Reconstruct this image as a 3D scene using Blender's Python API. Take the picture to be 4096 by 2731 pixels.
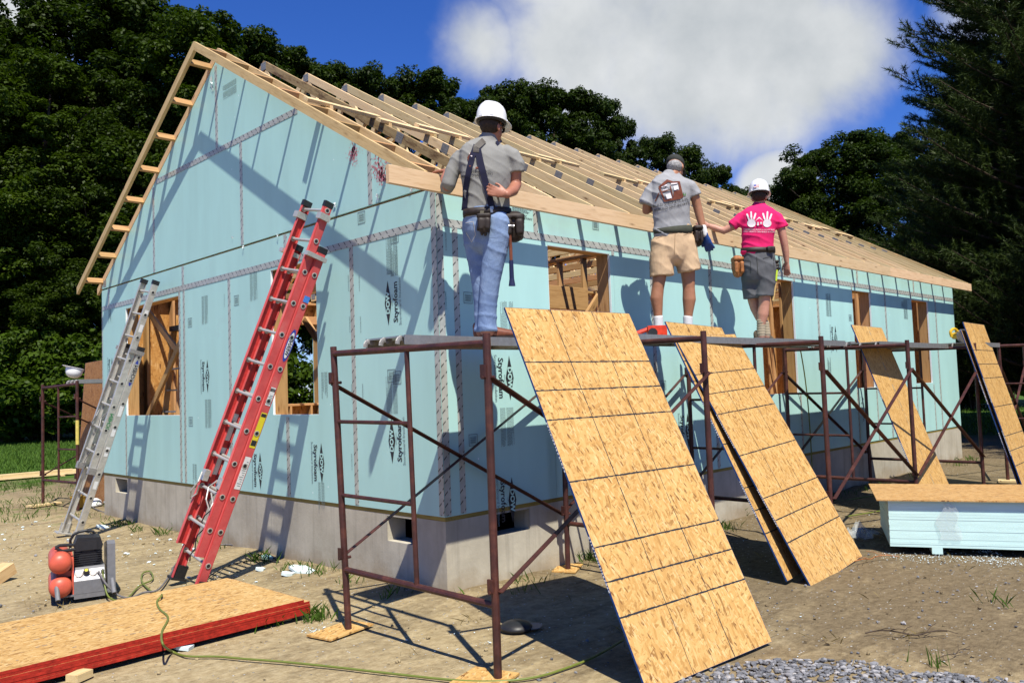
import bpy, bmesh, math, random
import numpy as np
from mathutils import Vector, Matrix, noise
from mathutils.bvhtree import BVHTree

random.seed(7); RNG = np.random.default_rng(7)
scene = bpy.context.scene
COL = scene.collection
for o in list(bpy.data.objects): bpy.data.objects.remove(o)

# ------------------------------------------------------------------ camera
# solved from the house: origin = near corner of the house, +x along the eave wall, +y along the gable wall, z = 0 ground
G = 0.64                                       # height of the foundation (foam starts here)
FPX = 3285.04                                  # focal length in pixels of the 4096 px wide photograph
CAM = Vector((-4.3641, -5.2019, 1.0291 + G))
YAW, PITCH, ROLL = 0.7849, 0.0571, -0.0358
_f = Vector((math.cos(PITCH)*math.cos(YAW), math.cos(PITCH)*math.sin(YAW), math.sin(PITCH)))
_r0 = Vector((math.sin(YAW), -math.cos(YAW), 0)); _u0 = _r0.cross(_f)
CR = _r0*math.cos(ROLL) + _u0*math.sin(ROLL)
CU = -_r0*math.sin(ROLL) + _u0*math.cos(ROLL)
CF = _f
cd = bpy.data.cameras.new('camera'); cam = bpy.data.objects.new('camera', cd); COL.objects.link(cam)
cd.sensor_width = 36.0; cd.lens = 36.0*FPX/4096.0; cd.clip_start = 0.05; cd.clip_end = 2000
m3 = Matrix((CR, CU, -CF)).transposed()
cam.matrix_world = Matrix.Translation(CAM) @ m3.to_4x4()
scene.camera = cam
scene.cycles.max_bounces = 6; scene.cycles.diffuse_bounces = 1; scene.cycles.glossy_bounces = 2; scene.cycles.transparent_max_bounces = 12
scene.render.resolution_x, scene.render.resolution_y = 1024, 682

# ------------------------------------------------------------------ light
SUN = Vector((0.94, 1.8, -3.3)).normalized()    # direction the sunlight travels
sd = bpy.data.lights.new('sun', 'SUN'); sun = bpy.data.objects.new('sun', sd); COL.objects.link(sun)
sd.energy = 5.0; sd.angle = math.radians(0.53); sd.color = (1.0, 0.955, 0.85)
sun.rotation_mode = 'QUATERNION'; sun.rotation_quaternion = SUN.to_track_quat('-Z', 'Y'); sun.location = (-6, -10, 18)
world = bpy.data.worlds.new('World'); scene.world = world; world.use_nodes = True
scene.view_settings.view_transform = 'Standard'
try: scene.view_settings.look = 'None'
except Exception: pass
scene.view_settings.exposure = 0.47; scene.view_settings.gamma = 1.0

def build_world():
    nt = world.node_tree; nt.nodes.clear(); N = nt.nodes.new; L = nt.links.new
    out = N('ShaderNodeOutputWorld'); bg = N('ShaderNodeBackground'); bg.inputs['Strength'].default_value = 0.05
    sky = N('ShaderNodeTexSky'); sky.sky_type = 'NISHITA'; sky.sun_disc = False
    s = -SUN
    sky.sun_elevation = math.asin(s.z); sky.sun_rotation = math.atan2(s.x, s.y)
    sky.air_density = 1.0; sky.dust_density = 0.0; sky.ozone_density = 2.6; sky.altitude = 200
    hs = N('ShaderNodeHueSaturation'); hs.inputs['Saturation'].default_value = 1.25; hs.inputs['Value'].default_value = 1.0
    L(sky.outputs[0], hs.inputs['Color'])
    gr = N('ShaderNodeMix'); gr.data_type = 'RGBA'; gr.blend_type = 'MULTIPLY'; gr.inputs[0].default_value = 1.0; gr.inputs[7].default_value = (1.0, 1.22, 2.1, 1); L(hs.outputs[0], gr.inputs[6])
    tc = N('ShaderNodeTexCoord')
    # cloud layer: direction projected on a plane overhead, fractal noise all over the sky
    sep = N('ShaderNodeSeparateXYZ'); L(tc.outputs['Generated'], sep.inputs[0])
    mz = N('ShaderNodeMath'); mz.operation = 'MAXIMUM'; mz.inputs[1].default_value = 0.06; L(sep.outputs['Z'], mz.inputs[0])
    ad = N('ShaderNodeMath'); ad.operation = 'ADD'; ad.inputs[1].default_value = 0.18; L(mz.outputs[0], ad.inputs[0])
    dv = N('ShaderNodeVectorMath'); dv.operation = 'DIVIDE'
    cb = N('ShaderNodeCombineXYZ')
    for i in range(3): L(ad.outputs[0], cb.inputs[i])
    L(tc.outputs['Generated'], dv.inputs[0]); L(cb.outputs[0], dv.inputs[1])
    mp = N('ShaderNodeMapping'); L(dv.outputs[0], mp.inputs['Vector'])
    mp.inputs['Location'].default_value = CLOUD_OFF
    n1 = N('ShaderNodeTexNoise'); n1.inputs['Scale'].default_value = 0.62; n1.inputs['Detail'].default_value = 7; n1.inputs['Roughness'].default_value = 0.52; n1.inputs['Distortion'].default_value = 0.15
    L(mp.outputs[0], n1.inputs['Vector'])
    # cumulus banks standing in the sky ahead, given by their directions
    prev = None
    nd = N('ShaderNodeTexNoise'); nd.inputs['Scale'].default_value = 3.4; nd.inputs['Detail'].default_value = 6; nd.inputs['Roughness'].default_value = 0.55
    L(tc.outputs['Generated'], nd.inputs['Vector'])
    for d, r0, r1, w in CLOUDS:
        dist = N('ShaderNodeVectorMath'); dist.operation = 'DISTANCE'; L(tc.outputs['Generated'], dist.inputs[0]); dist.inputs[1].default_value = d
        nn = N('ShaderNodeMath'); nn.operation = 'MULTIPLY_ADD'; L(nd.outputs[0], nn.inputs[0]); nn.inputs[1].default_value = w; L(dist.outputs['Value'], nn.inputs[2])
        mr = N('ShaderNodeMapRange'); mr.interpolation_type = 'SMOOTHSTEP'; L(nn.outputs[0], mr.inputs['Value'])
        mr.inputs['From Min'].default_value = r1 + w*0.5; mr.inputs['From Max'].default_value = r0 + w*0.5
        mr.inputs['To Min'].default_value = 0; mr.inputs['To Max'].default_value = 1
        if prev is None: prev = mr.outputs[0]
        else:
            mx = N('ShaderNodeMath'); mx.operation = 'MAXIMUM'; L(prev, mx.inputs[0]); L(mr.outputs[0], mx.inputs[1]); prev = mx.outputs[0]
    mr2 = N('ShaderNodeMapRange'); mr2.interpolation_type = 'SMOOTHSTEP'; L(n1.outputs[0], mr2.inputs['Value'])
    mr2.inputs['From Min'].default_value = 0.64; mr2.inputs['From Max'].default_value = 0.88
    mx = N('ShaderNodeMath'); mx.operation = 'MAXIMUM'; L(prev, mx.inputs[0]); L(mr2.outputs[0], mx.inputs[1])
    fb = N('ShaderNodeTexNoise'); fb.inputs['Scale'].default_value = 6.5; fb.inputs['Detail'].default_value = 10; fb.inputs['Roughness'].default_value = 0.6; fb.inputs['Distortion'].default_value = 0.35; L(tc.outputs['Generated'], fb.inputs['Vector'])
    ma = N('ShaderNodeMath'); ma.operation = 'MULTIPLY_ADD'; L(fb.outputs[0], ma.inputs[0]); ma.inputs[1].default_value = 0.95; L(mx.outputs[0], ma.inputs[2])
    dn = N('ShaderNodeMapRange'); dn.interpolation_type = 'SMOOTHSTEP'; L(ma.outputs[0], dn.inputs['Value']); dn.inputs['From Min'].default_value = 0.62; dn.inputs['From Max'].default_value = 1.45
    # cloud colour: bright tops, greyer where thick
    n3 = N('ShaderNodeTexNoise'); n3.inputs['Scale'].default_value = 5.5; n3.inputs['Detail'].default_value = 9; n3.inputs['Roughness'].default_value = 0.55; L(tc.outputs['Generated'], n3.inputs['Vector'])
    cr = N('ShaderNodeValToRGB'); L(n3.outputs[0], cr.inputs[0])
    cr.color_ramp.elements[0].position = 0.34; cr.color_ramp.elements[0].color = (7.4, 8.0, 8.5, 1)
    cr.color_ramp.elements[1].position = 0.66; cr.color_ramp.elements[1].color = (11.6, 11.9, 12.1, 1)
    mix = N('ShaderNodeMix'); mix.data_type = 'RGBA'; L(dn.outputs[0], mix.inputs['Factor'])
    L(gr.outputs[2], mix.inputs[6]); L(cr.outputs[0], mix.inputs[7])
    L(mix.outputs[2], bg.inputs['Color']); L(bg.outputs[0], out.inputs['Surface'])

# ------------------------------------------------------------------ pixel helpers (pixels of a 2352 px wide view of the photograph)
KP = 4096/2352
def ray(dx, dy):
    return CF + CR*((dx*KP - 2048)/FPX) - CU*((dy*KP - 1365.5)/FPX)
def at_depth(dx, dy, dep): return CAM + ray(dx, dy)*dep
def on_x(dx, dy, x): r = ray(dx, dy); return CAM + r*((x - CAM.x)/r.x)
def on_y(dx, dy, y): r = ray(dx, dy); return CAM + r*((y - CAM.y)/r.y)
def on_z(dx, dy, z=0.0): r = ray(dx, dy); return CAM + r*((z - CAM.z)/r.z)
def depth_of(p): return (Vector(p) - CAM).dot(CF)
def pix(p):
    d = Vector(p) - CAM; z = d.dot(CF)
    return ((2048 + FPX*d.dot(CR)/z)/KP, (1365.5 - FPX*d.dot(CU)/z)/KP)

CLOUD_OFF = (3.1, 1.7, 0.4)
CLOUDS = []
for (dx, dy, r0, r1, w) in [(1330, 90, 0.03, 0.17, 0.20), (1540, 105, 0.05, 0.18, 0.18), (1750, 140, 0.04, 0.15, 0.16), (1900, 120, 0.0, 0.13, 0.15), (1640, 200, 0.0, 0.10, 0.12), (1110, 110, 0.0, 0.10, 0.14), (1790, 430, 0.02, 0.065, 0.05), (1450, -120, 0.08, 0.24, 0.2), (40, -25, 0.02, 0.10, 0.08), (2300, -10, 0.0, 0.10, 0.16)]:
    CLOUDS.append((ray(dx, dy).normalized()[:], r0, r1, w))
build_world()

# ------------------------------------------------------------------ object helpers
WM = {}                                         # world matrices of what has been built
def link(o, parent=None, M=None):
    M = M or Matrix.Identity(4)
    COL.objects.link(o); WM[o.name] = M.copy()
    if parent is not None:
        o.parent = parent; o.matrix_basis = WM[parent.name].inverted() @ M
    else: o.matrix_basis = M
    return o
def tag(o, label, cat, group=None, kind=None):
    if label: o['label'] = label
    if cat: o['category'] = cat
    if group: o['group'] = group
    if kind: o['kind'] = kind
    return o
def thing(name, label, cat, loc=(0, 0, 0), group=None):
    o = bpy.data.objects.new(name, None); o.empty_display_size = 0.2
    link(o, None, Matrix.Translation(Vector(loc)))
    return tag(o, label, cat, group)

class MB:
    """collects shapes into one mesh"""
    def __init__(s): s.v = []; s.f = []
    def add(s, vs, fs):
        b = len(s.v); s.v += [tuple(v) for v in vs]; s.f += [tuple(i + b for i in f) for f in fs]; return s
    def box(s, lo, hi, M=None):
        x0, y0, z0 = lo; x1, y1, z1 = hi
        vs = [(x0,y0,z0),(x1,y0,z0),(x1,y1,z0),(x0,y1,z0),(x0,y0,z1),(x1,y0,z1),(x1,y1,z1),(x0,y1,z1)]
        if M is not None: vs = [M @ Vector(v) for v in vs]
        return s.add(vs, [(0,3,2,1),(4,5,6,7),(0,1,5,4),(1,2,6,5),(2,3,7,6),(3,0,4,7)])
    def beam(s, p0, p1, w, h, up=(0, 0, 1)):
        p0 = Vector(p0); p1 = Vector(p1); M, L = frame(p0, p1, up); return s.box((0, -w/2, -h/2), (L, w/2, h/2), M)
    def tube(s, pts, r, n=10, closed=False, cap=True, flat=1.0):
        pts = [Vector(p) for p in pts]; rs = r if isinstance(r, (list, tuple)) else [r]*len(pts)
        b = len(s.v); t0 = (pts[1] - pts[0]).normalized()
        a = t0.orthogonal().normalized() if abs(t0.z) > 0.95 else Vector((0, 0, 1)).cross(t0).normalized()
        for i, p in enumerate(pts):
            if closed: t = (pts[(i+1) % len(pts)] - pts[i-1]).normalized()
            else: t = (pts[min(i+1, len(pts)-1)] - pts[max(i-1, 0)]).normalized()
            a = (a - t*a.dot(t)).normalized(); c = t.cross(a)
            for k in range(n):
                q = 2*math.pi*k/n; s.v.append(tuple(p + (a*math.cos(q) + c*math.sin(q)*flat)*rs[i]))
        m = len(pts)
        for i in range(m if closed else m-1):
            for k in range(n):
                i2 = (i+1) % m
                s.f.append((b+i*n+k, b+i*n+(k+1) % n, b+i2*n+(k+1) % n, b+i2*n+k))
        if cap and not closed:
            s.f.append(tuple(b+k for k in reversed(range(n)))); s.f.append(tuple(b+(m-1)*n+k for k in range(n)))
        return s
    def lathe(s, prof, n=24, M=None, cap=True):
        b = len(s.v)
        for r, z in prof:
            for k in range(n):
                q = 2*math.pi*k/n; v = Vector((r*math.cos(q), r*math.sin(q), z))
                s.v.append(tuple(M @ v if M is not None else v))
        for i in range(len(prof)-1):
            for k in range(n):
                s.f.append((b+i*n+k, b+i*n+(k+1) % n, b+(i+1)*n+(k+1) % n, b+(i+1)*n+k))
        if cap:
            s.f.append(tuple(b+k for k in reversed(range(n)))); s.f.append(tuple(b+(len(prof)-1)*n+k for k in range(n)))
        return s
    def prism(s, poly, d0, d1, M=None):
        """polygon in local (x,y), extruded z d0..d1"""
        n = len(poly); vs = [Vector((x, y, d0)) for x, y in poly] + [Vector((x, y, d1)) for x, y in poly]
        if M is not None: vs = [M @ v for v in vs]
        fs = [tuple(reversed(range(n))), tuple(range(n, 2*n))] + [(i, (i+1) % n, n+(i+1) % n, n+i) for i in range(n)]
        return s.add(vs, fs)
    def mesh(s, name, mat=None, smooth=False):
        me = bpy.data.meshes.new(name); me.from_pydata(s.v, [], s.f); me.validate()
        if mat is not None:
            for m in (mat if isinstance(mat, (list, tuple)) else [mat]): me.materials.append(m)
        if smooth:
            me.polygons.foreach_set('use_smooth', [True]*len(me.polygons))
        me.update(); return me
    def build(s, name, mat, parent=None, M=None, smooth=False):
        """shapes given in world coordinates unless M is given"""
        if M is None and parent is not None:
            M = Matrix.Translation(WM[parent.name].translation); Mi = M.inverted(); s.v = [tuple(Mi @ Vector(v)) for v in s.v]
        return link(bpy.data.objects.new(name, s.mesh(name, mat, smooth)), parent, M)

def frame(p0, p1, up=(0, 0, 1)):
    p0 = Vector(p0); p1 = Vector(p1); x = (p1 - p0); L = x.length; x.normalize(); up = Vector(up)
    if abs(x.dot(up)) > 0.995: up = Vector((0, 1, 0)) if abs(x.y) < 0.9 else Vector((1, 0, 0))
    y = up.cross(x).normalized(); z = x.cross(y)
    return Matrix.Translation(p0) @ Matrix((x, y, z)).transposed().to_4x4(), L
_cache = {}
def board(name, p0, p1, w, h, mat, parent=None, up=(0, 0, 1)):
    """one length of lumber as an object: local x runs along the board, shared mesh for equal sizes; w across, h along up"""
    M, L = frame(p0, p1, up); key = (round(L, 3), round(w, 4), round(h, 4), mat.name)
    if key not in _cache:
        c = min(0.003, w*0.12, h*0.12); b = MB()
        prof = [(-w/2+c, -h/2), (w/2-c, -h/2), (w/2, -h/2+c), (w/2, h/2-c), (w/2-c, h/2), (-w/2+c, h/2), (-w/2, h/2-c), (-w/2, -h/2+c)]
        n = 8; b.v = [(0, y, z) for y, z in prof] + [(L, y, z) for y, z in prof]
        b.f = [tuple(reversed(range(n))), tuple(range(n, 2*n))] + [(i, (i+1) % n, n+(i+1) % n, n+i) for i in range(n)]
        _cache[key] = b.mesh(name, mat)
    return link(bpy.data.objects.new(name, _cache[key]), parent, M)
def obj(name, me, parent=None, M=None): return link(bpy.data.objects.new(name, me), parent, M)

# ------------------------------------------------------------------ materials
class NT:
    def __init__(s, name):
        s.m = bpy.data.materials.new(name); s.m.use_nodes = True; s.t = s.m.node_tree; s.t.nodes.clear()
        s.out = s.t.nodes.new('ShaderNodeOutputMaterial'); s.p = s.t.nodes.new('ShaderNodeBsdfPrincipled'); s.t.links.new(s.p.outputs[0], s.out.inputs[0])
    def n(s, kind, **kw):
        x = s.t.nodes.new('ShaderNode' + kind)
        for k, v in kw.items():
            if hasattr(x, k) and k not in ('Scale',): setattr(x, k, v)
            else: x.inputs[k.replace('_', ' ')].default_value = v
        return x
    def l(s, a, b): s.t.links.new(a, b)
    def coord(s, kind='Object', scale=(1, 1, 1), rot=(0, 0, 0), rnd=0.0):
        tc = s.n('TexCoord'); mp = s.n('Mapping'); mp.inputs['Scale'].default_value = scale; mp.inputs['Rotation'].default_value = rot
        s.l(tc.outputs[kind], mp.inputs['Vector'])
        if rnd:
            oi = s.n('ObjectInfo'); mm = s.n('Math', operation='MULTIPLY'); mm.inputs[1].default_value = rnd; s.l(oi.outputs['Random'], mm.inputs[0])
            cb = s.n('CombineXYZ'); [s.l(mm.outputs[0], cb.inputs[i]) for i in range(3)]; s.l(cb.outputs[0], mp.inputs['Location'])
        return mp.outputs[0]
    def coordr(s, sx, sy, ang, rnd):
        x = s.coord('Object', (1/sx, 1/sy, 1/12.0), (0, 0, ang), rnd=rnd); x.node.vector_type = 'TEXTURE'; return x
    def noise(s, vec, scale, detail=4, rough=0.55, dist=0.0):
        x = s.n('TexNoise'); x.inputs['Scale'].default_value = scale; x.inputs['Detail'].default_value = detail; x.inputs['Roughness'].default_value = rough; x.inputs['Distortion'].default_value = dist
        s.l(vec, x.inputs['Vector']); return x
    def ramp(s, fac, stops):
        x = s.n('ValToRGB'); cr = x.color_ramp
        while len(cr.elements) < len(stops): cr.elements.new(0.5)
        for e, (p, c) in zip(cr.elements, stops):
            e.position = p; e.color = (c if isinstance(c, (tuple, list)) else (c, c, c)) + ((1,) if not isinstance(c, (tuple, list)) or len(c) == 3 else ())
        s.l(fac, x.inputs[0]); return x.outputs[0]
    def mix(s, fac, a, b, mode='MIX'):
        x = s.n('Mix', data_type='RGBA', blend_type=mode)
        if isinstance(fac, (int, float)): x.inputs[0].default_value = fac
        else: s.l(fac, x.inputs[0])
        for v, i in ((a, 6), (b, 7)):
            if isinstance(v, (tuple, list)): x.inputs[i].default_value = tuple(v) + ((1,) if len(v) == 3 else ())
            else: s.l(v, x.inputs[i])
        return x.outputs[2]
    def math(s, op, a, b=None, clamp=False):
        x = s.n('Math', operation=op, use_clamp=clamp)
        for i, v in enumerate((a, b)):
            if v is None: continue
            if isinstance(v, (int, float)): x.inputs[i].default_value = v
            else: s.l(v, x.inputs[i])
        return x.outputs[0]
    def bump(s, h, strength=0.3, dist=0.01):
        b = s.n('Bump'); b.inputs['Strength'].default_value = strength; b.inputs['Distance'].default_value = dist; s.l(h, b.inputs['Height']); s.l(b.outputs[0], s.p.inputs['Normal']); return b
    def base(s, c):
        if isinstance(c, (tuple, list)): s.p.inputs['Base Color'].default_value = tuple(c) + (1,)
        else: s.l(c, s.p.inputs['Base Color'])
    def rough(s, r, spec=0.5, metal=0.0):
        if isinstance(r, (int, float)): s.p.inputs['Roughness'].default_value = r
        else: s.l(r, s.p.inputs['Roughness'])
        s.p.inputs['Specular IOR Level'].default_value = spec; s.p.inputs['Metallic'].default_value = metal; return s

def plain(name, c, rough=0.5, spec=0.4, metal=0.0, var=0.15, scale=30.0, bump=0.0, bscale=120.0):
    t = NT(name); v = t.coord('Object', rnd=7.0); n = t.noise(v, scale, 4)
    lo = tuple(x*(1-var) for x in c); hi = tuple(min(1, x*(1+var)) for x in c)
    t.base(t.ramp(n.outputs[0], [(0.3, lo), (0.7, hi)])); t.rough(rough, spec, metal)
    if bump: t.bump(t.noise(v, bscale, 3).outputs[0], bump, 0.004)
    return t.m

def mat_lumber(name, light, dark, knot=(0.16, 0.075, 0.03), stain=0.0):
    t = NT(name); v = t.coord('Object', (1.2, 14, 14), rnd=31.0)
    n = t.noise(v, 3.0, 5, 0.6, 0.6); c = t.ramp(n.outputs[0], [(0.28, dark), (0.5, light), (0.8, tuple(min(1, x*1.1) for x in light))])
    oi = t.n('ObjectInfo'); vv = t.math('MULTIPLY_ADD', oi.outputs['Random'], 0.38); vv.node.inputs[2].default_value = 0.80
    hs = t.n('HueSaturation'); t.l(c, hs.inputs['Color']); t.l(vv, hs.inputs['Value'])
    hv = t.math('MULTIPLY_ADD', oi.outputs['Random'], -0.02); hv.node.inputs[2].default_value = 0.508; t.l(hv, hs.inputs['Hue'])
    vk = t.coord('Object', (2.2, 9, 9), rnd=17.0); vo = t.n('TexVoronoi'); vo.inputs['Scale'].default_value = 1.3; vo.inputs['Randomness'].default_value = 1.0; t.l(vk, vo.inputs['Vector'])
    k = t.ramp(vo.outputs['Distance'], [(0.045, 1.0), (0.10, 0.35), (0.2, 0.0)])
    c2 = t.mix(k, hs.outputs[0], knot)
    if stain:
        ns = t.noise(t.coord('Object', (2, 6, 6), rnd=3.0), 2.5, 6, 0.7); k2 = t.ramp(ns.outputs[0], [(0.5, 0.0), (0.68, stain)]); c2 = t.mix(k2, c2, (0.10, 0.045, 0.02))
    t.base(c2); t.rough(0.65, 0.25); t.bump(n.outputs[0], 0.15, 0.003); return t.m

def mat_osb(name, tint=(1, 1, 1)):
    t = NT(name); cur = None; hh = None
    base_cols = [(0.30, 0.165, 0.055), (0.50, 0.295, 0.10), (0.60, 0.385, 0.148), (0.66, 0.46, 0.205)]
    for i, (ang, sc) in enumerate([(0.12, 1.0), (1.15, 0.95), (-0.55, 1.1), (0.6, 0.9), (-1.2, 1.05), (0.0, 0.85)]):
        v = t.coordr(sc*16, sc*66, ang, 23.0)
        vo = t.n('TexVoronoi'); vo.inputs['Scale'].default_value = 1.0; t.l(v, vo.inputs['Vector'])
        sp = t.n('SeparateColor'); t.l(vo.outputs['Color'], sp.inputs[0])
        col = t.ramp(sp.outputs[0], [(0.0, base_cols[0]), (0.16, base_cols[1]), (0.55, base_cols[2]), (1.0, base_cols[3])])
        if cur is None: cur, hh = col, sp.outputs[1]
        else:
            msk = t.ramp(t.noise(t.coordr(13, 22, ang, 5.0+i), 1.0, 3, 0.6).outputs[0], [(0.47, 0.0), (0.53, 1.0)])
            cur = t.mix(msk, cur, col); hh = t.mix(msk, hh, sp.outputs[1])
    v = t.coordr(30, 110, 0.35, 11.0); vo = t.n('TexVoronoi'); vo.inputs['Scale'].default_value = 1.0; t.l(v, vo.inputs['Vector'])
    sp = t.n('SeparateColor'); t.l(vo.outputs['Color'], sp.inputs[0])
    cur = t.mix(t.ramp(sp.outputs[0], [(0.955, 0.0), (0.97, 0.8)]), cur, (0.13, 0.055, 0.02))
    cur = t.mix(t.ramp(sp.outputs[1], [(0.9, 0.0), (0.95, 0.55)]), cur, (0.80, 0.62, 0.36))
    ns = t.noise(t.coord('Object', (1, 1, 1), rnd=9.0), 1.6, 4); cur = t.mix(t.ramp(ns.outputs[0], [(0.35, 0.0), (0.7, 0.22)]), cur, (0.36, 0.2, 0.07))
    t.base(t.mix(1.0, cur, tint, 'MULTIPLY')); t.rough(0.6, 0.3); t.bump(hh, 0.25, 0.004); return t.m

def mat_foam(name, c=(0.415, 0.665, 0.62)):
    t = NT(name); v = t.coord('Object', rnd=13.0)
    n = t.noise(t.coord('Object', (1.2, 1.2, 0.25), rnd=13.0), 2.4, 4); n2 = t.noise(v, 34.0, 2)
    col = t.ramp(n.outputs[0], [(0.3, tuple(x*0.93 for x in c)), (0.7, tuple(min(1, x*1.05) for x in c))])
    vo = t.n('TexVoronoi'); vo.inputs['Scale'].default_value = 3.1; t.l(v, vo.inputs['Vector'])
    dots = t.ramp(vo.outputs['Distance'], [(0.016, 1.0), (0.03, 0.0)]); col = t.mix(dots, col, (0.82, 0.9, 0.9))
    sm = t.ramp(t.noise(v, 1.1, 6, 0.7).outputs[0], [(0.60, 0.0), (0.74, 0.28)]); col = t.mix(sm, col, (0.36, 0.46, 0.46))
    t.base(col); t.rough(0.5, 0.35); t.bump(n2.outputs[0], 0.05, 0.002); return t.m

def mat_tape():
    t = NT('sheathing_tape'); v = t.coord('Object'); sp = t.n('SeparateXYZ'); t.l(v, sp.inputs[0])
    a = t.math('MULTIPLY_ADD', sp.outputs[1], 0.9); a.node.inputs[2].default_value = 0.0; t.l(sp.outputs[0], a.node.inputs[2])
    fr = t.math('FRACT', t.math('MULTIPLY', a, 10.5)); st = t.math('LESS_THAN', fr, 0.15)
    fr2 = t.math('LESS_THAN', t.math('FRACT', t.math('MULTIPLY', sp.outputs[1], 16.0)), 0.72)
    ms = t.math('MULTIPLY', st, fr2)
    n = t.noise(v, 9.0, 3); c = t.ramp(n.outputs[0], [(0.3, (0.33, 0.335, 0.30)), (0.7, (0.46, 0.465, 0.42))])
    t.base(t.mix(ms, c, (0.06, 0.06, 0.055))); t.rough(0.35, 0.5); t.bump(n.outputs[0], 0.2, 0.004); return t.m

def mat_ground():
    t = NT('dirt'); tc = t.n('TexCoord'); v = tc.outputs['Object']; sp = t.n('SeparateXYZ'); t.l(v, sp.inputs[0])
    n1 = t.noise(v, 0.55, 6, 0.62); n2 = t.noise(v, 3.2, 6, 0.66); n3 = t.noise(v, 17.0, 5, 0.7)
    ms = t.n('Mapping'); ms.inputs['Scale'].default_value = (1.0, 2.6, 1); ms.inputs['Rotation'].default_value = (0, 0, 0.5); t.l(v, ms.inputs['Vector']); n4 = t.noise(ms.outputs[0], 2.0, 7, 0.7, 0.4)
    sand = t.ramp(n3.outputs[0], [(0.22, (0.225, 0.162, 0.082)), (0.5, (0.37, 0.288, 0.160)), (0.8, (0.50, 0.41, 0.25))])
    soil = t.ramp(n3.outputs[0], [(0.25, (0.11, 0.080, 0.044)), (0.75, (0.24, 0.185, 0.108))])
    f = t.math('ADD', t.math('MULTIPLY', n1.outputs[0], 0.55), t.math('MULTIPLY', n4.outputs[0], 0.55)); f = t.math('ADD', f, t.math('MULTIPLY', n2.outputs[0], 0.2))
    # towards the far right the earth is browner
    fx = t.math('MULTIPLY', t.math('ADD', sp.outputs[0], 1.2), 0.075, True); fx = t.math('MINIMUM', fx, 0.27); f = t.math('SUBTRACT', f, fx)
    c = t.mix(t.ramp(f, [(0.44, 0.0), (0.66, 1.0)]), soil, sand)
    vo = t.n('TexVoronoi'); vo.inputs['Scale'].default_value = 38.0; t.l(v, vo.inputs['Vector']); spc = t.n('SeparateColor'); t.l(vo.outputs['Color'], spc.inputs[0])
    peb = t.math('MULTIPLY', t.ramp(vo.outputs['Distance'], [(0.22, 1.0), (0.32, 0.0)]), t.math('GREATER_THAN', spc.outputs[0], 0.88)); c = t.mix(peb, c, t.ramp(spc.outputs[1], [(0, (0.2, 0.19, 0.18)), (1, (0.66, 0.64, 0.6))]))
    # lawn outside the disturbed plot
    def box(a, lo, hi):
        return t.math('MAXIMUM', t.math('SUBTRACT', lo, a), t.math('SUBTRACT', a, hi))
    sdf = t.math('MAXIMUM', box(sp.outputs[0], -60.0, 19.0), box(sp.outputs[1], -60.0, 14.5))
    sdf = t.math('ADD', sdf, t.math('MULTIPLY', t.math('SUBTRACT', n1.outputs[0], 0.5), 9.0)); sdf = t.math('ADD', sdf, t.math('MULTIPLY', t.math('SUBTRACT', n2.outputs[0], 0.5), 5.0))
    gm = t.ramp(t.math('MULTIPLY', sdf, 0.25), [(0.0, 0.0), (0.35, 1.0)])
    gr = t.ramp(t.math('ADD', t.math('MULTIPLY', n2.outputs[0], 0.5), t.math('MULTIPLY', n3.outputs[0], 0.5)), [(0.3, (0.035, 0.075, 0.01)), (0.7, (0.085, 0.165, 0.022))])
    # thin weeds creeping in near the back of the plot
    wm = t.math('MULTIPLY', t.ramp(n2.outputs[0], [(0.54, 0.0), (0.64, 0.7)]), t.ramp(t.math('MULTIPLY', sp.outputs[1], 0.1), [(0.6, 0.0), (1.1, 1.0)]))
    c = t.mix(wm, c, gr); c = t.mix(gm, c, gr)
    t.base(c); t.rough(0.95, 0.12)
    h = t.math('ADD', t.math('MULTIPLY', n3.outputs[0], 0.5), t.math('MULTIPLY', n4.outputs[0], 1.2)); h = t.math('ADD', h, t.math('MULTIPLY', peb, 0.3)); t.bump(h, 0.9, 0.04); return t.m

def mat_leaf(name, c, trans=0.3, var=0.4, rough=0.5):
    t = NT(name); at = t.n('Attribute', attribute_name='leafrnd'); oi = t.n('ObjectInfo')
    r = t.math('ADD', t.math('MULTIPLY', at.outputs['Fac'], 0.75), t.math('MULTIPLY', oi.outputs['Random'], 0.25))
    col = t.ramp(r, [(0.0, tuple(x*(1-var) for x in c)), (0.6, c), (1.0, (c[0]*(1+var*1.6), c[1]*(1+var*1.2), c[2]*(1+var*0.4)))])
    t.base(col); t.rough(rough, 0.13)
    tr = t.n('BsdfTranslucent'); t.l(t.mix(1.0, col, (1.0, 1.15, 0.45), 'MULTIPLY'), tr.inputs['Color']); mx = t.n('MixShader'); mx.inputs[0].default_value = trans
    t.l(t.p.outputs[0], mx.inputs[1]); t.l(tr.outputs[0], mx.inputs[2]); t.l(mx.outputs[0], t.out.inputs[0]); return t.m

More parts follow.
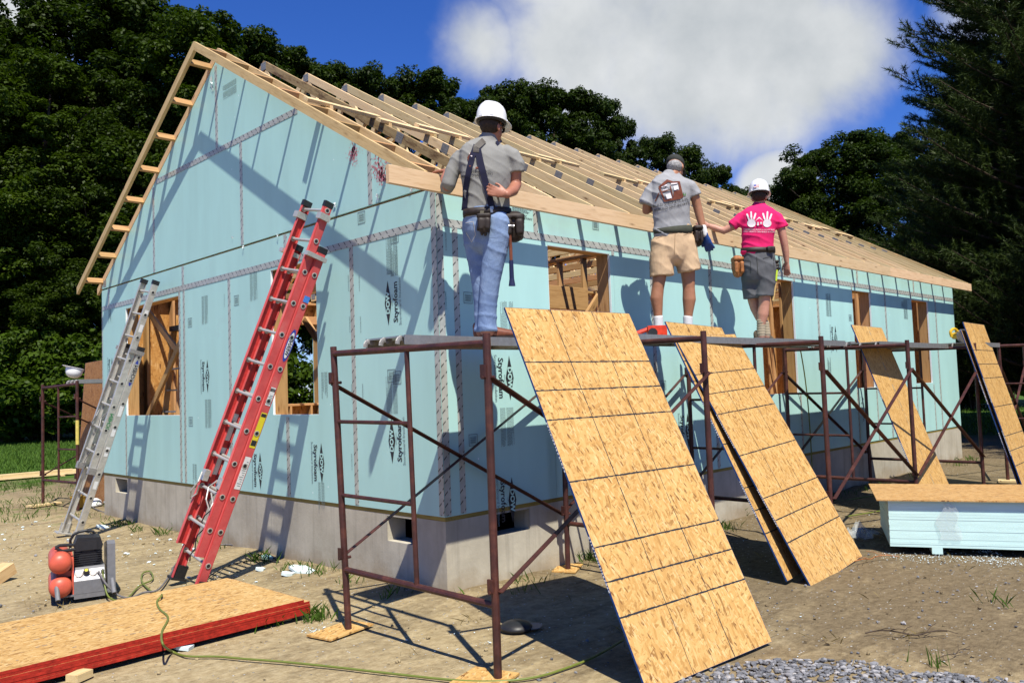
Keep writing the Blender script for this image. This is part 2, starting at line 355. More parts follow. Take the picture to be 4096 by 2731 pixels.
def mat_rust():
    t = NT('scaffold_steel'); v = t.coord('Object', rnd=19.0); n = t.noise(v, 8.0, 6, 0.7); n2 = t.noise(v, 45.0, 3)
    c = t.ramp(n.outputs[0], [(0.3, (0.030, 0.010, 0.008)), (0.52, (0.062, 0.019, 0.014)), (0.70, (0.11, 0.035, 0.02)), (0.84, (0.22, 0.085, 0.045))])
    t.base(c); t.rough(t.ramp(n2.outputs[0], [(0.3, 0.4), (0.7, 0.65)]), 0.45); t.bump(n2.outputs[0], 0.12, 0.002); return t.m
def mat_alu(name, c=(0.55, 0.54, 0.5), r=0.42):
    t = NT(name); v = t.coord('Object', (1, 1, 1), rnd=5.0); n = t.noise(v, 14.0, 5, 0.65)
    t.base(t.ramp(n.outputs[0], [(0.3, tuple(x*0.72 for x in c)), (0.7, tuple(min(1, x*1.12) for x in c))])); t.rough(t.ramp(n.outputs[0], [(0.3, r+0.15), (0.7, r-0.05)]), 0.5, 0.65); return t.m
def mat_cloth(name, c, var=0.12, weave=420.0, fade=None, bscale=16.0, bstr=0.35):
    t = NT(name); v = t.coord('Object'); n = t.noise(v, 6.0, 5, 0.6); w = t.noise(v, weave, 2)
    col = t.ramp(n.outputs[0], [(0.3, tuple(x*(1-var) for x in c)), (0.7, tuple(min(1, x*(1+var)) for x in c))])
    if fade: col = t.mix(t.ramp(t.noise(v, 9.0, 4).outputs[0], [(0.5, 0.0), (0.75, 0.6)]), col, fade)
    col = t.mix(t.ramp(w.outputs[0], [(0.3, 0.25), (0.7, 0.0)]), col, tuple(x*0.6 for x in c))
    t.base(col); t.rough(0.9, 0.15)
    fo = t.noise(t.coord('Object', (1, 1, 0.55), (0.5, 0.5, 0.3)), bscale, 3, 0.5, 0.8)
    t.bump(t.math('ADD', fo.outputs[0], t.math('MULTIPLY', w.outputs[0], 0.05)), bstr, 0.012); return t.m
def mat_concrete():
    t = NT('concrete'); v = t.coord('Object'); n = t.noise(v, 2.2, 7, 0.65); n2 = t.noise(v, 40.0, 4); st = t.noise(t.coord('Object', (6, 6, 0.35)), 2.0, 5, 0.6)
    c = t.ramp(n.outputs[0], [(0.3, (0.37, 0.33, 0.255)), (0.7, (0.53, 0.485, 0.385))]); c = t.mix(t.ramp(st.outputs[0], [(0.52, 0.0), (0.75, 0.45)]), c, (0.21, 0.185, 0.15))
    sp = t.n('SeparateXYZ'); t.l(v, sp.inputs[0]); mud = t.math('MULTIPLY', t.ramp(t.math('ADD', t.math('MULTIPLY', n.outputs[0], 0.5), sp.outputs[2]), [(0.22, 1.0), (0.42, 0.0)]), 0.6)
    c = t.mix(mud, c, (0.31, 0.225, 0.13))
    t.base(c); t.rough(0.9, 0.2); t.bump(t.math('ADD', n2.outputs[0], n.outputs[0]), 0.3, 0.006); return t.m
def mat_denim():
    t = NT('denim'); v = t.coord('Object'); n = t.noise(v, 5.0, 5, 0.6); w = t.noise(t.coord('Object', (1, 1, 0.15)), 350.0, 2)
    c = t.ramp(n.outputs[0], [(0.3, (0.13, 0.19, 0.33)), (0.55, (0.235, 0.32, 0.475)), (0.78, (0.40, 0.49, 0.63))]); c = t.mix(t.ramp(w.outputs[0], [(0.35, 0.3), (0.65, 0.0)]), c, (0.07, 0.11, 0.22))
    t.base(c); t.rough(0.9, 0.15); t.bump(t.noise(t.coord('Object', (1, 1, 0.8)), 9.0, 4, 0.55, 1.6).outputs[0], 0.45, 0.02); return t.m
def mat_skin(name, c):
    t = NT(name); v = t.coord('Object'); n = t.noise(v, 16.0, 5, 0.6)
    t.base(t.ramp(n.outputs[0], [(0.3, (c[0]*0.85, c[1]*0.78, c[2]*0.75)), (0.7, c)])); t.rough(0.48, 0.4); t.p.inputs['Subsurface Weight'].default_value = 0.0; t.bump(t.noise(v, 90.0, 3).outputs[0], 0.12, 0.003); return t.m
def mat_fibreglass():
    t = NT('red_fibreglass'); v = t.coord('Object', (1, 1, 1), rnd=3.0); n = t.noise(v, 5.0, 6, 0.65); n2 = t.noise(t.coord('Object', (30, 3, 30)), 6.0, 3)
    c = t.ramp(n.outputs[0], [(0.28, (0.47, 0.06, 0.062)), (0.55, (0.60, 0.095, 0.09)), (0.8, (0.66, 0.19, 0.17))]); t.base(c); t.rough(t.ramp(n2.outputs[0], [(0.3, 0.5), (0.7, 0.72)]), 0.35); return t.m

LUM = mat_lumber('pine_lumber', (0.74, 0.555, 0.29), (0.62, 0.425, 0.19))
LUM2 = mat_lumber('weathered_lumber', (0.62, 0.44, 0.21), (0.46, 0.30, 0.125), stain=0.15)
LUM3 = mat_lumber('mottled_lumber', (0.50, 0.33, 0.16), (0.30, 0.17, 0.08), stain=0.95)
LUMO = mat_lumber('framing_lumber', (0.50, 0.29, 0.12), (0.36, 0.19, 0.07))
LUMF = mat_lumber('fascia_lumber', (0.67, 0.475, 0.275), (0.56, 0.365, 0.19))
SILL = mat_lumber('treated_lumber', (0.33, 0.245, 0.06), (0.2, 0.14, 0.035))
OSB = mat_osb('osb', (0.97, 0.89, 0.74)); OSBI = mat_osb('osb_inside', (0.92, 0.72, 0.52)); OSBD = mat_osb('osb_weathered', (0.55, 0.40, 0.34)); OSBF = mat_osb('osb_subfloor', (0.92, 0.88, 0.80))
FOAM = mat_foam('foam_board'); FOAMW = plain('foam_edge', (0.78, 0.84, 0.83), 0.6, 0.3, var=0.05); FOAMS = mat_foam('foam_stack', (0.61, 0.84, 0.79))
TAPE = mat_tape(); INK = plain('black_print', (0.025, 0.028, 0.032), 0.5, 0.3, var=0.1); INKG = plain('grey_print', (0.16, 0.23, 0.24), 0.55, 0.2, var=0.1)
CONC = mat_concrete(); RUST = mat_rust(); ALU = mat_alu('aluminium', (0.40, 0.40, 0.385)); ALUL = mat_alu('ladder_aluminium', (0.62, 0.6, 0.55), 0.5); PLATE = plain('galvanised_plate', (0.27, 0.26, 0.245), 0.5, 0.4, 0.2, var=0.2)
DIRT = mat_ground(); FIBRE = mat_fibreglass(); FIBRED = plain('red_fibreglass_web', (0.58, 0.045, 0.04), 0.55, 0.35, var=0.15)
BLACK = plain('black_plastic', (0.018, 0.018, 0.02), 0.45, 0.4, var=0.2); RUBBER = plain('black_rubber', (0.02, 0.02, 0.021), 0.7, 0.3, var=0.2)
WHITE = plain('white_plastic', (0.80, 0.80, 0.79), 0.28, 0.5, var=0.03); LBL = plain('white_label', (0.72, 0.72, 0.70), 0.5, 0.3, var=0.06); YEL = plain('yellow_label', (0.72, 0.60, 0.03), 0.5, 0.3, var=0.05)
BLUE = plain('blue_print', (0.035, 0.06, 0.33), 0.5, 0.3, var=0.1); BLUEE = plain('blue_edge_paint', (0.015, 0.055, 0.19), 0.7, 0.2, var=0.25); REDE = plain('red_edge_paint', (0.34, 0.022, 0.012), 0.7, 0.2, var=0.35)
TANK = plain('red_tank_paint', (0.56, 0.10, 0.055), 0.42, 0.4, var=0.18, scale=9); GREYP = plain('grey_painted_steel', (0.16, 0.16, 0.165), 0.4, 0.4, var=0.1); SILV = plain('silver_panel', (0.62, 0.60, 0.58), 0.35, 0.5, 0.4, var=0.06)
HOSE = plain('green_hose', (0.14, 0.17, 0.03), 0.45, 0.4, var=0.1); CORD = plain('grey_cord', (0.14, 0.13, 0.13), 0.6, 0.3); GRNC = plain('green_strap', (0.03, 0.22, 0.07), 0.6, 0.3)
STONE = plain('crushed_stone', (0.22, 0.225, 0.245), 0.85, 0.25, var=0.45, scale=9, bump=0.3, bscale=60); SCRAP = plain('foam_scrap', (0.66, 0.77, 0.77), 0.6, 0.3, var=0.1)
BARK = plain('bark', (0.075, 0.055, 0.04), 0.95, 0.1, var=0.4, scale=8, bump=0.6, bscale=14)
LEAF = [mat_leaf('leaf_maple', (0.030, 0.052, 0.0035)), mat_leaf('leaf_ash', (0.041, 0.069, 0.0045)), mat_leaf('leaf_oak', (0.027, 0.047, 0.005)), mat_leaf('leaf_shrub', (0.050, 0.090, 0.006))]
NEEDLE = mat_leaf('needle', (0.034, 0.055, 0.012), 0.1, 0.5); GRASSM = mat_leaf('grass_blade', (0.075, 0.14, 0.02), 0.3, 0.45, 0.6); DRYG = mat_leaf('dry_grass', (0.28, 0.21, 0.09), 0.2, 0.3, 0.7)
DENIM = mat_denim(); TEE = mat_cloth('grey_jersey', (0.27, 0.265, 0.245)); TEE2 = mat_cloth('light_grey_jersey', (0.33, 0.33, 0.335)); PINK = mat_cloth('pink_jersey', (0.80, 0.025, 0.15), 0.1)
KHAKI = mat_cloth('khaki_cotton', (0.60, 0.42, 0.255), bstr=0.5); GSHORT = mat_cloth('grey_cotton', (0.115, 0.118, 0.125), bstr=0.5); SOCKW = mat_cloth('white_knit', (0.75, 0.74, 0.72)); SOCKB = mat_cloth('beige_knit', (0.36, 0.30, 0.21)); NAVY = mat_cloth('navy_webbing', (0.022, 0.022, 0.045))
SKIN1 = mat_skin('skin_ruddy', (0.40, 0.17, 0.105)); SKIN2 = mat_skin('skin_tanned', (0.40, 0.19, 0.105)); SKIN3 = mat_skin('skin_fair', (0.52, 0.26, 0.18))
LEATH = plain('brown_leather', (0.17, 0.05, 0.022), 0.5, 0.4, var=0.3); LEATHD = plain('dark_leather', (0.028, 0.019, 0.014), 0.55, 0.35, var=0.4); LEATHO = plain('tan_leather', (0.34, 0.13, 0.04), 0.55, 0.35, var=0.35); SUEDE = plain('brown_suede', (0.14, 0.105, 0.07), 0.9, 0.15, var=0.3)
HAIRG = plain('grey_hair', (0.30, 0.29, 0.28), 0.7, 0.3, var=0.5, scale=70, bump=0.6, bscale=90); HAIRB = plain('brown_hair', (0.035, 0.022, 0.015), 0.7, 0.3, var=0.5, scale=70, bump=0.6, bscale=90); CAPM = mat_cloth('dark_cap_cotton', (0.045, 0.047, 0.042))
BROWNP = plain('brown_shirt_print', (0.17, 0.055, 0.035), 0.85, 0.15, var=0.1); WPRINT = plain('white_shirt_print', (0.78, 0.70, 0.71), 0.8, 0.15, var=0.05); GREENP = plain('green_shirt_print', (0.06, 0.19, 0.04), 0.8, 0.15)
ORANGE = plain('orange_tool_shell', (0.62, 0.05, 0.02), 0.4, 0.4); YTOOL = plain('yellow_tool_shell', (0.70, 0.42, 0.02), 0.4, 0.4); WOODH = plain('hickory_handle', (0.62, 0.42, 0.16), 0.5, 0.4); STEEL = plain('tool_steel', (0.35, 0.35, 0.36), 0.35, 0.5, 0.8); FLUO = plain('fluorescent_grip', (0.55, 0.72, 0.05), 0.5, 0.3)
def mat_film():
    t = NT('clear_film'); t.base((0.8, 0.85, 0.85)); t.rough(0.15, 0.6); tr = t.n('BsdfTransparent'); mx = t.n('MixShader'); mx.inputs[0].default_value = 0.24
    v = t.coord('Object'); n = t.noise(v, 22.0, 4, 0.6, 1.0); t.bump(n.outputs[0], 0.5, 0.015)
    t.l(tr.outputs[0], mx.inputs[1]); t.l(t.p.outputs[0], mx.inputs[2]); t.l(mx.outputs[0], t.out.inputs[0]); return t.m
FILM = mat_film(); GLASSD = plain('dark_lens', (0.01, 0.01, 0.012), 0.15, 0.6); SPRAY = plain('red_marking_paint', (0.60, 0.20, 0.24), 0.6, 0.3, var=0.2)

# ------------------------------------------------------------------ ground
def ground_h(x, y):
    """gentle unevenness; a little earth banked against the foundation"""
    return 0.0
def build_ground():
    def axis():
        a = [-12 + 0.25*i for i in range(int(34/0.25) + 1)]
        lo = [-400, -200, -100, -60, -40, -28, -20, -15]; hi = [24, 27, 32, 40, 55, 80, 120, 200, 400]
        return lo + a + hi
    xs, ys = axis(), axis(); b = MB()
    for y in ys:
        for x in xs:
            near = math.exp(-((x-2)**2 + (y-2)**2)/900.0)
            h = (noise.noise((x*0.9, y*0.9, 0.3))*0.012 + noise.noise((x*3.1, y*3.1, 1.3))*0.006)*near - 0.014
            d = max(-x, -y, 0.0) if (-1.2 < x < 13.5 and -1.2 < y < 8.5) else 9
            if d < 0.75 and not (x > 0.1 and y > 0.1 and x < 13 and y < 7.8): h += 0.05*(1 - d/0.75)*(0.6 + 0.8*noise.noise((x*1.7, y*1.7, 5)))
            b.v.append((x, y, h))
    nx = len(xs)
    for j in range(len(ys)-1):
        for i in range(nx-1): b.f.append((j*nx+i, j*nx+i+1, (j+1)*nx+i+1, (j+1)*nx+i))
    return tag(b.build('ground', DIRT, smooth=True), None, None, None, 'structure')
ground = build_ground()

# ------------------------------------------------------------------ the house
W, LEN = 7.87, 13.09
YR, ZR, SL = 3.93, 5.19 + G, 0.583
WT = 2.72 + G                                   # top of the foam on the walls
def RT(y): return ZR - SL*abs(y - YR)
house = thing('house', 'unfinished house with pale blue foam sheathing and an open roof of bare timber trusses', 'house')

def holed(b, axis, a0, a1, z0, z1, t0, t1, holes):
    """slab in the plane of a wall (axis 'x': runs along x, thickness along y) with rectangular holes"""
    As = sorted({a0, a1, *[min(max(h[i], a0), a1) for h in holes for i in (0, 1)]}); Zs = sorted({z0, z1, *[min(max(h[i], z0), z1) for h in holes for i in (2, 3)]})
    for i in range(len(As)-1):
        run = None
        for j in range(len(Zs)-1):
            ca, cz = (As[i]+As[i+1])/2, (Zs[j]+Zs[j+1])/2
            if any(h[0] < ca < h[1] and h[2] < cz < h[3] for h in holes): continue
            if As[i+1]-As[i] < 1e-4 or Zs[j+1]-Zs[j] < 1e-4: continue
            lo, hi = ((As[i], t0, Zs[j]), (As[i+1], t1, Zs[j+1])) if axis == 'x' else ((t0, As[i], Zs[j]), (t1, As[i+1], Zs[j+1]))
            b.box(lo, hi)
    return b
WG = [(5.09, 6.92, 0.84+G, 2.36+G), (1.87, 2.77, 0.84+G, 2.38+G)]                      # gable windows: y0,y1,z0,z1
WL = [(1.36, 2.31, 0.84+G, 2.375+G), (5.41, 6.36, 0.83+G, 2.37+G), (8.31, 9.02, 0.84+G, 2.36+G), (10.83, 11.66, 0.86+G, 2.34+G)]
WB = [(2.1, 3.6, 0.9+G, 2.3+G), (5.2, 6.2, 0.9+G, 2.3+G), (9.0, 10.2, 0.9+G, 2.3+G)]   # openings in the rear wall
VG = [(6.95, 7.40, 0.38, 0.58), (0.45, 0.81, 0.37, 0.585)]; VL = [(0.58, 1.0, 0.40, 0.585), (5.2, 5.6, 0.40, 0.585)]

b = MB(); holed(b, 'y', 0.012, W-0.012, -0.3, 0.602, 0.012, 0.212, VG); holed(b, 'x', 0.212, LEN-0.212, -0.3, 0.602, 0.012, 0.212, VL)
b.box((0.212, W-0.212, -0.3), (LEN-0.212, W-0.012, 0.602)); b.box((LEN-0.212, 0.012, -0.3), (LEN-0.012, W-0.012, 0.602))
b.build('foundation', CONC, house)
board('sill_plate', (0.09, 0.01, 0.622), (0.09, W-0.01, 0.622), 0.16, 0.040, SILL, house)
board('sill_plate', (0.171, 0.09, 0.622), (LEN-0.01, 0.09, 0.622), 0.16, 0.040, SILL, house)
MB().box((0.2, 0.2, G+0.24), (LEN-0.2, W-0.2, G+0.265)).build('floor_deck', OSBI, house)
# sheathing (osb) of the four walls
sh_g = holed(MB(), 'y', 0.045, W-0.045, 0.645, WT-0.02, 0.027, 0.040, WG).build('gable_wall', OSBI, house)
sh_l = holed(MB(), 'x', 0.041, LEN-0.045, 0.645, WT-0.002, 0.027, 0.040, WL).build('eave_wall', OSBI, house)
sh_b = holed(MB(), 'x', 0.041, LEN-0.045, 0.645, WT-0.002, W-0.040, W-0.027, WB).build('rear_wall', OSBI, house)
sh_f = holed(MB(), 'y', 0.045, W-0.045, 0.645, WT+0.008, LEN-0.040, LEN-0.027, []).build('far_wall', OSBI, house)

def clip(poly, f):
    out = []
    for i, a in enumerate(poly):
        c = poly[i-1]; fa, fc = f(a), f(c)
        if fc*fa < 0: t = fc/(fc-fa); out.append((c[0]+(a[0]-c[0])*t, c[1]+(a[1]-c[1])*t))
        if fa >= 0: out.append(a)
    return out
FT = 0.025; ZG = 5.066 + G
def gable_poly(y0, y1, z0, z1):
    p = [(y0, z0), (y1, z0), (y1, z1), (y0, z1)]
    for s in (1, -1): p = clip(p, lambda q: ZG - SL*(q[0]-YR)*s - q[1])
    return p
MY = Matrix(((0, 0, 1, 0), (1, 0, 0, 0), (0, 1, 0, 0), (0, 0, 0, 1)))      # local (x,y,z) -> world (z, x, y): polygon (y,z), depth along x
p = gable_poly(0, W, WT+0.05, 9)
MB().prism([(y, z) for y, z in p], 0.027, 0.040, MY).build('gable_end_sheathing', OSBI, house)
MB().prism([(y, z) for y, z in p], LEN-0.040, LEN-0.027, MY).build('gable_end_sheathing', OSBI, house)
g = 0.0015
# gable wall panels
ys = [0.0, 1.25, 2.49, 3.73, 4.96, 5.075]
for a, c in zip(ys[:-1], ys[1:]): holed(MB(), 'y', a+g, c-g, G, 2.44+G-g, 0, FT, WG).build('foam_panel', FOAM, sh_g)
holed(MB(), 'y', 5.075+g, 6.92-g, G, 0.84+G, 0, FT, []).build('foam_panel', FOAM, sh_g)
holed(MB(), 'y', 5.075+g, 6.92-g, 2.36+G, 2.44+G-g, 0, FT, []).build('foam_panel', FOAM, sh_g)
holed(MB(), 'y', 6.92+g, W, G, 2.44+G-g, 0, FT, WG).build('foam_panel', FOAM, sh_g)
for a, c in [(0, 2.45), (2.45, 4.98), (4.98, 7.58), (7.58, W)]: holed(MB(), 'y', a+g, c-g, 2.44+G+g, WT, 0, FT, []).build('foam_panel', FOAM, sh_g)
for a, c, z0, z1 in [(0, 0.92, WT+0.024, 3.955+G), (0.92, 3.39, WT+0.024, 3.955+G), (3.39, 5.88, WT+0.024, 3.955+G), (5.88, W, WT+0.024, 3.955+G), (0, 3.98, 3.957+G, 9), (3.98, W, 3.957+G, 9)]:
    MB().prism(gable_poly(a+g, c-g, z0, z1), 0, FT, MY).build('foam_panel', FOAM, sh_g)
# eave wall panels
xs = [FT+0.002, 0.20, 1.36, 2.36, 3.03, 4.22, 5.40, 6.40, 7.09, 8.30, 9.05, 9.62, 10.82, 11.70, 12.05, LEN]
for a, c in zip(xs[:-1], xs[1:]):
    hs = [h for h in WL if h[0] < (a+c)/2 < h[1]]
    if hs:
        h = hs[0]
        MB().box((a+g, 0, G), (c-g, FT, h[2])).build('foam_panel', FOAM, sh_l); holed(MB(), 'x', a+g, c-g, h[2]+g, 2.44+G-g, 0, FT, [h]).build('foam_panel', FOAM, sh_l)
    else: MB().box((a+g, 0, G), (c-g, FT, 2.44+G-g)).build('foam_panel', FOAM, sh_l)
ux = [FT+0.002, 1.21, 3.65, 6.09, 8.54, 10.98, LEN]
for a, c in zip(ux[:-1], ux[1:]): MB().box((a+g, 0, 2.44+G+g), (c-g, FT, WT)).build('foam_panel', FOAM, sh_l)
holed(MB(), 'x', FT, LEN, G, WT, W-FT, W, WB).build('foam_panel', FOAM, sh_b)
MB().box((LEN-FT, FT, G), (LEN, W-FT, WT)).build('foam_panel', FOAM, sh_f)

def tape_g(y, z0, z1, w=0.062): return board('tape_strip', (-0.0012, y, z0), (-0.0012, y, z1), w, 0.002, TAPE, sh_g, up=(-1, 0, 0))
def tape_l(x, z0, z1, w=0.062): return board('tape_strip', (x, -0.0012, z0), (x, -0.0012, z1), w, 0.002, TAPE, sh_l, up=(0, -1, 0))
for y in (1.25, 3.73, 4.96, 5.09): tape_g(y, G+0.01, 2.42+G, 0.055 if y > 4.9 else 0.062)
tape_g(2.47, G+0.01, 0.82+G); tape_g(6.93, G+0.01, 0.86+G, 0.05)
for y in (2.45, 4.98, 7.58): tape_g(y, 2.46+G, WT-0.005)
for y, z0, z1 in [(0.92, WT+0.03, 3.3+G), (3.39, WT+0.03, 3.93+G), (5.88, WT+0.03, 3.9+G), (3.98, 3.97+G, 4.99+G)]: tape_g(y, z0, z1)
for z, y0, y1, dy in [(2.44+G, 0.06, 4.2, 0), (2.44+G, 4.2, W-0.02, 0.006), (3.957+G, 2.15, 5.78, 0)]:
    board('tape_strip', (-0.0030, y1, z+dy), (-0.0030, y0, z), 0.066, 0.0016, TAPE, sh_g, up=(-1, 0, 0))
board('tape_strip', (-0.0030, 0.034, G+0.01), (-0.0030, 0.034, WT-0.01), 0.064, 0.0016, TAPE, sh_g, up=(-1, 0, 0))
board('tape_strip', (-0.0030, W-0.02, G+0.01), (-0.0030, W-0.02, 2.42+G), 0.03, 0.0016, TAPE, sh_g, up=(-1, 0, 0))
board('tape_strip', (0.034, -0.0030, G+0.01), (0.034, -0.0030, WT-0.01), 0.064, 0.0016, TAPE, sh_l, up=(0, -1, 0))
for x in (0.20, 3.03, 4.22, 7.09, 9.62, 12.05): tape_l(x, G+0.01, 2.42+G)
for x in (2.36, 5.40, 6.40, 8.30, 9.05, 10.82, 11.70): tape_l(x, G+0.01, 0.83+G, 0.045); tape_l(x, 2.36+G, 2.42+G, 0.045)
for x in ux[1:-1]: tape_l(x, 2.46+G, WT-0.01, 0.06)
for a, c in [(0.06, 4.6), (4.55, 9.2), (9.15, LEN-0.02)]: board('tape_strip', (a, -0.0030-0.0004*(a > 4 and a < 9), 2.44+G), (c, -0.0030-0.0004*(a > 4 and a < 9), 2.445+G), 0.066, 0.0016, TAPE, sh_l, up=(0, -1, 0))
# white foam edges round the window openings (reveals)
def reveal(axis, h, parent, t0=0.0255, t1=0.001):
    a0, a1, z0, z1 = h; e = 0.004
    for lo, hi in [((a0, z0), (a0+e, z1)), ((a1-e, z0), (a1, z1)), ((a0+e, z0), (a1-e, z0+e)), ((a0+e, z1-e), (a1-e, z1))]:
        bb = MB(); bb.box((lo[0], t1, lo[1]), (hi[0], t0, hi[1])) if axis == 'x' else bb.box((t1, lo[0], lo[1]), (t0, hi[0], hi[1])); bb.build('foam_cut_edge', FOAMW, parent)
for h in WG: reveal('y', h, sh_g)
for h in WL: reveal('x', h, sh_l)

# framing: studs, plates, headers
ZF, ZP = G+0.266, WT-0.035
def stud_wall(axis, a0, a1, t, holes, step=0.406, th=0.089, parent=house, z1=None):
    z1 = z1 or ZP-0.04
    def pt(a, z): return (a, t, z) if axis == 'x' else (t, a, z)
    up = (1, 0, 0) if axis == 'x' else (0, 1, 0)
    n = int((a1-a0)/step); pos = [a0+0.02] + [a0+step*i for i in range(1, n+1)]
    for h in holes: pos += [h[0]-0.021, h[1]+0.021, h[0]-0.062, h[1]+0.062]
    for a in pos:
        hh = [h for h in holes if h[0] < a < h[1]]
        if hh: board('cripple_stud', pt(a, ZF+0.04), pt(a, hh[0][2]-0.042), th, 0.038, LUMO, parent, up)
        elif not any(h[0]-0.09 < a < h[1]+0.09 and a not in (h[0]-0.021, h[1]+0.021, h[0]-0.062, h[1]+0.062) for h in holes): board('stud', pt(a, ZF+0.04), pt(a, z1), th, 0.038, LUMO, parent, up)
    for h in holes:
        board('window_sill_plate', pt(h[0], h[2]-0.022), pt(h[1], h[2]-0.022), th, 0.038, LUMO, parent); board('header', pt(h[0], h[3]+0.07), pt(h[1], h[3]+0.07), th, 0.14, LUMO, parent)
    board('bottom_plate', pt(a0, ZF+0.02), pt(a1, ZF+0.02), th, 0.038, LUMO, parent); board('top_plate', pt(a0, z1+0.02), pt(a1, z1+0.02), th, 0.038, LUMO, parent)
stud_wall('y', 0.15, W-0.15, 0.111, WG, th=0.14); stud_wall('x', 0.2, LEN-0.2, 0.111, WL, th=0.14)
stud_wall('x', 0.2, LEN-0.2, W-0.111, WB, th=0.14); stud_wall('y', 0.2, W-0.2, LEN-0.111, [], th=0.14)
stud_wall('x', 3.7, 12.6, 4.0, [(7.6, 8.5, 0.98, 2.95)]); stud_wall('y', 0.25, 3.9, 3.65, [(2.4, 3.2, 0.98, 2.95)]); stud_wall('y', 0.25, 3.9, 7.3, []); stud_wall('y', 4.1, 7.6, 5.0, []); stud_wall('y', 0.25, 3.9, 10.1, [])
board('header', (2.45, 1.4, 2.75), (3.6, 1.4, 2.75), 0.04, 0.28, LUMO, house)
for p0, p1 in [((0.35, 7.2, 3.1), (0.45, 5.0, 1.6)), ((0.28, 7.4, 1.0), (0.3, 5.6, 2.6)), ((0.5, 2.9, 1.0), (0.6, 1.7, 2.1)), ((0.9, 3.6, 2.6), (1.0, 2.2, 1.1)), ((0.4, 2.9, 2.85), (0.4, 1.7, 2.8)), ((1.3, 2.4, 1.0), (1.3, 2.5, 3.2)), ((1.7, 3.2, 1.0), (1.7, 3.2, 3.2)), ((1.2, 0.5, 1.1), (3.4, 0.9, 2.9)), ((5.4, 0.6, 2.9), (6.6, 1.6, 1.0))]:
    board('diagonal_brace', p0, p1, 0.038, 0.089, LUMO, house)
board('green_strap', (0.35, 1.98, 1.1), (0.45, 1.80, 2.55), 0.012, 0.05, GRNC, house)

# roof trusses
CS = 1/math.sqrt(1+SL*SL); SN = SL*CS; YE = -0.212; HV = 0.089/CS
def chord_mesh(ye, mat, name, th=0.038, mid=0.0):
    """top chord with plumb cuts, local x up the slope from the eave"""
    Ls = (YR - mid - ye)/CS
    def loc(y, z): dy, dz = y-ye, z-RT(ye); return (dy*CS+dz*SN, -dy*SN+dz*CS)
    poly = [loc(ye, RT(ye)-HV), loc(YR-mid, RT(YR-mid)-HV), loc(YR-mid, RT(YR-mid)), loc(ye, RT(ye))]
    bb = MB(); n = 4
    bb.v = [(x, -th/2, z) for x, z in poly] + [(x, th/2, z) for x, z in poly]; bb.f = [(0, 1, 2, 3), (7, 6, 5, 4), (0, 4, 5, 1), (1, 5, 6, 2), (2, 6, 7, 3), (3, 7, 4, 0)]
    return bb.mesh(name, mat)
def slope_m(x, side, ye=YE):
    if side < 0: ax = Vector((0, CS, SN)); az = Vector((0, -SN, CS)); o = Vector((x, ye, RT(ye)))
    else: ax = Vector((0, -CS, SN)); az = Vector((0, SN, CS)); o = Vector((x, 2*YR-ye, RT(ye)))
    ay = az.cross(ax); return Matrix.Translation(o) @ Matrix((ax, ay, az)).transposed().to_4x4()
CH = {m.name: chord_mesh(YE, m, 'top_chord', 0.038, 0.001) for m in (LUM, LUM2, LUM3)}
pl = MB()
for s in (-1, 1):
    pl.box((-0.06, s*0.0205-0.0012, -0.05), (0.06, s*0.0205+0.0012, 0.05))
    for i in range(6):
        for j in range(4): pl.box((-0.054+i*0.0195, s*0.0222-0.0012, -0.042+j*0.024), (-0.046+i*0.0195, s*0.0222+0.0012, -0.026+j*0.024))
PLM = pl.mesh('connector_plate', PLATE)
NT_ = 23; TX = [0.02 + (LEN-0.04)/(NT_-1)*i for i in range(NT_)]
for i, x in enumerate(TX):
    tr = bpy.data.objects.new('truss', None); tr.empty_display_size = 0.2; link(tr, house, Matrix.Translation((x, 0, WT)))
    m = LUM3 if i == 1 else (LUM2 if i in (0, 22) else LUM)
    for s in (-1, 1): obj('top_chord', CH[m.name], tr, slope_m(x, s))
    zb = WT+0.052
    xb = x+0.06 if i == 0 else x
    board('bottom_chord', (xb, 0.05, zb), (xb, W-0.05, zb), 0.038, 0.089, LUMO if i % 3 else LUM, tr)
    if i in (0, NT_-1):
        for y in [0.61*k+0.4 for k in range(12)]: board('gable_stud', (x+0.002, y, zb+0.05), (x+0.002, y, RT(y)-HV-0.002), 0.034, 0.06, LUM, tr, (0, 1, 0))
    else:
        for s in (-1, 1):
            f = lambda d: YR + s*d
            board('web', (x, f(1.31), zb+0.03), (x, f(0.04), ZR-0.14), 0.036, 0.089, LUM, tr, (0, 1, 0)); board('web', (x, f(1.36), zb+0.03), (x, f(2.05), RT(f(2.05))-0.11), 0.036, 0.089, LUM, tr, (0, 1, 0))
    for s in (-1, 1):
        for d in (2.72,) if i else (): 
            y = YR + s*d; M = slope_m(x, s) @ Matrix.Translation(((YR-YE-d)/CS, 0, -0.05)); obj('connector_plate', PLM, tr, M)
        obj('connector_plate', PLM, tr, Matrix.Translation((x, YR + s*(YR-0.12), zb+0.04)) @ Matrix.Rotation(math.pi/2, 4, 'Z'))
    if i: obj('ridge_plate', PLM, tr, Matrix.Translation((x, YR, ZR-0.075)) @ Matrix.Rotation(math.pi/2, 4, 'Z'))
# rake overhang ladders at both gables
FLY = chord_mesh(YE-0.001, LUM2, 'rake_board', 0.038, 0.0)
for x, inner in ((-0.27, 0.0), (LEN+0.27, LEN)):
    for s in (-1, 1):
        obj('rake_board', FLY, house, slope_m(x, s, YE-0.001))
        for k in range(8):
            q = 0.25 + 0.612*k
            M = slope_m(x, s, YE-0.001); a = M @ Vector((q, 0, -0.046)); c = Vector((inner, a.y, a.z)); nrm = M.to_3x3() @ Vector((0, 0, 1)); sg = 1 if inner > x else -1
            board('lookout', a + Vector((sg*0.0195, 0, 0)), c, 0.038, 0.087, LUMO, house, nrm)
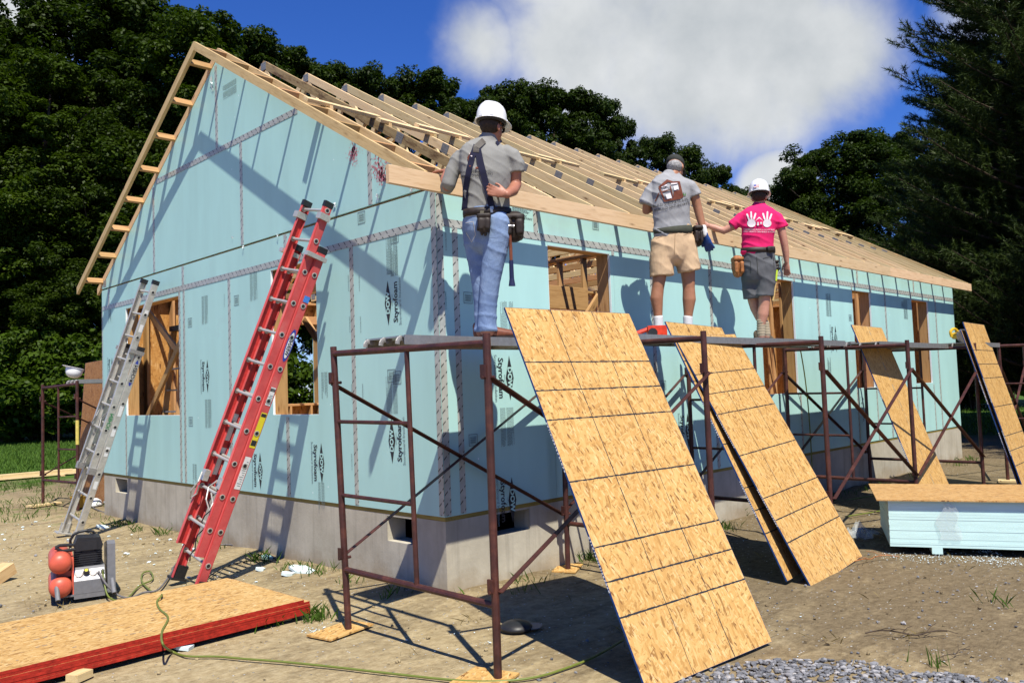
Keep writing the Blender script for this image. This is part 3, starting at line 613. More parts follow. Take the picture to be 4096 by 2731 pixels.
# sub-fascia boards along the eaves
for a, c in [(-0.66, 4.37), (4.372, 9.25), (9.252, LEN+0.33)]:
    board('fascia_board', (a, -0.232, 2.683+G), (c, -0.232, 2.683+G), 0.038, 0.143, LUMF, house)
# short spacer boards nailed across the truss tops
for a, c, y in [(-0.2, 0.66, 1.66), (0.54, 1.30, 1.5), (1.24, 2.0, 1.76), (2.55, 3.3, 1.62), (3.2, 4.0, 1.8), (4.35, 5.1, 1.66), (5.3, 6.0, 1.8), (7.05, 7.80, 1.68), (7.75, 8.5, 1.86), (9.0, 9.75, 1.72), (9.65, 10.38, 1.82), (10.35, 11.1, 1.68), (11.0, 11.75, 1.8), (11.7, 12.5, 1.66)]:
    board('spacer_board', (a, y, RT(y)+0.03), (c, y, RT(y)+0.03+random.uniform(-.006, .006)), 0.089, 0.036, LUM, house, (0, -SN, CS))
    for x in [t for t in TX if a+0.05 < t < c-0.02][:2]: board('shadow_block', (x+0.045, y, RT(y)-0.14), (x+0.045, y, RT(y)+0.008), 0.038, 0.085, LUM2, house, (0, 1, 0))  # added blocks give shape to the shadow and web under each board

# ---------------------------------------------------------- print on the foam boards
def text_mesh(s, size, bold=0.0, align='CENTER'):
    c = bpy.data.curves.new('txt', 'FONT'); c.body = s; c.size = size; c.offset = bold; c.align_x = align; c.align_y = 'CENTER'; c.resolution_u = 2
    o = bpy.data.objects.new('txt', c); COL.objects.link(o); dg = bpy.context.evaluated_depsgraph_get(); me = bpy.data.meshes.new_from_object(o.evaluated_get(dg)); bpy.data.objects.remove(o); return me
def print_mesh(parts, name):
    """parts: list of (mesh, material, dx, dy, sx)"""
    bb = MB(); mats = []; mi = []
    for me, m, dx, dy, dz, sx in parts:
        if m not in mats: mats.append(m)
        vs = [(v.co.x*sx+dx, v.co.y+dy, dz) for v in me.vertices]; fs = [tuple(q.vertices) for q in me.polygons]; bb.add(vs, fs); mi += [mats.index(m)]*len(fs)
    me = bb.mesh(name, mats)
    if len(me.polygons) == len(mi): me.polygons.foreach_set('material_index', mi)
    me.update(); return me
dia = MB().add([(-0.2, 0, 0), (0, -0.05, 0), (0.2, 0, 0), (0, 0.05, 0)], [(0, 1, 2, 3)]).mesh('diamond')
LOGO = print_mesh([(dia, INK, 0, 0.075, 0, 1), (text_mesh('DOW', 0.072, 0.003), FOAM, 0, 0.075, 0.0008, 1.05), (text_mesh('Styrofoam', 0.088, 0.0018), INK, 0.0, -0.035, 0, 0.98), (text_mesh('Scoreboard Insulation', 0.047, 0.0), INKG, 0.0, -0.098, 0, 1.0), (text_mesh('BRAND', 0.014, 0), INKG, 0.02, 0.012, 0, 2.2)], 'foam_logo')
def small_print(seed, n, L):
    rr = random.Random(seed); bb = MB()
    for i in range(n):
        x = -L/2; y = 0.011*(n/2-i) - (0.012 if i > n*0.55 else 0)
        e = L/2*(1.0 if rr.random() < 0.7 else rr.uniform(0.2, 0.9))
        while x < e-0.01:
            w = rr.uniform(0.008, 0.03); bb.add([(x, y, 0), (min(e, x+w), y, 0), (min(e, x+w), y+0.0048, 0), (x, y+0.0048, 0)], [(0, 1, 2, 3)]); x += w+0.005
    return bb.mesh('fine_print', INKG)
FINE = [small_print(1, 14, 0.34), small_print(2, 9, 0.26)]
bc = MB()
for lo, hi in [((-0.05, -0.05), (0.05, -0.044)), ((-0.05, 0.044), (0.05, 0.05)), ((-0.05, -0.044), (-0.044, 0.044)), ((0.044, -0.044), (0.05, 0.044))]: bc.add([(lo[0], lo[1], 0), (hi[0], lo[1], 0), (hi[0], hi[1], 0), (lo[0], hi[1], 0)], [(0, 1, 2, 3)])
for i in range(11): x = -0.034+i*0.0062; bc.add([(x, -0.034, 0), (x+0.0018+0.0014*(i*7 % 3), -0.034, 0), (x+0.0018+0.0014*(i*7 % 3), 0.034, 0), (x, 0.034, 0)], [(0, 1, 2, 3)])
BARC = bc.mesh('bar_code', INKG)
SER = print_mesh([(text_mesh('000782W010', 0.022, 0), INKG, 0, 0, 0, 1.25)], 'serial_number')
def stick(me, wall, dx, dy, mode, name, s=1.0):
    if wall == 'g': P = on_x(dx, dy, -0.0022); u, nrm, par = Vector((0, -1, 0)), Vector((-1, 0, 0)), sh_g
    else: P = on_y(dx, dy, -0.0022); u, nrm, par = Vector((1, 0, 0)), Vector((0, -1, 0)), sh_l
    v = Vector((0, 0, 1))
    X, Y = {'U': (v, -u), 'D': (-v, u), 'H': (u, v), 'R': (-u, -v)}[mode]
    return obj(name, me, par, Matrix.Translation(P) @ Matrix((X*s, Y*s, nrm)).transposed().to_4x4())
for w, dx, dy, m in [('g', 903, 694, 'U'), ('g', 912, 1012, 'U'), ('g', 470, 864, 'D'), ('g', 590, 1080, 'D'), ('g', 729, 1063, 'D'), ('g', 253, 852, 'D'), ('l', 1157, 868, 'D'), ('l', 1163, 1150, 'D'), ('l', 1915, 778, 'D'), ('l', 1572, 990, 'D'), ('l', 1985, 940, 'D')]:
    stick(LOGO, w, dx, dy, m, 'foam_logo')
for w, dx, dy, m, k in [('g', 470, 712, 'D', 0), ('g', 478, 950, 'D', 0), ('g', 582, 655, 'D', 0), ('g', 900, 585, 'U', 0), ('g', 900, 905, 'U', 0), ('g', 738, 1138, 'D', 1), ('g', 447, 1090, 'D', 1), ('g', 745, 885, 'D', 1), ('g', 252, 722, 'D', 1), ('l', 1165, 980, 'D', 0), ('l', 1165, 735, 'U', 0), ('l', 1200, 490, 'H', 1), ('l', 1903, 700, 'U', 0), ('l', 2080, 710, 'U', 0), ('l', 1905, 840, 'U', 1), ('g', 527, 205, 'R', 0), ('g', 905, 600, 'U', 1)]:
    stick(FINE[k], w, dx, dy, m, 'fine_print')
for w, dx, dy in [('g', 543, 690), ('g', 436, 741), ('g', 438, 968), ('g', 830, 500), ('g', 906, 544), ('g', 899, 863), ('g', 672, 545), ('l', 1075, 684), ('l', 974, 866), ('l', 1368, 517), ('l', 1524, 884), ('l', 1953, 730), ('l', 2073, 700), ('l', 1087, 1010), ('g', 912, 867), ('l', 2160, 640)]:
    if not (w == 'l' and dx < 1000): stick(BARC, w, dx, dy, 'U', 'bar_code', 1.15 if w == 'g' else 1.0)
for w, dx, dy in [('g', 800, 650), ('g', 825, 650), ('g', 803, 745), ('g', 828, 745), ('g', 808, 900), ('g', 833, 900), ('g', 640, 1000), ('g', 515, 690), ('g', 808, 1060), ('l', 1024, 555), ('l', 1024, 690), ('l', 1172, 620), ('l', 1258, 745)]: stick(SER, w, dx, dy, 'D', 'serial_number')
dm = MB().add([(-0.13, -0.03, 0), (0, -0.065, 0), (0.13, -0.03, 0), (0.13, 0.0, 0), (-0.13, 0.0, 0)], [(0, 1, 2, 3, 4)])
# red spray-paint marks near the rake
for dx, dy, s in [(868, 378, 0.17), (812, 352, 0.12), (878, 400, 0.12)]:
    P = on_x(dx, dy, -0.0016); sb = MB(); rr = random.Random(int(dx))
    for i in range(130):
        a = rr.gauss(0, s*0.4); c = rr.gauss(0, s*0.62); q = rr.uniform(0.003, 0.016)*math.exp(-(a*a+c*c)/(s*s*0.8)) + 0.002; t = rr.uniform(0, 6)
        sb.add([(0, a+q*math.cos(t+k*2.1), c+1.5*q*math.sin(t+k*2.1)) for k in range(3)], [(0, 1, 2)])
    obj('spray_mark', sb.mesh('spray_mark', SPRAY), sh_g, Matrix.Translation(P))['kind'] = 'stuff'
# ragged foam torn off at the peak and along the seam
for dx, dy, s in [(487, 185, 0.09), (490, 205, 0.07), (868, 452, 0.05), (945, 437, 0.045), (640, 540, 0.03), (770, 472, 0.04), (535, 545, 0.025), (560, 568, 0.03)]:
    P = on_x(dx, dy, -0.004); rr = random.Random(int(dx)); sb = MB()
    for i in range(5):
        pts = [(rr.uniform(-0.02, 0), rr.uniform(-s, s)*0.5, rr.uniform(-s, s)*0.8) for _ in range(3)]; sb.add(pts, [(0, 1, 2)])
    obj('torn_foam', sb.mesh('torn_foam', FOAMW), sh_g, Matrix.Translation(P))

# ------------------------------------------------------------------ scaffolds
PR = 0.024
def sc_frame(parent, base_in, base_out, h=2.0, lean_in=(0, 0), lean_out=(0, 0), inner_ladder=True):
    """one welded end frame standing between two ground points; ladder rungs by the first point"""
    a0 = Vector(base_in); c0 = Vector(base_out); a1 = a0 + Vector((lean_in[0], lean_in[1], h+0.02)); c1 = c0 + Vector((lean_out[0], lean_out[1], h))
    fr = bpy.data.objects.new('frame', None); fr.empty_display_size = 0.2; link(fr, parent, Matrix.Translation(a0))
    A = lambda z: a0.lerp(a1, z/h); C = lambda z: c0.lerp(c1, z/h)
    for p0, p1 in ((a0, a1), (c0, c1)): MB().tube([p0, p0.lerp(p1, .5), p1], PR, 12).build('post', RUST, fr, smooth=False)
    def bar(p0, p1, r, nm): MB().tube([p0, p1], r, 10).build(nm, RUST, fr)
    zt, zb = h-0.05, 0.42
    bar(A(zt), C(zt-0.01), 0.023, 'top_rail'); bar(A(zb), C(zb), 0.021, 'bottom_rail')
    f = 0.53; B = lambda z: A(z).lerp(C(z), f)
    bar(B(zt), B(zb), 0.017, 'ladder_post')
    for z in (1.46, 0.94): bar(A(z), B(z), 0.014, 'rung')
    for P in (A, C):
        for z in (1.74, 0.50):
            q = P(z); MB().tube([q + Vector((-0.05, 0, 0)), q + Vector((0.05, 0, 0))], 0.011, 8).box(q + Vector((-0.044, -0.02, -0.0)), q + Vector((-0.030, 0.02, 0.075))).build('brace_lock', RUST, fr)
    return A, C
def brace(parent, p0, p1):
    p0 = Vector(p0); p1 = Vector(p1)
    b = MB(); M, L = frame(p0, p1); b.box((0, -0.019, -0.0025), (L, 0.019, 0.0025), M).box((0, 0.0145, -0.019), (L, 0.019, 0.0025), M); b.build('cross_brace', RUST, parent)
scaf = thing('scaffold', 'long rusty brown steel scaffold along the eave wall that the three men stand on', 'scaffold', (-1.04, -0.9, 0))
FX = [-1.04, 1.32, 3.43, 5.71, 8.25]; FR = []
for i, x in enumerate(FX):
    FR.append(sc_frame(scaf, (x, -0.14, 0.0), (x-0.01, -1.68, 0.0), 2.0 if i == 0 else 2.07, (0, 0.11) if i == 0 else (0.02, 0.0), (0, 0.0)))
for i in range(4):
    for s in (0, 1):
        if i == 1 and s == 1: continue
        P, Q = FR[i][s], FR[i+1][s]; o = Vector((0, -0.03 if s else 0.03, 0))
        brace(scaf, P(1.74)+o, Q(0.50)+o); brace(scaf, P(0.50)+o*1.35, Q(1.74)+o*1.35)
scr = thing('scaffold', 'rusty scaffold frame at the right edge beyond the last leaning board', 'scaffold', (9.75, -1.6, 0))
R1 = sc_frame(scr, (9.72, -1.60, 0), (9.9, -3.15, 0), 2.08); R2 = sc_frame(scr, (11.8, -1.45, 0), (12.0, -3.0, 0), 2.05)
brace(scr, R1[0](1.74), R2[0](0.5)); brace(scr, R1[0](0.5), R2[0](1.74)); brace(scr, R1[1](1.74), R2[1](0.5))
scl = thing('scaffold', 'rusty scaffold with a yellow-taped post behind the left corner of the house', 'scaffold', (-0.1, 9.9, 0))
L1 = sc_frame(scl, (-0.02, 8.95, 0), (-0.16, 10.25, 0), 2.02); L2 = sc_frame(scl, (2.2, 8.75, 0), (2.1, 10.2, 0), 2.02)
for s in (0, 1): brace(scl, L1[s](1.74), L2[s](0.5)); brace(scl, L1[s](0.5), L2[s](1.74))
q = L1[0](1.25); MB().tube([L1[0](1.02), L1[0](1.4)], 0.0265, 12).build('yellow_tape', plain('yellow_tape', (0.62, 0.5, 0.12), 0.5, 0.3), scl)

def plank(x0, x1, y0, y1, z, label):
    t = thing('scaffold_plank', label, 'plank', ((x0+x1)/2, (y0+y1)/2, z), 'aluminium scaffold planks')
    b = MB(); n = 5; w = (y1-y0)
    b.box((x0, y0, z-0.012), (x1, y1, z)).build('deck', ALU, t)
    for y in (y0, y1): MB().box((x0, y-0.004, z-0.062), (x1, y+0.004, z+0.002)).build('side_rail', ALU, t)
    for k in range(int((x1-x0)/0.5)): xx = x0+0.25+0.5*k; MB().box((xx-0.02, y0+0.005, z-0.06), (xx+0.02, y1-0.005, z-0.014)).build('cross_rib', ALU, t)
    for x, s in ((x0, -1), (x1, 1)):
        for f in (0.08, 0.5, 0.92):
            y = y0+w*f; pts = [(x-s*0.06, y, z-0.02)] + [(x + s*(0.0) + s*0.032*math.cos(a), y, z-0.055+0.036*math.sin(a)) for a in (2.4, 1.9, 1.4, 0.9, 0.4, -0.1)]
            MB().tube([Vector(p) for p in pts], 0.008, 8, flat=2.4).build('hook', PLATE, t)
ZPL = 2.08
for i in range(4):
    plank(FX[i]+0.03, FX[i+1]-0.03, (-0.84, -1.0, -0.96, -1.0)[i], (-0.40, -0.50, -0.48, -0.50)[i], ZPL-0.03 if i == 0 else ZPL+0.025-0.01*(i % 2), ['aluminium plank under the man in blue jeans', 'aluminium plank under the man in khaki shorts', 'aluminium plank under the man in the pink shirt', 'aluminium plank on the scaffold bay right of the man in pink'][i])
plank(FX[3]+0.03, FX[4]-0.03, -1.35, -0.90, ZPL-0.004, 'outer aluminium plank on the fourth scaffold bay'); plank(8.28, 9.7, -1.62, -1.17, ZPL+0.01, 'aluminium plank carrying the yellow circular saw'); plank(0.0, 2.15, 8.98, 9.43, 2.06, 'aluminium plank on the scaffold behind the left corner of the house')

# wooden pads under scaffold feet
def pad(name, x, y, w, l, rot, mat, label, th=0.012):
    M = Matrix.Translation((x, y, 0)) @ Matrix.Rotation(rot, 4, 'Z')
    return tag(MB().box((-w/2, -l/2, 0), (w/2, l/2, th)).build(name, mat, None, M), label, 'board')
pad('foot_pad', -1.08, -0.10, 0.42, 0.24, 0.2, OSB, 'osb offcut under the front left scaffold foot')
pad('foot_pad', -1.1, -1.62, 0.30, 0.30, 0.3, OSB, 'osb offcut under the nearest scaffold foot')
pad('foot_pad', 1.36, -0.1, 0.34, 0.22, 0.5, OSB, 'osb offcut under the scaffold foot by the foundation')
pad('foot_pad', 9.72, -1.6, 0.3, 0.25, 0.2, LUM, 'wood pad under the scaffold foot by the rightmost leaning board', 0.03)
pad('foot_pad', -0.16, 10.2, 0.5, 0.2, 0.3, LUM, 'pale wood pad under the far left scaffold foot', 0.03)
pad('wood_offcut', 6.6, -1.9, 0.5, 0.12, 0.4, LUM2, 'weathered wood block lying behind the foam stack', 0.09)

# ------------------------------------------------------------------ osb boards
def osb_sheet(BL, BR, TL, label, lines=True, edge=BLUEE, mid=False, name='osb_board', group='osb boards leaning on the scaffold', mat=OSB, T=0.0115):
    BL, BR, TL = Vector(BL), Vector(BR), Vector(TL)
    X = (TL-BL); H = X.length; X.normalize(); Yv = (BL-BR); Wd = Yv.length; Yv.normalize(); Z = X.cross(Yv).normalized(); Yv = Z.cross(X)
    M = Matrix.Translation(BR) @ Matrix((X, Yv, Z)).transposed().to_4x4()
    if Z.y > 0: pass
    o = MB().box((0, 0, -T), (H, Wd, 0)).build(name, mat, None, M); tag(o, label, 'board', group)
    sgn = 1 if (M.to_3x3() @ Vector((0, 0, 1))).dot(CAM - BL) > 0 else -1
    zz = 0.0006 if sgn > 0 else -T-0.0006
    if lines:
        for k, t in enumerate((1/6, 1/4, 1/3, 1/2, 2/3, 3/4, 5/6)):
            x = H*t; b = MB(); rr = random.Random(k); y = 0.0
            while y < Wd-0.001:
                e = min(Wd, y+0.024); w = rr.uniform(0.0030, 0.0060); j = rr.uniform(-.001, .001); b.add([(x-w+j, y, zz), (x+w+j, y, zz), (x+w+j, e, zz), (x-w+j, e, zz)], [(0, 1, 2, 3)]); y = e
            obj('nailing_line', b.mesh('nailing_line', INK), o, M)
        for k, t in enumerate((1/3, 1/2, 2/3)):
            y = Wd*t; b = MB(); rr = random.Random(k+20); x = 0.0
            while x < H:
                l = rr.uniform(0.05, 0.3); w = rr.uniform(0.0016, 0.0038) if k != 1 else rr.uniform(0.0004, 0.0014); b.add([(x, y-w, zz), (min(H, x+l), y-w, zz), (min(H, x+l), y+w, zz), (x, y+w, zz)], [(0, 1, 2, 3)]); x += l+rr.uniform(0, 0.02)
            obj('nailing_line', b.mesh('nailing_line', INK), o, M)
    if mid:
        b = MB(); rr = random.Random(5); x = 0.0
        while x < H:
            l = rr.uniform(0.02, 0.12); w = rr.uniform(0.003, 0.012); y = Wd/2+rr.uniform(-.012, .012); b.add([(x, y-w, zz), (min(H, x+l), y-w*.6, zz), (min(H, x+l), y+w, zz), (x, y+w*.5, zz)], [(0, 1, 2, 3)]); x += l+rr.uniform(0.0, 0.06)
        obj('nailing_line', b.mesh('nailing_line', INKG), o, M)
    for lo, hi in [((-0.001, Wd, -T-0.0008), (H+0.001, Wd+0.0012, 0.0008)), ((-0.001, -0.0012, -T-0.0008), (H+0.001, 0, 0.0008)), ((H, 0, -T-0.0008), (H+0.0012, Wd, 0.0008)), ((-0.0012, 0, -T-0.0008), (0, Wd, 0.0008))]:
        obj('painted_edge', MB().box(lo, hi).mesh('painted_edge', edge), o, M)
    if edge is BLUEE:                            # white lettering blocks stamped along the edge
        b = MB(); rr = random.Random(int(BL.x*100))
        for x0 in (0.55, 1.28):
            x = x0
            while x < x0+0.33: l = rr.uniform(0.006, 0.016); b.add([(x, Wd+0.0018, -T+0.001), (x+l, Wd+0.0018, -T+0.001), (x+l, Wd+0.0018, -0.001), (x, Wd+0.0018, -0.001)], [(0, 1, 2, 3)]); x += l+rr.uniform(0.006, 0.012)
        obj('edge_stamp', b.mesh('edge_stamp', LBL), o, M)['kind'] = 'stuff'
    return o
def up(p): return (p[0], p[1], p[2]+G)
osb_sheet(up((-0.702, -2.478, -0.63)), up((0.515, -2.562, -0.63)), up((-0.629, -1.416, 1.556)), 'large osb board leaning on the scaffold, the nearest of the leaning boards')
osb_sheet(up((2.10, -2.06, -0.63)), up((3.32, -2.0, -0.63)), up((1.93, -0.965, 1.50)), 'osb board leaning in front of the man in khaki shorts, front one of its pair')
osb_sheet(up((2.00, -1.93, -0.63)), up((3.21, -1.78, -0.63)), up((1.90, -0.93, 1.575)), 'osb board mostly hidden behind another one leaning in front of the man in khaki shorts')
osb_sheet(up((5.946, -1.746, -0.63)), up((7.162, -1.652, -0.63)), up((5.885, -0.967, 1.672)), 'osb board without cross lines leaning on the scaffold behind the foam stack', False, mid=True)
osb_sheet(up((8.121, -2.209, -0.63)), up((9.339, -2.135, -0.63)), up((8.084, -1.605, 1.724)), 'osb board leaning at the right edge of the picture')
osb_sheet(up((8.15, -2.16, -0.63)), up((9.36, -2.08, -0.63)), up((8.07, -1.57, 1.63)), 'osb board hidden behind the rightmost leaning board', False)
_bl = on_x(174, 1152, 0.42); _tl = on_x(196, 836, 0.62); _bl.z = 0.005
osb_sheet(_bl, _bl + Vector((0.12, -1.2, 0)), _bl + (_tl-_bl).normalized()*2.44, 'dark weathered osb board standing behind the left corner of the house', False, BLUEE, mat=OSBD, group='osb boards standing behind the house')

# stack of subfloor boards with red painted edges, front left
def sheet_stack():
    zs = 0.03; cols = []
    for k in range(6):
        dx, dy = random.uniform(-.004, .004), random.uniform(-.003, .003)
        if k == 5: dx, dy = -0.05, -0.0
        M = Matrix.Translation((-3.47+dx, 0.36+dy, zs+k*0.0186)) @ Matrix.Rotation(math.radians(0.7 + random.uniform(-.06, .06)), 4, 'Z')
        o = MB().box((0, 0, 0), (2.44, 1.22, 0.0182)).build('subfloor_board', OSBF, None, M)
        tag(o, 'topmost red-edged subfloor board of the stack in the lower left corner' if k == 5 else 'red-edged subfloor board of the lower left stack, %s from the bottom' % ['lowest,', 'second', 'third', 'fourth', 'fifth'][k], 'board', 'stacked subfloor boards')
        for lo, hi in [((0, -0.0015, -0.0001), (2.44, 0, 0.0179)), ((2.44, 0, -0.0001), (2.4415, 1.22, 0.0179)), ((0, 1.22, -0.0001), (2.44, 1.2215, 0.0179))]: obj('painted_edge', MB().box(lo, hi).mesh('painted_edge', REDE), o, M)
        if k == 5:
            b = MB(); rr = random.Random(3)
            for r in range(5):
                x = 0.25 + 0.1*r
                while x < 2.2: l = rr.uniform(0.01, 0.04); y = 0.15+0.2*r; b.add([(x, y, 0.0186), (x+l, y, 0.0186), (x+l, y+0.02, 0.0186), (x, y+0.02, 0.0186)], [(0, 1, 2, 3)]); x += l+rr.choice([0.015, 0.02, 0.3])
            obj('stamp_mark', b.mesh('stamp_mark', plain('faint_stamp', (0.30, 0.22, 0.14), 0.8, 0.1)), o, M)['kind'] = 'stuff'
sheet_stack()
MB_ = Matrix.Translation((-2.66, 0.30, 0)) @ Matrix.Rotation(0.5, 4, 'Z')
tag(MB().box((-0.06, -0.03, 0), (0.06, 0.06, 0.045)).build('wood_block', LUM, None, MB_), 'small wood block under the front edge of the red-edged stack', 'block')
for x, y, nm in ((-1.2, 0.75, 'wood block hidden under the right end of the red-edged stack'), (-3.0, 1.0, 'wood block hidden under the left end of the red-edged stack')):
    tag(MB().box((x-0.05, y-0.3, 0.0), (x+0.05, y+0.3, 0.029)).build('wood_block', LUM2, None), nm, 'block')

# stack of foam boards, right
fo = Vector((3.66, -2.13, 0.06)); ux_, vx_ = Vector((0.42, -0.907, 0)).normalized(), Vector((0.907, 0.42, 0)).normalized()
MF = Matrix.Translation(fo) @ Matrix((ux_, vx_, Vector((0, 0, 1)))).transposed().to_4x4()
NF = 17
for k in range(NF):
    j = random.uniform(-.002, .002); i_ = random.uniform(-.003, .002); M = MF @ Matrix.Translation((i_, j, k*0.0252))
    o = MB().box((0, 0, 0), (2.44, 1.22, 0.0247)).build('foam_board', FOAMS, None, M)
    tag(o, 'uppermost pale green foam board of the stack on the right' if k == NF-1 else 'pale green foam board of the right-hand stack, %s from the ground' % ('lowest second third fourth fifth sixth seventh eighth ninth tenth eleventh twelfth thirteenth fourteenth fifteenth sixteenth'.split()[k]), 'board', 'stacked foam boards')
M = MF @ Matrix.Translation((-0.10, -0.05, NF*0.0252+0.001))
tag(MB().box((0, 0, 0), (2.5, 1.24, 0.012)).build('osb_board', mat_osb('osb_cover', (0.88, 0.80, 0.74)), None, M), 'brownish osb board lying flat on top of the foam stack', 'board')
for x in (0.35, 2.0):
    M = MF @ Matrix.Translation((x, 0, -0.06)); tag(MB().box((0, 0.0, 0), (0.09, 1.2, 0.059)).build('foam_support', FOAMS, None, M), 'pale support strip under the foam stack' if x < 1 else 'pale support strip under the far end of the foam stack', 'block')
# clear film: torn strip on the face of the stack, and film on the ground beside it
def film_sheet(name, pts, label, cat='plastic film', parent=None):
    n = len(pts[0]); b = MB(); b.v = [tuple(p) for row in pts for p in row]
    for i in range(len(pts)-1):
        for j in range(n-1): b.f.append((i*n+j, i*n+j+1, (i+1)*n+j+1, (i+1)*n+j))
    o = b.build(name, FILM, parent, smooth=True); return tag(o, label, cat) if label else o
rows = []
for i in range(10):
    w = 0.05 + 0.10*min(1, i/3.0); rows.append([MF @ Vector((0.50 + 0.02*math.sin(i) + (j/6-0.5)*w*2*0.6, -0.012-0.014*abs(math.sin(j*1.3+i*0.6)), NF*0.0252-0.02-i*0.037)) for j in range(7)])
film_sheet('plastic_film', rows, 'torn strip of clear film hanging on the face of the foam stack')
def crumple(name, c, r, h, label, seed):
    rows = []; 
    for i in range(13):
        rows.append([Vector((c[0]+(i/12-0.5)*2*r*(0.8+0.4*noise.noise((i*.7, j*.5, seed))), c[1]+(j/12-0.5)*1.5*r*(0.8+0.4*noise.noise((i*.6, j*.9, seed+3))), 0.012+h*max(0, 0.35+noise.noise((i*0.55, j*0.55, seed*2.1)))*math.exp(-((i-6)**2+(j-6)**2)/26))) for j in range(13)])
    film_sheet(name, rows, label)
pf = on_z(1975, 1232); crumple('plastic_film', pf, 0.26, 0.2, 'crumpled clear film on the dirt left of the foam stack', 1.0)
crumple('plastic_film', (5.7, -2.15, 0), 0.4, 0.3, 'crumpled clear film behind the foam stack', 4.0); crumple('plastic_film', (6.7, -2.6, 0), 0.4, 0.3, 'crumpled clear film beyond the foam stack near the right edge', 7.0)

# ------------------------------------------------------------------ ladders
def ladder(label, base, top, lat, mats, secs, rung_gap=0.305, dep=0.095):
    base = Vector(base); top = Vector(top); d = (top-base); Lt = d.length; d.normalize(); lat = Vector(lat); lat = (lat - d*lat.dot(d)).normalized(); nrm = lat.cross(d)
    if nrm.x > 0: nrm = -nrm
    M = Matrix.Translation(base) @ Matrix((lat, nrm, d)).transposed().to_4x4()
    t = thing('extension_ladder', label, 'ladder', base); rail_m, web_m, rung_m = mats
    for si, (z0, z1, hw, y0, off) in enumerate(secs):
        for s in (-1, 1):
            x = s*hw
            b = MB(); b.box((x-0.004, y0, z0), (x+0.004, y0+dep, z1)); rl = obj('rail', b.mesh('rail', web_m), t, M)
            for yy in (y0, y0+dep): obj('rail_flange', MB().box((min(x, x-s*0.030), yy-0.003, z0), (max(x, x-s*0.030), yy+0.003, z1)).mesh('rail_flange', rail_m), rl, M)
            obj('rail_face', MB().box((x+s*0.0042-0.0004, y0+0.004, z0), (x+s*0.0042+0.0004, y0+dep-0.004, z1)).mesh('rail_face', rail_m), rl, M)
            obj('end_cap', MB().box((x-s*0.034 if s > 0 else x-0.006, y0-0.006, z1-0.05), (x+0.006 if s > 0 else x+0.034, y0+dep+0.006, z1+0.006)).mesh('end_cap', BLACK), rl, M)
        z = z0 + off; yc = y0+dep*0.5
        while z < z1-0.06:
            b = MB(); b.tube([Vector((-hw-0.006, yc, z)), Vector((hw+0.006, yc, z))], 0.0165, 12, flat=0.85)
            for s in (-1, 1):
                b.tube([Vector((s*hw-s*0.010, yc, z)), Vector((s*hw+s*0.010, yc, z))], 0.025, 14)
            me = b.mesh('rung', [rung_m, BLACK]); rg = obj('rung', me, t, M)
            for s in (-1, 1): obj('rung_hole_shade', MB().tube([Vector((s*(hw+0.0101), yc, z)), Vector((s*(hw+0.0108), yc, z))], 0.0165, 12).mesh('rung_hole_shade', BLACK), rg, M)  # flat black disc paints the shade inside the hollow rung end
            z += rung_gap
    return t, M, Lt
rl, RM, RL = ladder('red fibreglass extension ladder leaning on the gable wall', (-1.20, 2.20, 0.0), (-0.10, 1.49, 2.85+G), (0.05, -1, -0.10), (FIBRE, FIBRED, ALUL), [(0.0, 3.28, 0.225, -0.04, 0.27), (0.33, 3.70, 0.20, 0.05, 0.24)], dep=0.082)
def decal(parent, M, x, y, z, w, h, mat, name='label', hw_side=1, t=0.001):
    return obj(name, MB().box((x-t/2, y-w/2, z-h/2), (x+t/2, y+w/2, z+h/2)).mesh(name, mat), parent, M)
xo = 0.225+0.0062; yo = -0.004
decal(rl, RM, xo, yo, 1.52, 0.058, 0.33, YEL, 'warning_label'); decal(rl, RM, xo+0.001, yo, 1.40, 0.05, 0.05, INK, 'warning_symbol'); decal(rl, RM, xo+0.001, yo, 1.66, 0.05, 0.03, INK, 'warning_symbol')
decal(rl, RM, xo, yo, 1.12, 0.058, 0.30, LBL, 'instruction_label'); decal(rl, RM, xo, yo, 1.84, 0.05, 0.17, LBL, 'instruction_label'); decal(rl, RM, xo, yo, 1.90, 0.05, 0.03, INK, 'label_header')
for z in (1.45, 1.12): decal(rl, RM, -0.185-0.0062-0.038, 0.045+0.036, z, 0.055, 0.26, LBL, 'instruction_label') if False else decal(rl, RM, -0.225+0.0052, -0.004, z, 0.05, 0.26, LBL, 'instruction_label')
for z in [1.0+0.02*i for i in range(12)] + [1.77+0.015*i for i in range(6)]:
    if z < 1.26 or z > 1.7: obj('label_text', MB().box((xo+0.0006, yo-0.02, z), (xo+0.0012, yo+0.02-0.01*(int(z*100) % 3), z+0.006)).mesh('label_text', INKG), rl, RM)
ov = MB(); n = 28
for k, (sx, mt) in enumerate(((1.0, BLUE), (0.72, LBL))):
    bb = MB(); bb.v = [(xo+0.0008+0.0006*k, yo+0.036*sx*math.cos(2*math.pi*i/n), 2.33+0.155*(sx+0.08*k)*math.sin(2*math.pi*i/n)) for i in range(n)]; bb.f = [tuple(range(n))]; obj('maker_badge', bb.mesh('maker_badge', mt), rl, RM)
tm = text_mesh('WERNER', 0.052, 0.0015); bb = MB().add([(xo+0.0022, yo - v.co.y, 2.33+v.co.x*0.92) for v in tm.vertices], [tuple(p.vertices) for p in tm.polygons]); obj('maker_name', bb.mesh('maker_name', INK), rl, RM)
decal(rl, RM, xo+0.0012, yo-0.005, 2.78, 0.06, 0.06, plain('blue_sticker', (0.06, 0.22, 0.62), 0.4, 0.4), 'blue_tape')
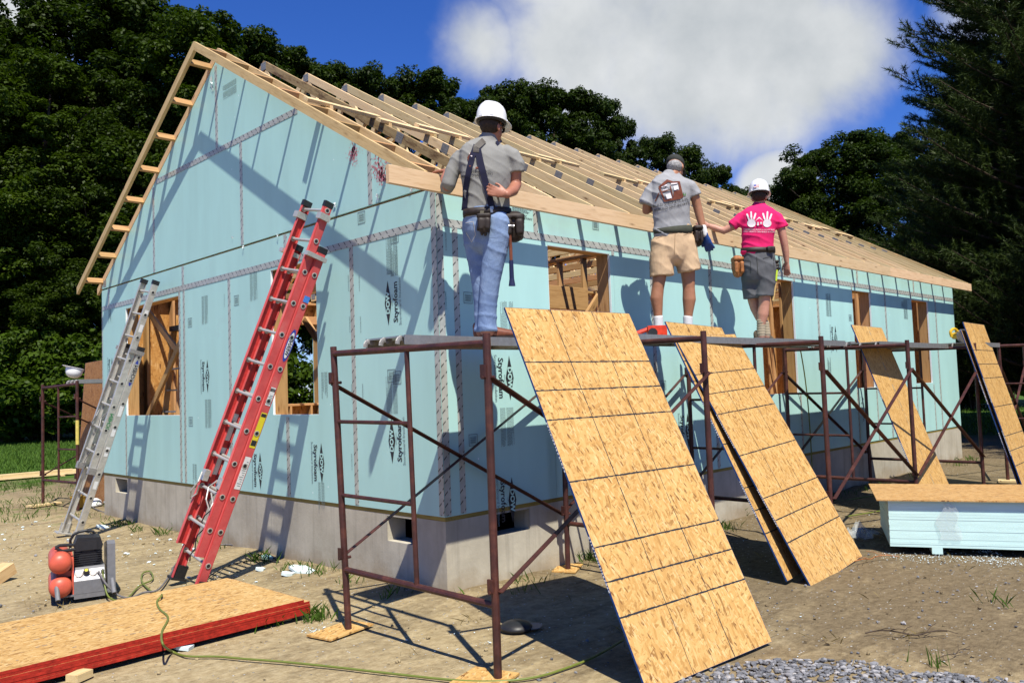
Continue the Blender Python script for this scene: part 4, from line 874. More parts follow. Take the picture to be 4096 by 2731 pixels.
for s in (-1, 1):
    obj('foot', MB().box((s*0.225-0.035, -0.07, -0.06), (s*0.225+0.035, 0.03, 0.06)).box((s*0.225-0.045, -0.09, -0.075), (s*0.225+0.045, 0.06, -0.055)).mesh('foot', BLACK), rl, RM @ Matrix.Translation((0, 0, 0.07)))
    for lo, hi in (((s*0.20-0.035, 0.048, 3.52), (s*0.20+0.035, 0.158, 3.58)), ((s*0.225-0.028, -0.058, 3.16), (s*0.225+0.028, 0.158, 3.20))): obj('guide_bracket', MB().box(lo, hi).mesh('guide_bracket', ALUL), rl, RM)
    pts = [Vector((s*0.15, 0.16, 1.00)), Vector((s*0.10, 0.19, 0.92)), Vector((s*0.15, 0.20, 0.82)), Vector((s*0.19, 0.16, 0.74)), Vector((s*0.16, 0.13, 0.80)), Vector((s*0.12, 0.16, 0.88))]
    obj('rung_lock', MB().tube(pts, 0.007, 8).box((s*0.16-0.03, 0.09, 0.93), (s*0.16+0.03, 0.14, 1.03)).mesh('rung_lock', ALUL), rl, RM)
rp = [Vector((0.02*math.sin(i*1.9), 0.06+0.02*math.cos(i*2.3), 0.95-0.06*i)) for i in range(13)]; obj('rope', MB().tube(rp, 0.006, 8).mesh('rope', RUBBER), rl, RM)

al, AM, AL_ = ladder('dull aluminium extension ladder leaning on the gable wall near its left corner', (-0.97, 6.18, 0.0), (-0.06, 5.66, 2.59+G), (0.05, -1, -0.12), (ALUL, ALUL, ALUL), [(0.03, 2.52, 0.215, -0.04, 0.22), (0.86, 3.39, 0.190, 0.045, 0.24)], dep=0.075)
for s in (-1, 1):
    obj('foot', MB().box((s*0.215-0.01, -0.07, 0.0), (s*0.215+0.01, 0.06, 0.13)).box((s*0.215-0.06, -0.10, -0.006), (s*0.215+0.06, 0.09, 0.010)).mesh('foot', ALUL), al, AM)
    for lo, hi in (((s*0.19-0.03, 0.038, 0.84), (s*0.19+0.03, 0.128, 0.92)), ((s*0.215-0.02, -0.05, 2.42), (s*0.215+0.02, 0.128, 2.47))): obj('guide_bracket', MB().box(lo, hi).mesh('guide_bracket', PLATE), al, AM)
    obj('rung_lock', MB().tube([Vector((s*0.13, 0.11, 1.62)), Vector((s*0.08, 0.14, 1.54)), Vector((s*0.13, 0.15, 1.44)), Vector((s*0.16, 0.12, 1.38))], 0.008, 8).mesh('rung_lock', PLATE), al, AM)
for z, h in ((1.15, 0.12), (1.40, 0.1), (1.68, 0.14), (0.72, 0.1), (2.2, 0.12), (2.75, 0.1), (2.95, 0.09)): decal(al, AM, 0.215+0.0062 if z < 2.4 else 0.190+0.0062, -0.004 if z < 2.4 else 0.078, z, 0.045, h, LBL, 'worn_label')
tm = text_mesh('SCHEN', 0.075, 0.002)
for z, y, x in ((2.18, -0.004, 0.2235), (1.52, 0.078, 0.1985)):
    n = 20; bb = MB(); bb.v = [(x-0.0006, y+0.03*math.cos(2*math.pi*i/n), z+0.17*math.sin(2*math.pi*i/n)) for i in range(n)]; bb.f = [tuple(range(n))]
    if y < 0: obj('blue_marking', bb.mesh('blue_marking', BLUE), al, AM); obj('badge_field', MB().box((x-0.0004, y-0.03, z-0.12), (x+0.0002, y+0.03, z+0.12)).mesh('badge_field', ALUL), al, AM)
    obj('owner_name', MB().add([(x+0.001, y - v.co.y*0.8, z+v.co.x*0.9) for v in tm.vertices], [tuple(p.vertices) for p in tm.polygons]).mesh('owner_name', GRNC if y > 0 else INK), al, AM)
rp = [Vector((0.05*math.sin(i*0.9), 0.09+0.02*math.cos(i*1.3), 1.5-0.11*i)) for i in range(12)]; obj('rope', MB().tube(rp, 0.005, 8).mesh('rope', CORD), al, AM)
# step ladder inside the left window
sl = thing('step_ladder', 'black-topped wooden step ladder seen through the left gable window', 'ladder', (0.5, 6.35, ZF))
for s in (-1, 1):
    board('rail', (0.35, 6.35+s*0.26, ZF), (0.52, 6.35+s*0.16, ZF+1.75), 0.03, 0.075, LUMO, sl, (1, 0, 0)); board('rail', (1.0, 6.35+s*0.26, ZF), (0.66, 6.35+s*0.16, ZF+1.75), 0.03, 0.05, LUMO, sl, (1, 0, 0))
for k in range(5): z = ZF+0.3+0.3*k; MB().box((0.36+0.028*k, 6.35-0.25+0.018*k, z), (0.45+0.028*k, 6.35+0.25-0.018*k, z+0.022)).build('step', ALU, sl)
MB().box((0.46, 6.35-0.19, ZF+1.75), (0.72, 6.35+0.19, ZF+1.82)).build('top_cap', BLACK, sl)

# ------------------------------------------------------------------ air compressor
ca = on_z(196, 1378); RH = Vector((CR.x, CR.y, 0)).normalized(); FH = Vector((CF.x, CF.y, 0)).normalized()
cx_ = (RH*0.87 + FH*0.50).normalized(); cy_ = Vector((-cx_.y, cx_.x, 0))
CM = Matrix.Translation((ca.x, ca.y, 0)) @ Matrix((cx_, cy_, Vector((0, 0, 1)))).transposed().to_4x4() @ Matrix.Scale(1.0, 4)
cp = thing('air_compressor', 'air compressor with twin red tanks, black motor and silver gauge panel', 'compressor', (ca.x, ca.y, 0))
def C(name, b, mat, smooth=False, par=None): return obj(name, b.mesh(name, mat, smooth), par or cp, CM)
for z in (0.335, 0.135):
    prof = [(0.001, -0.06)] + [(0.088*math.sin(a), -0.0-0.06*math.cos(a)) for a in (0.3, 0.6, 0.9, 1.2)] + [(0.088, 0.0), (0.088, 0.46)] + [(0.088*math.cos(a), 0.46+0.06*math.sin(a)) for a in (0.4, 0.8, 1.2, 1.5)]
    tk = C('tank', MB().lathe(prof, 28, Matrix.Translation((-0.185, 0.0, z)) @ Matrix.Rotation(-math.pi/2, 4, 'X')), TANK, True)
    C('weld_seam', MB().lathe([(0.0884, -0.004), (0.0895, 0.0), (0.0884, 0.004)], 28, Matrix.Translation((-0.185, 0.03, z)) @ Matrix.Rotation(-math.pi/2, 4, 'X'), False), TANK, True, tk)
C('tank_bracket', MB().box((-0.20, 0.05, 0.21), (-0.10, 0.08, 0.26)).box((-0.10, 0.02, 0.05), (-0.085, 0.42, 0.36)).box((-0.12, 0.35, 0.12), (-0.09, 0.38, 0.30)), TANK)
con = C('console', MB().prism([(0.0, 0.055), (0.0, 0.165), (0.10, 0.265), (0.34, 0.265), (0.34, 0.055)], -0.085, 0.155, Matrix(((0, 0, 1, 0), (1, 0, 0, 0), (0, 1, 0, 0), (0, 0, 0, 1)))), GREYP)
def slant(u, v, d): # on the slanted console face
    return Vector((u, 0.05+v*0.7071-d*0.7071, 0.215+v*0.7071+d*0.7071))
C('gauge_panel', MB().add([slant(-0.083, -0.066, .0015), slant(0.150, -0.066, .0015), slant(0.150, 0.045, .0015), slant(-0.083, 0.045, .0015)], [(0, 1, 2, 3)]), SILV, False, con)
nS = Vector((0, -0.7071, 0.7071))
for u in (-0.045, 0.063):
    MM = Matrix.Translation(slant(u, -0.005, 0.002)) @ nS.to_track_quat('Z', 'Y').to_matrix().to_4x4()
    C('gauge', MB().lathe([(0.030, 0), (0.030, 0.012), (0.027, 0.014), (0.026, 0.012), (0.001, 0.012)], 22, MM), plain('gauge_rim', (0.5, 0.47, 0.43), 0.35, 0.5, 0.5), True, con)
    C('gauge_dial', MB().lathe([(0.024, 0.0128), (0.001, 0.0128)], 20, MM, False), plain('gauge_face', (0.6, 0.52, 0.47), 0.4, 0.4), False, con)
MM = Matrix.Translation(slant(0.010, 0.0, 0.002)) @ nS.to_track_quat('Z', 'Y').to_matrix().to_4x4()
kb = C('regulator_knob', MB().lathe([(0.024, 0), (0.026, 0.02), (0.022, 0.045), (0.020, 0.05)], 12, MM), BLACK, False, con); C('knob_label', MB().lathe([(0.014, 0.0506), (0.001, 0.0506)], 14, MM, False), YEL, False, con)
C('outlet_valve', MB().tube([slant(0.105, -0.02, 0.0), slant(0.105, -0.02, 0.03)], 0.011, 10).tube([slant(0.135, -0.01, 0.0), slant(0.135, -0.01, 0.035)], 0.013, 10), BLACK, False, con)
C('belt_guard', MB().prism([(0.0, 0.04), (0.46, 0.04), (0.46, 0.40), (0.10, 0.47), (0.02, 0.45)], 0.172, 0.235, Matrix(((0, 0, 1, 0), (1, 0, 0, 0), (0, 1, 0, 0), (0, 0, 0, 1)))), GREYP)
mo = C('motor', MB().box((-0.06, 0.14, 0.27), (0.125, 0.36, 0.40)).tube([Vector((0.03, 0.12, 0.335)), Vector((0.03, 0.40, 0.335))], 0.075, 18).box((-0.075, 0.30, 0.28), (0.14, 0.44, 0.36)), BLACK)
for k in range(6): C('cooling_fin', MB().box((-0.078, 0.115, 0.285+0.019*k), (0.14, 0.33, 0.291+0.019*k)), BLACK, False, mo)
C('air_filter_cover', MB().prism([(-0.07, 0.40), (0.135, 0.40), (0.145, 0.44), (0.125, 0.505), (-0.055, 0.515), (-0.08, 0.45)], 0.11, 0.33, Matrix(((1, 0, 0, 0), (0, 0, 1, 0), (0, 1, 0, 0), (0, 0, 0, 1)))).box((-0.035, 0.100, 0.405), (0.10, 0.112, 0.485)), BLACK, False, mo)
C('carry_handle', MB().tube([Vector((-0.10, 0.38, 0.40)), Vector((-0.10, 0.36, 0.47)), Vector((-0.075, 0.35, 0.515)), Vector((-0.03, 0.35, 0.535)), Vector((0.03, 0.35, 0.54)), Vector((0.08, 0.35, 0.525)), Vector((0.10, 0.36, 0.48))], 0.012, 10), BLACK)
C('side_handle', MB().tube([Vector((-0.22, 0.10, 0.455)), Vector((-0.19, 0.10, 0.47)), Vector((-0.08, 0.12, 0.46)), Vector((-0.07, 0.12, 0.42)), Vector((-0.17, 0.1, 0.42)), Vector((-0.22, 0.10, 0.455))], 0.014, 10), BLACK)
for x in (-0.215, 0.205): C('lift_bar', MB().tube([Vector((x+0.0, -0.03, 0.16)), Vector((x+0.01, -0.11, 0.05))], 0.019, 14), GREYP); C('lift_bar_end', MB().tube([Vector((x+0.0101, -0.1105, 0.0495)), Vector((x+0.0102, -0.111, 0.049))], 0.014, 12), BLACK)
C('base_pan', MB().box((-0.20, 0.0, 0.045), (0.20, 0.46, 0.06)).box((-0.085, -0.002, 0.02), (0.155, 0.02, 0.056)), GREYP)
for x in (-0.22, 0.20): C('wheel', MB().tube([Vector((x, 0.40, 0.08)), Vector((x+0.03, 0.40, 0.08))], 0.08, 20), RUBBER)
for x in (-0.15, 0.12): C('rubber_foot', MB().tube([Vector((x, 0.03, 0.0)), Vector((x, 0.03, 0.046))], 0.018, 10), RUBBER)

# ------------------------------------------------------------------ hoses and cords
def smooth_path(pts, n=8):
    pts = [Vector(p) for p in pts]; out = []
    for i in range(len(pts)-1):
        p0, p1, p2, p3 = pts[max(i-1, 0)], pts[i], pts[i+1], pts[min(i+2, len(pts)-1)]
        for k in range(n):
            t = k/n; out.append(0.5*((2*p1) + (p2-p0)*t + (2*p0-5*p1+4*p2-p3)*t*t + (3*p1-p0-3*p2+p3)*t**3))
    return out + [pts[-1]]
def gz(*px, z=0.010): return [on_z(x, y, z) for x, y in px]
ZT = 0.03+6*0.0186+0.007
cpt = CM @ slant(0.135, -0.01, 0.035); cpt2 = CM @ slant(0.105, -0.02, 0.03)
hp = [cpt, cpt + Vector((0, -0.02, -0.06)), CM @ Vector((0.17, -0.12, 0.03))] + gz((285, 1378), (320, 1345), (350, 1330), (345, 1312), (328, 1316), (326, 1335), (345, 1355), (362, 1362)) + [on_z(372, 1366, ZT+0.01)] + [on_z(x, y, ZT) for x, y in ((361, 1380), (366, 1397), (386, 1418), (372, 1450), (374, 1478))] + gz((395, 1495), (430, 1506), (500, 1507), (560, 1512), (640, 1518), (760, 1530), (900, 1546), (1010, 1558), (1090, 1564), (1170, 1562), (1240, 1552), (1310, 1530), (1370, 1505), (1430, 1470))
tag(MB().tube(smooth_path(hp), 0.0075, 8).build('air_hose', HOSE, None, smooth=True), 'green air hose running from the compressor across the red-edged stack and the dirt', 'hose')
cpth = [cpt2, CM @ Vector((0.16, -0.06, 0.12)), CM @ Vector((0.25, -0.08, 0.02))] + gz((300, 1372), (330, 1360)) + gz((365, 1352), (395, 1312), (400, 1300), z=0.02) + gz((450, 1260), (520, 1250), (600, 1260), (560, 1240), (500, 1218), (430, 1208), (360, 1205), (300, 1196), (250, 1180), (220, 1168), (190, 1150))
tag(MB().tube(smooth_path(cpth), 0.0085, 8).build('power_cord', CORD, None, smooth=True), 'grey power cord lying along the foot of the gable wall', 'cord')
tag(MB().tube(smooth_path(gz((470, 1330), (520, 1300), (590, 1285), (640, 1290), (600, 1265), (560, 1252), (640, 1262), (700, 1270))), 0.006, 6).build('power_cord', RUBBER, None, smooth=True), 'thin black cord tangled behind the red ladder', 'cord')
hp = [Vector((4.55, -0.15, 2.0))] + [Vector(p) for p in ((4.6, -0.1, 1.6), (4.66, -0.08, 1.0), (4.7, -0.08, 0.5), (4.7, -0.2, 0.05))] + gz((1700, 1195), (1650, 1200), (1730, 1190))
hy = on_y(1838, 800, -0.2); tag(MB().tube(smooth_path([hy, on_y(1848, 860, -0.14), on_y(1856, 930, -0.1), on_y(1862, 1010, -0.1), on_y(1866, 1080, -0.1), Vector((on_y(1866, 1120, -0.15).x, -0.2, 0.02)), Vector((7.4, -0.7, 0.02)), Vector((6.4, -1.2, 0.02)), Vector((5.3, -1.0, 0.02))]), 0.008, 8).build('air_hose', HOSE, None, smooth=True), 'green hose hanging from the scaffold down the eave wall beside a window', 'hose')

# ------------------------------------------------------------------ small things lying about
def hard_hat_mesh(parent, M, brim_dir_front=0.30):
    """hard hat, local +y is the peak, z up, rim at z = 0"""
    b = MB(); n = 36; rows = []
    prof = [(1.0, 0.0), (1.0, 0.035), (0.97, 0.07), (0.90, 0.10), (0.78, 0.125), (0.6, 0.145), (0.38, 0.157), (0.15, 0.162), (0.0, 0.163)]
    for r, z in prof:
        for k in range(n):
            q = 2*math.pi*k/n; ridge = 0.006*math.exp(-(math.cos(q)*r/0.16)**2) if r < 0.97 else 0
            b.v.append((0.112*r*math.cos(q), 0.132*r*math.sin(q), z+ridge))
    for i in range(len(prof)-1):
        for k in range(n): b.f.append((i*n+k, i*n+(k+1) % n, (i+1)*n+(k+1) % n, (i+1)*n+k))
    shell = obj('shell', b.mesh('shell', WHITE, True), parent, M)
    b = MB()
    for ring in range(4):
        for k in range(n):
            q = 2*math.pi*k/n; ext = 0.014 + 0.050*max(0, math.sin(q))**2.2; t = (0, 1, 1, 0)[ring]; zz = (0.008, 0.0-0.25*ext*max(0, math.sin(q)), -0.004-0.25*ext*max(0, math.sin(q)), 0.002)[ring]
            b.v.append((0.112*math.cos(q)+ext*t*math.cos(q), 0.132*math.sin(q)+ext*t*math.sin(q), zz))
    for i in range(3):
        for k in range(n): b.f.append((i*n+k, i*n+(k+1) % n, (i+1)*n+(k+1) % n, (i+1)*n+k))
    obj('brim', b.mesh('brim', WHITE, True), parent, M)
    obj('suspension', MB().tube([Vector((0.098*math.cos(2*math.pi*k/24), 0.118*math.sin(2*math.pi*k/24), -0.004)) for k in range(24)], 0.012, 8, True).mesh('suspension', BLACK, True), parent, M)
    for q in (2.3, 3.9, 5.5, 0.8, 4.71): obj('rain_slot', MB().box((-0.016, -0.004, 0.012), (0.016, 0.004, 0.028)).mesh('rain_slot', WHITE), parent, M @ Matrix.Translation((0.113*math.cos(q), 0.133*math.sin(q), 0)) @ Matrix.Rotation(q-math.pi/2, 4, 'Z'))
    return shell
hh = L1[0](2.02).lerp(L1[1](2.0), 0.2) + Vector((0.35, 0, 0)); hl = on_x(172, 858, 0.18)
h1 = thing('hard_hat', 'white hard hat lying on the scaffold behind the left corner of the house', 'hard hat', hl)
hard_hat_mesh(h1, Matrix.Translation(hl + Vector((0, 0, 0.09))) @ Matrix.Rotation(math.radians(-95), 4, 'Z') @ Matrix.Rotation(math.radians(168), 4, 'X'))
ld = on_z(208, 1158, 0.02); tag(MB().lathe([(0.001, 0.10), (0.10, 0.10), (0.15, 0.07), (0.17, 0.02), (0.185, 0.0), (0.19, 0.0), (0.175, 0.03), (0.155, 0.08), (0.10, 0.115), (0.001, 0.115)], 32, Matrix.Translation((ld.x, ld.y, 0.0)), False).build('white_tub', WHITE, None, smooth=True), 'white round plastic tub lying on the ground behind the aluminium ladder', 'tub')
bc_ = on_z(180, 1165, 0); tag(MB().lathe([(0.001, 0.0), (0.10, 0.0), (0.12, 0.17), (0.125, 0.17), (0.125, 0.185), (0.001, 0.18)], 20, Matrix.Translation((bc_.x, bc_.y, 0))).build('yellow_bucket', plain('yellow_bucket_plastic', (0.42, 0.24, 0.03), 0.5, 0.4), None), 'yellow bucket half hidden by the aluminium ladder', 'bucket')
cpz = on_z(1186, 1443); b = MB(); n = 24
cm_ = Matrix.Translation((cpz.x, cpz.y, 0.0)) @ Matrix.Rotation(-0.6, 4, 'Z')
bb = thing('black_cap', 'black cap lying in the shade under the nearest scaffold bay', 'cap', (cpz.x, cpz.y, 0))
obj('crown', MB().lathe([(0.115, 0.0), (0.112, 0.02), (0.09, 0.04), (0.055, 0.052), (0.001, 0.055)], 24, cm_).mesh('crown', BLACK, True), bb); 
obj('visor', MB().prism([(0.09, -0.08), (0.15, -0.07), (0.19, 0.0), (0.15, 0.07), (0.09, 0.08)], 0.006, 0.012, cm_).mesh('visor', GREYP), bb)
for o_ in bb.children: o_.matrix_basis = WM[bb.name].inverted()
# foam scraps big enough to pick out
for k, (dx, dy, w, l, a, lb) in enumerate([(697, 1313, 0.13, 0.30, 0.3, 'long white foam scrap on the dirt right of the red ladder'), (662, 1321, 0.10, 0.12, 1.0, 'small white foam scrap beside the long one'), (420, 1487, 0.09, 0.15, 0.6, 'white foam scrap in front of the red-edged stack'), (612, 1283, 0.10, 0.11, 0.2, 'bluish foam scrap by the foot of the red ladder shadow'), (598, 1310, 0.06, 0.09, 0.9, 'foam crumb below the red ladder shadow'), (238, 1213, 0.08, 0.16, 0.4, 'foam scrap on the dirt near the foot of the aluminium ladder'), (248, 1155, 0.1, 0.14, 2.0, 'curled foam scrap by the house corner'), (352, 1205, 0.07, 0.2, 0.1, 'flat foam scrap under the aluminium ladder shadow')]):
    P = on_z(dx, dy); rr = random.Random(k); pr = [(w*(0.7+0.6*rr.random())*math.cos(t)/1.6, l*(0.7+0.6*rr.random())*math.sin(t)/1.6) for t in (0.3, 1.2, 2.1, 3.0, 3.9, 5.2)]
    M = Matrix.Translation((P.x, P.y, 0.004)) @ Matrix.Rotation(a, 4, 'Z') @ Matrix.Rotation(0.18, 4, 'X')
    tag(MB().prism(pr, 0, 0.025).build('foam_scrap', SCRAP if k != 3 else FOAM, None, M), lb, 'foam scrap', 'foam scraps on the dirt')
bx = on_z(5, 1330); M = Matrix.Translation((bx.x, bx.y, 0)) @ Matrix.Rotation(0.5, 4, 'Z') @ Matrix.Rotation(-0.35, 4, 'Y')
tag(MB().box((-0.25, -0.1, 0.02), (0.09, 0.05, 0.13)).build('wood_offcut', LUM2, None, M), 'wood offcut at the left edge level with the compressor', 'block')
# lumber lying on the grass far left
for k, (y, z, x0, x1) in enumerate([(16.6, 0.02, -4.0, 2.4), (16.45, 0.06, -3.2, 2.9), (16.3, 0.02, -0.2, 4.6), (16.7, 0.06, 0.3, 4.2), (16.5, 0.10, -3.8, 2.1)]):
    o = board('lumber_board', (x0, y, z+0.02), (x1, y-0.25, z+0.02), 0.14, 0.038, LUM, None); tag(o, ['pale board at the back of the low lumber pile on the grass', 'pale board lying on the left half of the lumber pile on the grass', 'pale board nearest the house in the lumber pile on the grass', 'pale upper board on the right half of the lumber pile on the grass', 'topmost pale board of the lumber pile on the grass'][k], 'board', 'lumber lying on the grass')
for x in (-3, 1.8, 3.9): 
    o = board('lumber_sleeper', (x, 15.9, 0.012), (x+0.2, 16.9, 0.012), 0.09, 0.025, LUM2, None); tag(o, 'short sleeper under the %s of the lumber pile on the grass' % {-3: 'left end', 1.8: 'middle', 3.9: 'right end'}[x], 'board', 'sleepers under the lumber')
# power tools on the planks
ng = on_y(1492, 775, -0.62); ng.z = ZPL+0.005
t = thing('nail_gun', 'orange and black tool lying on the plank beside the man in khaki shorts', 'tool', ng); TMx = Matrix.Translation(ng) @ Matrix.Rotation(-0.75, 4, 'Z')
obj('motor_housing', MB().box((-0.02, -0.05, 0.02), (0.16, 0.05, 0.13)).tube([Vector((0.07, -0.055, 0.075)), Vector((0.07, 0.055, 0.075))], 0.05, 16).mesh('motor_housing', ORANGE), t, TMx)
obj('handle', MB().tube([Vector((-0.01, 0, 0.10)), Vector((-0.10, 0, 0.07)), Vector((-0.17, 0, 0.04))], 0.022, 10).mesh('handle', ORANGE), t, TMx); obj('trigger_guard', MB().tube([Vector((0.02, -0.056, 0.06)), Vector((0.02, -0.07, 0.06))], 0.045, 16).box((-0.06, -0.02, 0.02), (0.0, 0.02, 0.05)).mesh('trigger_guard', BLACK), t, TMx)
sw = on_y(2213, 790, -1.35); sw.z = ZPL+0.015
t = thing('circular_saw', 'yellow circular saw standing on the plank by the rightmost leaning board', 'saw', sw); TMx = Matrix.Translation(sw) @ Matrix.Rotation(-0.5, 4, 'Z')
obj('blade_guard', MB().tube([Vector((0.0, -0.02, 0.11)), Vector((0.0, 0.02, 0.11))], 0.10, 24).mesh('blade_guard', STEEL), t, TMx); obj('motor', MB().tube([Vector((-0.03, 0.02, 0.12)), Vector((-0.03, 0.14, 0.12))], 0.05, 16).mesh('motor', YTOOL), t, TMx)
obj('handle', MB().tube(smooth_path([Vector((-0.05, 0.03, 0.17)), Vector((-0.12, 0.03, 0.22)), Vector((-0.19, 0.03, 0.18)), Vector((-0.18, 0.03, 0.10))]), 0.02, 10).mesh('handle', YTOOL), t, TMx); obj('base_plate', MB().box((-0.17, -0.06, 0.0), (0.14, 0.09, 0.006)).mesh('base_plate', STEEL), t, TMx)
# fallen twigs
def twig(dx, dy, s, rot, label, seed):
    P = on_z(dx, dy); rr = random.Random(seed); b = MB(); pts = [Vector((i*0.08*s, 0.03*math.sin(i*0.9+seed)*s, 0.012+0.02*abs(math.sin(i*0.8)))) for i in range(8)]; b.tube(smooth_path(pts, 3), 0.005*s, 6)
    for i in range(1, 7): d = Vector((0.10, rr.choice([-1, 1])*rr.uniform(0.05, 0.14), rr.uniform(0.0, 0.05)))*s; b.tube([pts[i], pts[i]+d*0.5+Vector((0, 0, .01)), pts[i]+d], 0.0025*s, 5)
    tag(b.build('twig', BARK if seed % 2 else LEATHO, None, Matrix.Translation((P.x, P.y, 0)) @ Matrix.Rotation(rot, 4, 'Z')), label, 'twig')
twig(1990, 1460, 0.9, -0.9, 'dry twig on the bare dirt in front of the foam stack', 1); twig(2060, 1280, 0.9, 2.7, 'thin bare twig at the foot of the second leaning board', 2)
twig(2150, 1518, 0.5, -0.4, 'short pale twig near the gravel', 3)

# ------------------------------------------------------------------ people
def ring_loft(b, rows, lat, n=20, cap=True, flat_end=False, sq=1.0):
    """rows: (centre, half width along lat, half depth); closed tube with rounded ends"""
    rows = [(Vector(p), ra, rb) for p, ra, rb in rows]; lat = Vector(lat).normalized(); P = []
    for i, (p, ra, rb) in enumerate(rows):
        t = (rows[min(i+1, len(rows)-1)][0] - rows[max(i-1, 0)][0]).normalized(); P.append((p, ra, rb, t))
    if cap:
        p, ra, rb, t = P[0]; q = min(ra, rb)*0.8; P = [(p-t*q*0.98, ra*0.2, rb*0.2, t), (p-t*q*0.8, ra*0.6, rb*0.6, t), (p-t*q*0.45, ra*0.88, rb*0.88, t)] + P
        p, ra, rb, t = P[-1]; q = min(ra, rb)*0.8
        if not flat_end: P = P + [(p+t*q*0.45, ra*0.88, rb*0.88, t), (p+t*q*0.8, ra*0.6, rb*0.6, t), (p+t*q*0.98, ra*0.2, rb*0.2, t)]
    base = len(b.v)
    for p, ra, rb, t in P:
        a = lat - t*lat.dot(t)
        if a.length < 0.2: a = Vector((0, 0, 1)).cross(t)
        a.normalize(); c = t.cross(a)
        for k in range(n): q = 2*math.pi*k/n; cq, sq_ = math.cos(q), math.sin(q); b.v.append(tuple(p + a*math.copysign(abs(cq)**sq, cq)*ra + c*math.copysign(abs(sq_)**sq, sq_)*rb))
    m = len(P)
    for i in range(m-1):
        for k in range(n): b.f.append((base+i*n+k, base+i*n+(k+1) % n, base+(i+1)*n+(k+1) % n, base+(i+1)*n+k))
    b.f.append(tuple(base+k for k in reversed(range(n)))); b.f.append(tuple(base+(m-1)*n+k for k in range(n)))
def limb(b, rows, n=14, flat=False): ring_loft(b, [(p, r, r) for p, r in rows], RH, n, True, flat)
def ellip(b, M, rx, ry, rz, n=16, m=10):
    base = len(b.v)
    for i in range(m+1):
        t = math.pi*(i+0.001)/(m+0.002) 
        for k in range(n): q = 2*math.pi*k/n; b.v.append(tuple(M @ Vector((rx*math.sin(t)*math.cos(q), ry*math.sin(t)*math.sin(q), rz*math.cos(t)))))
    for i in range(m):
        for k in range(n): b.f.append((base+i*n+k, base+(i+1)*n+k, base+(i+1)*n+(k+1) % n, base+i*n+(k+1) % n))
    b.f.append(tuple(base+k for k in range(n))); b.f.append(tuple(base+m*n+k for k in reversed(range(n))))
def remesh(b, name, mat, parent, vox=0.009, smooth=3, disp=None, M=None):
    me0 = b.mesh('tmp'); o = bpy.data.objects.new('tmp', me0); COL.objects.link(o)
    md = o.modifiers.new('r', 'REMESH'); md.mode = 'VOXEL'; md.voxel_size = vox; md.use_smooth_shade = True
    if smooth: sm = o.modifiers.new('s', 'SMOOTH'); sm.factor = 0.5; sm.iterations = smooth
    dg = bpy.context.evaluated_depsgraph_get(); me = bpy.data.meshes.new_from_object(o.evaluated_get(dg)); bpy.data.objects.remove(o); bpy.data.meshes.remove(me0)
    me.name = name; me.materials.clear(); me.materials.append(mat)
    if disp:
        nv = len(me.vertices); co = np.empty(nv*3); me.vertices.foreach_get('co', co); co = co.reshape(-1, 3); no = np.array([v.normal[:] for v in me.vertices])
        d = np.array([disp(Vector(c)) for c in co]); co += no*d[:, None]; me.vertices.foreach_set('co', co.ravel())
    me.polygons.foreach_set('use_smooth', [True]*len(me.polygons))
    T = WM[parent.name].translation; me.transform(Matrix.Translation(-T)); me.update()
    return link(bpy.data.objects.new(name, me), parent, Matrix.Translation(T))
def hand(b, wrist, d, thumb, curl=0.35, s=1.0, infl=0.0, spread=0.10, tcurl=0.3):
    """palm, four unequal bent fingers and a thumb leaving the side of the palm; d = pointing direction, thumb = thumb side"""
    d = Vector(d).normalized(); th = Vector(thumb); th = (th - d*th.dot(d)).normalized(); nb = d.cross(th)   # nb: towards the palm or back, curl bends along -nb*sign
    w = Vector(wrist)
    ring_loft(b, [(w - d*0.02*s, 0.026*s+infl, 0.019*s+infl), (w + d*0.02*s, 0.030*s+infl, 0.017*s+infl), (w + d*0.055*s, 0.040*s+infl, 0.015*s+infl), (w + d*0.088*s, 0.042*s+infl, 0.013*s+infl)], th, 16)
    for i, (off, L) in enumerate(((0.031, 0.070), (0.0105, 0.079), (-0.0105, 0.073), (-0.031, 0.056))):
        p = w + d*0.088*s + th*off*s; a = curl*0.6; sp = th*spread*(1.2-0.8*i); pts = [(p - d*0.012*s, 0.0098*s+infl)]
        for seg, fr in enumerate((0.45, 0.31, 0.24)):
            dd = (d*math.cos(a) + nb*math.sin(a) + sp*math.cos(a)).normalized(); p = p + dd*L*fr*s; pts.append((p, (0.0095, 0.0088, 0.0076)[seg]*s+infl)); a += curl
        limb(b, pts, 10)
    p = w + d*0.022*s + th*0.026*s; pts = [(p, 0.015*s+infl)]
    for L, ang in ((0.035, 0.75), (0.030, 0.5), (0.024, 0.5-tcurl)):
        dd = (d*math.cos(ang) + th*math.sin(ang) + nb*0.3).normalized(); p = p + dd*L*s; pts.append((p, 0.0108*s+infl))
    limb(b, pts, 10)
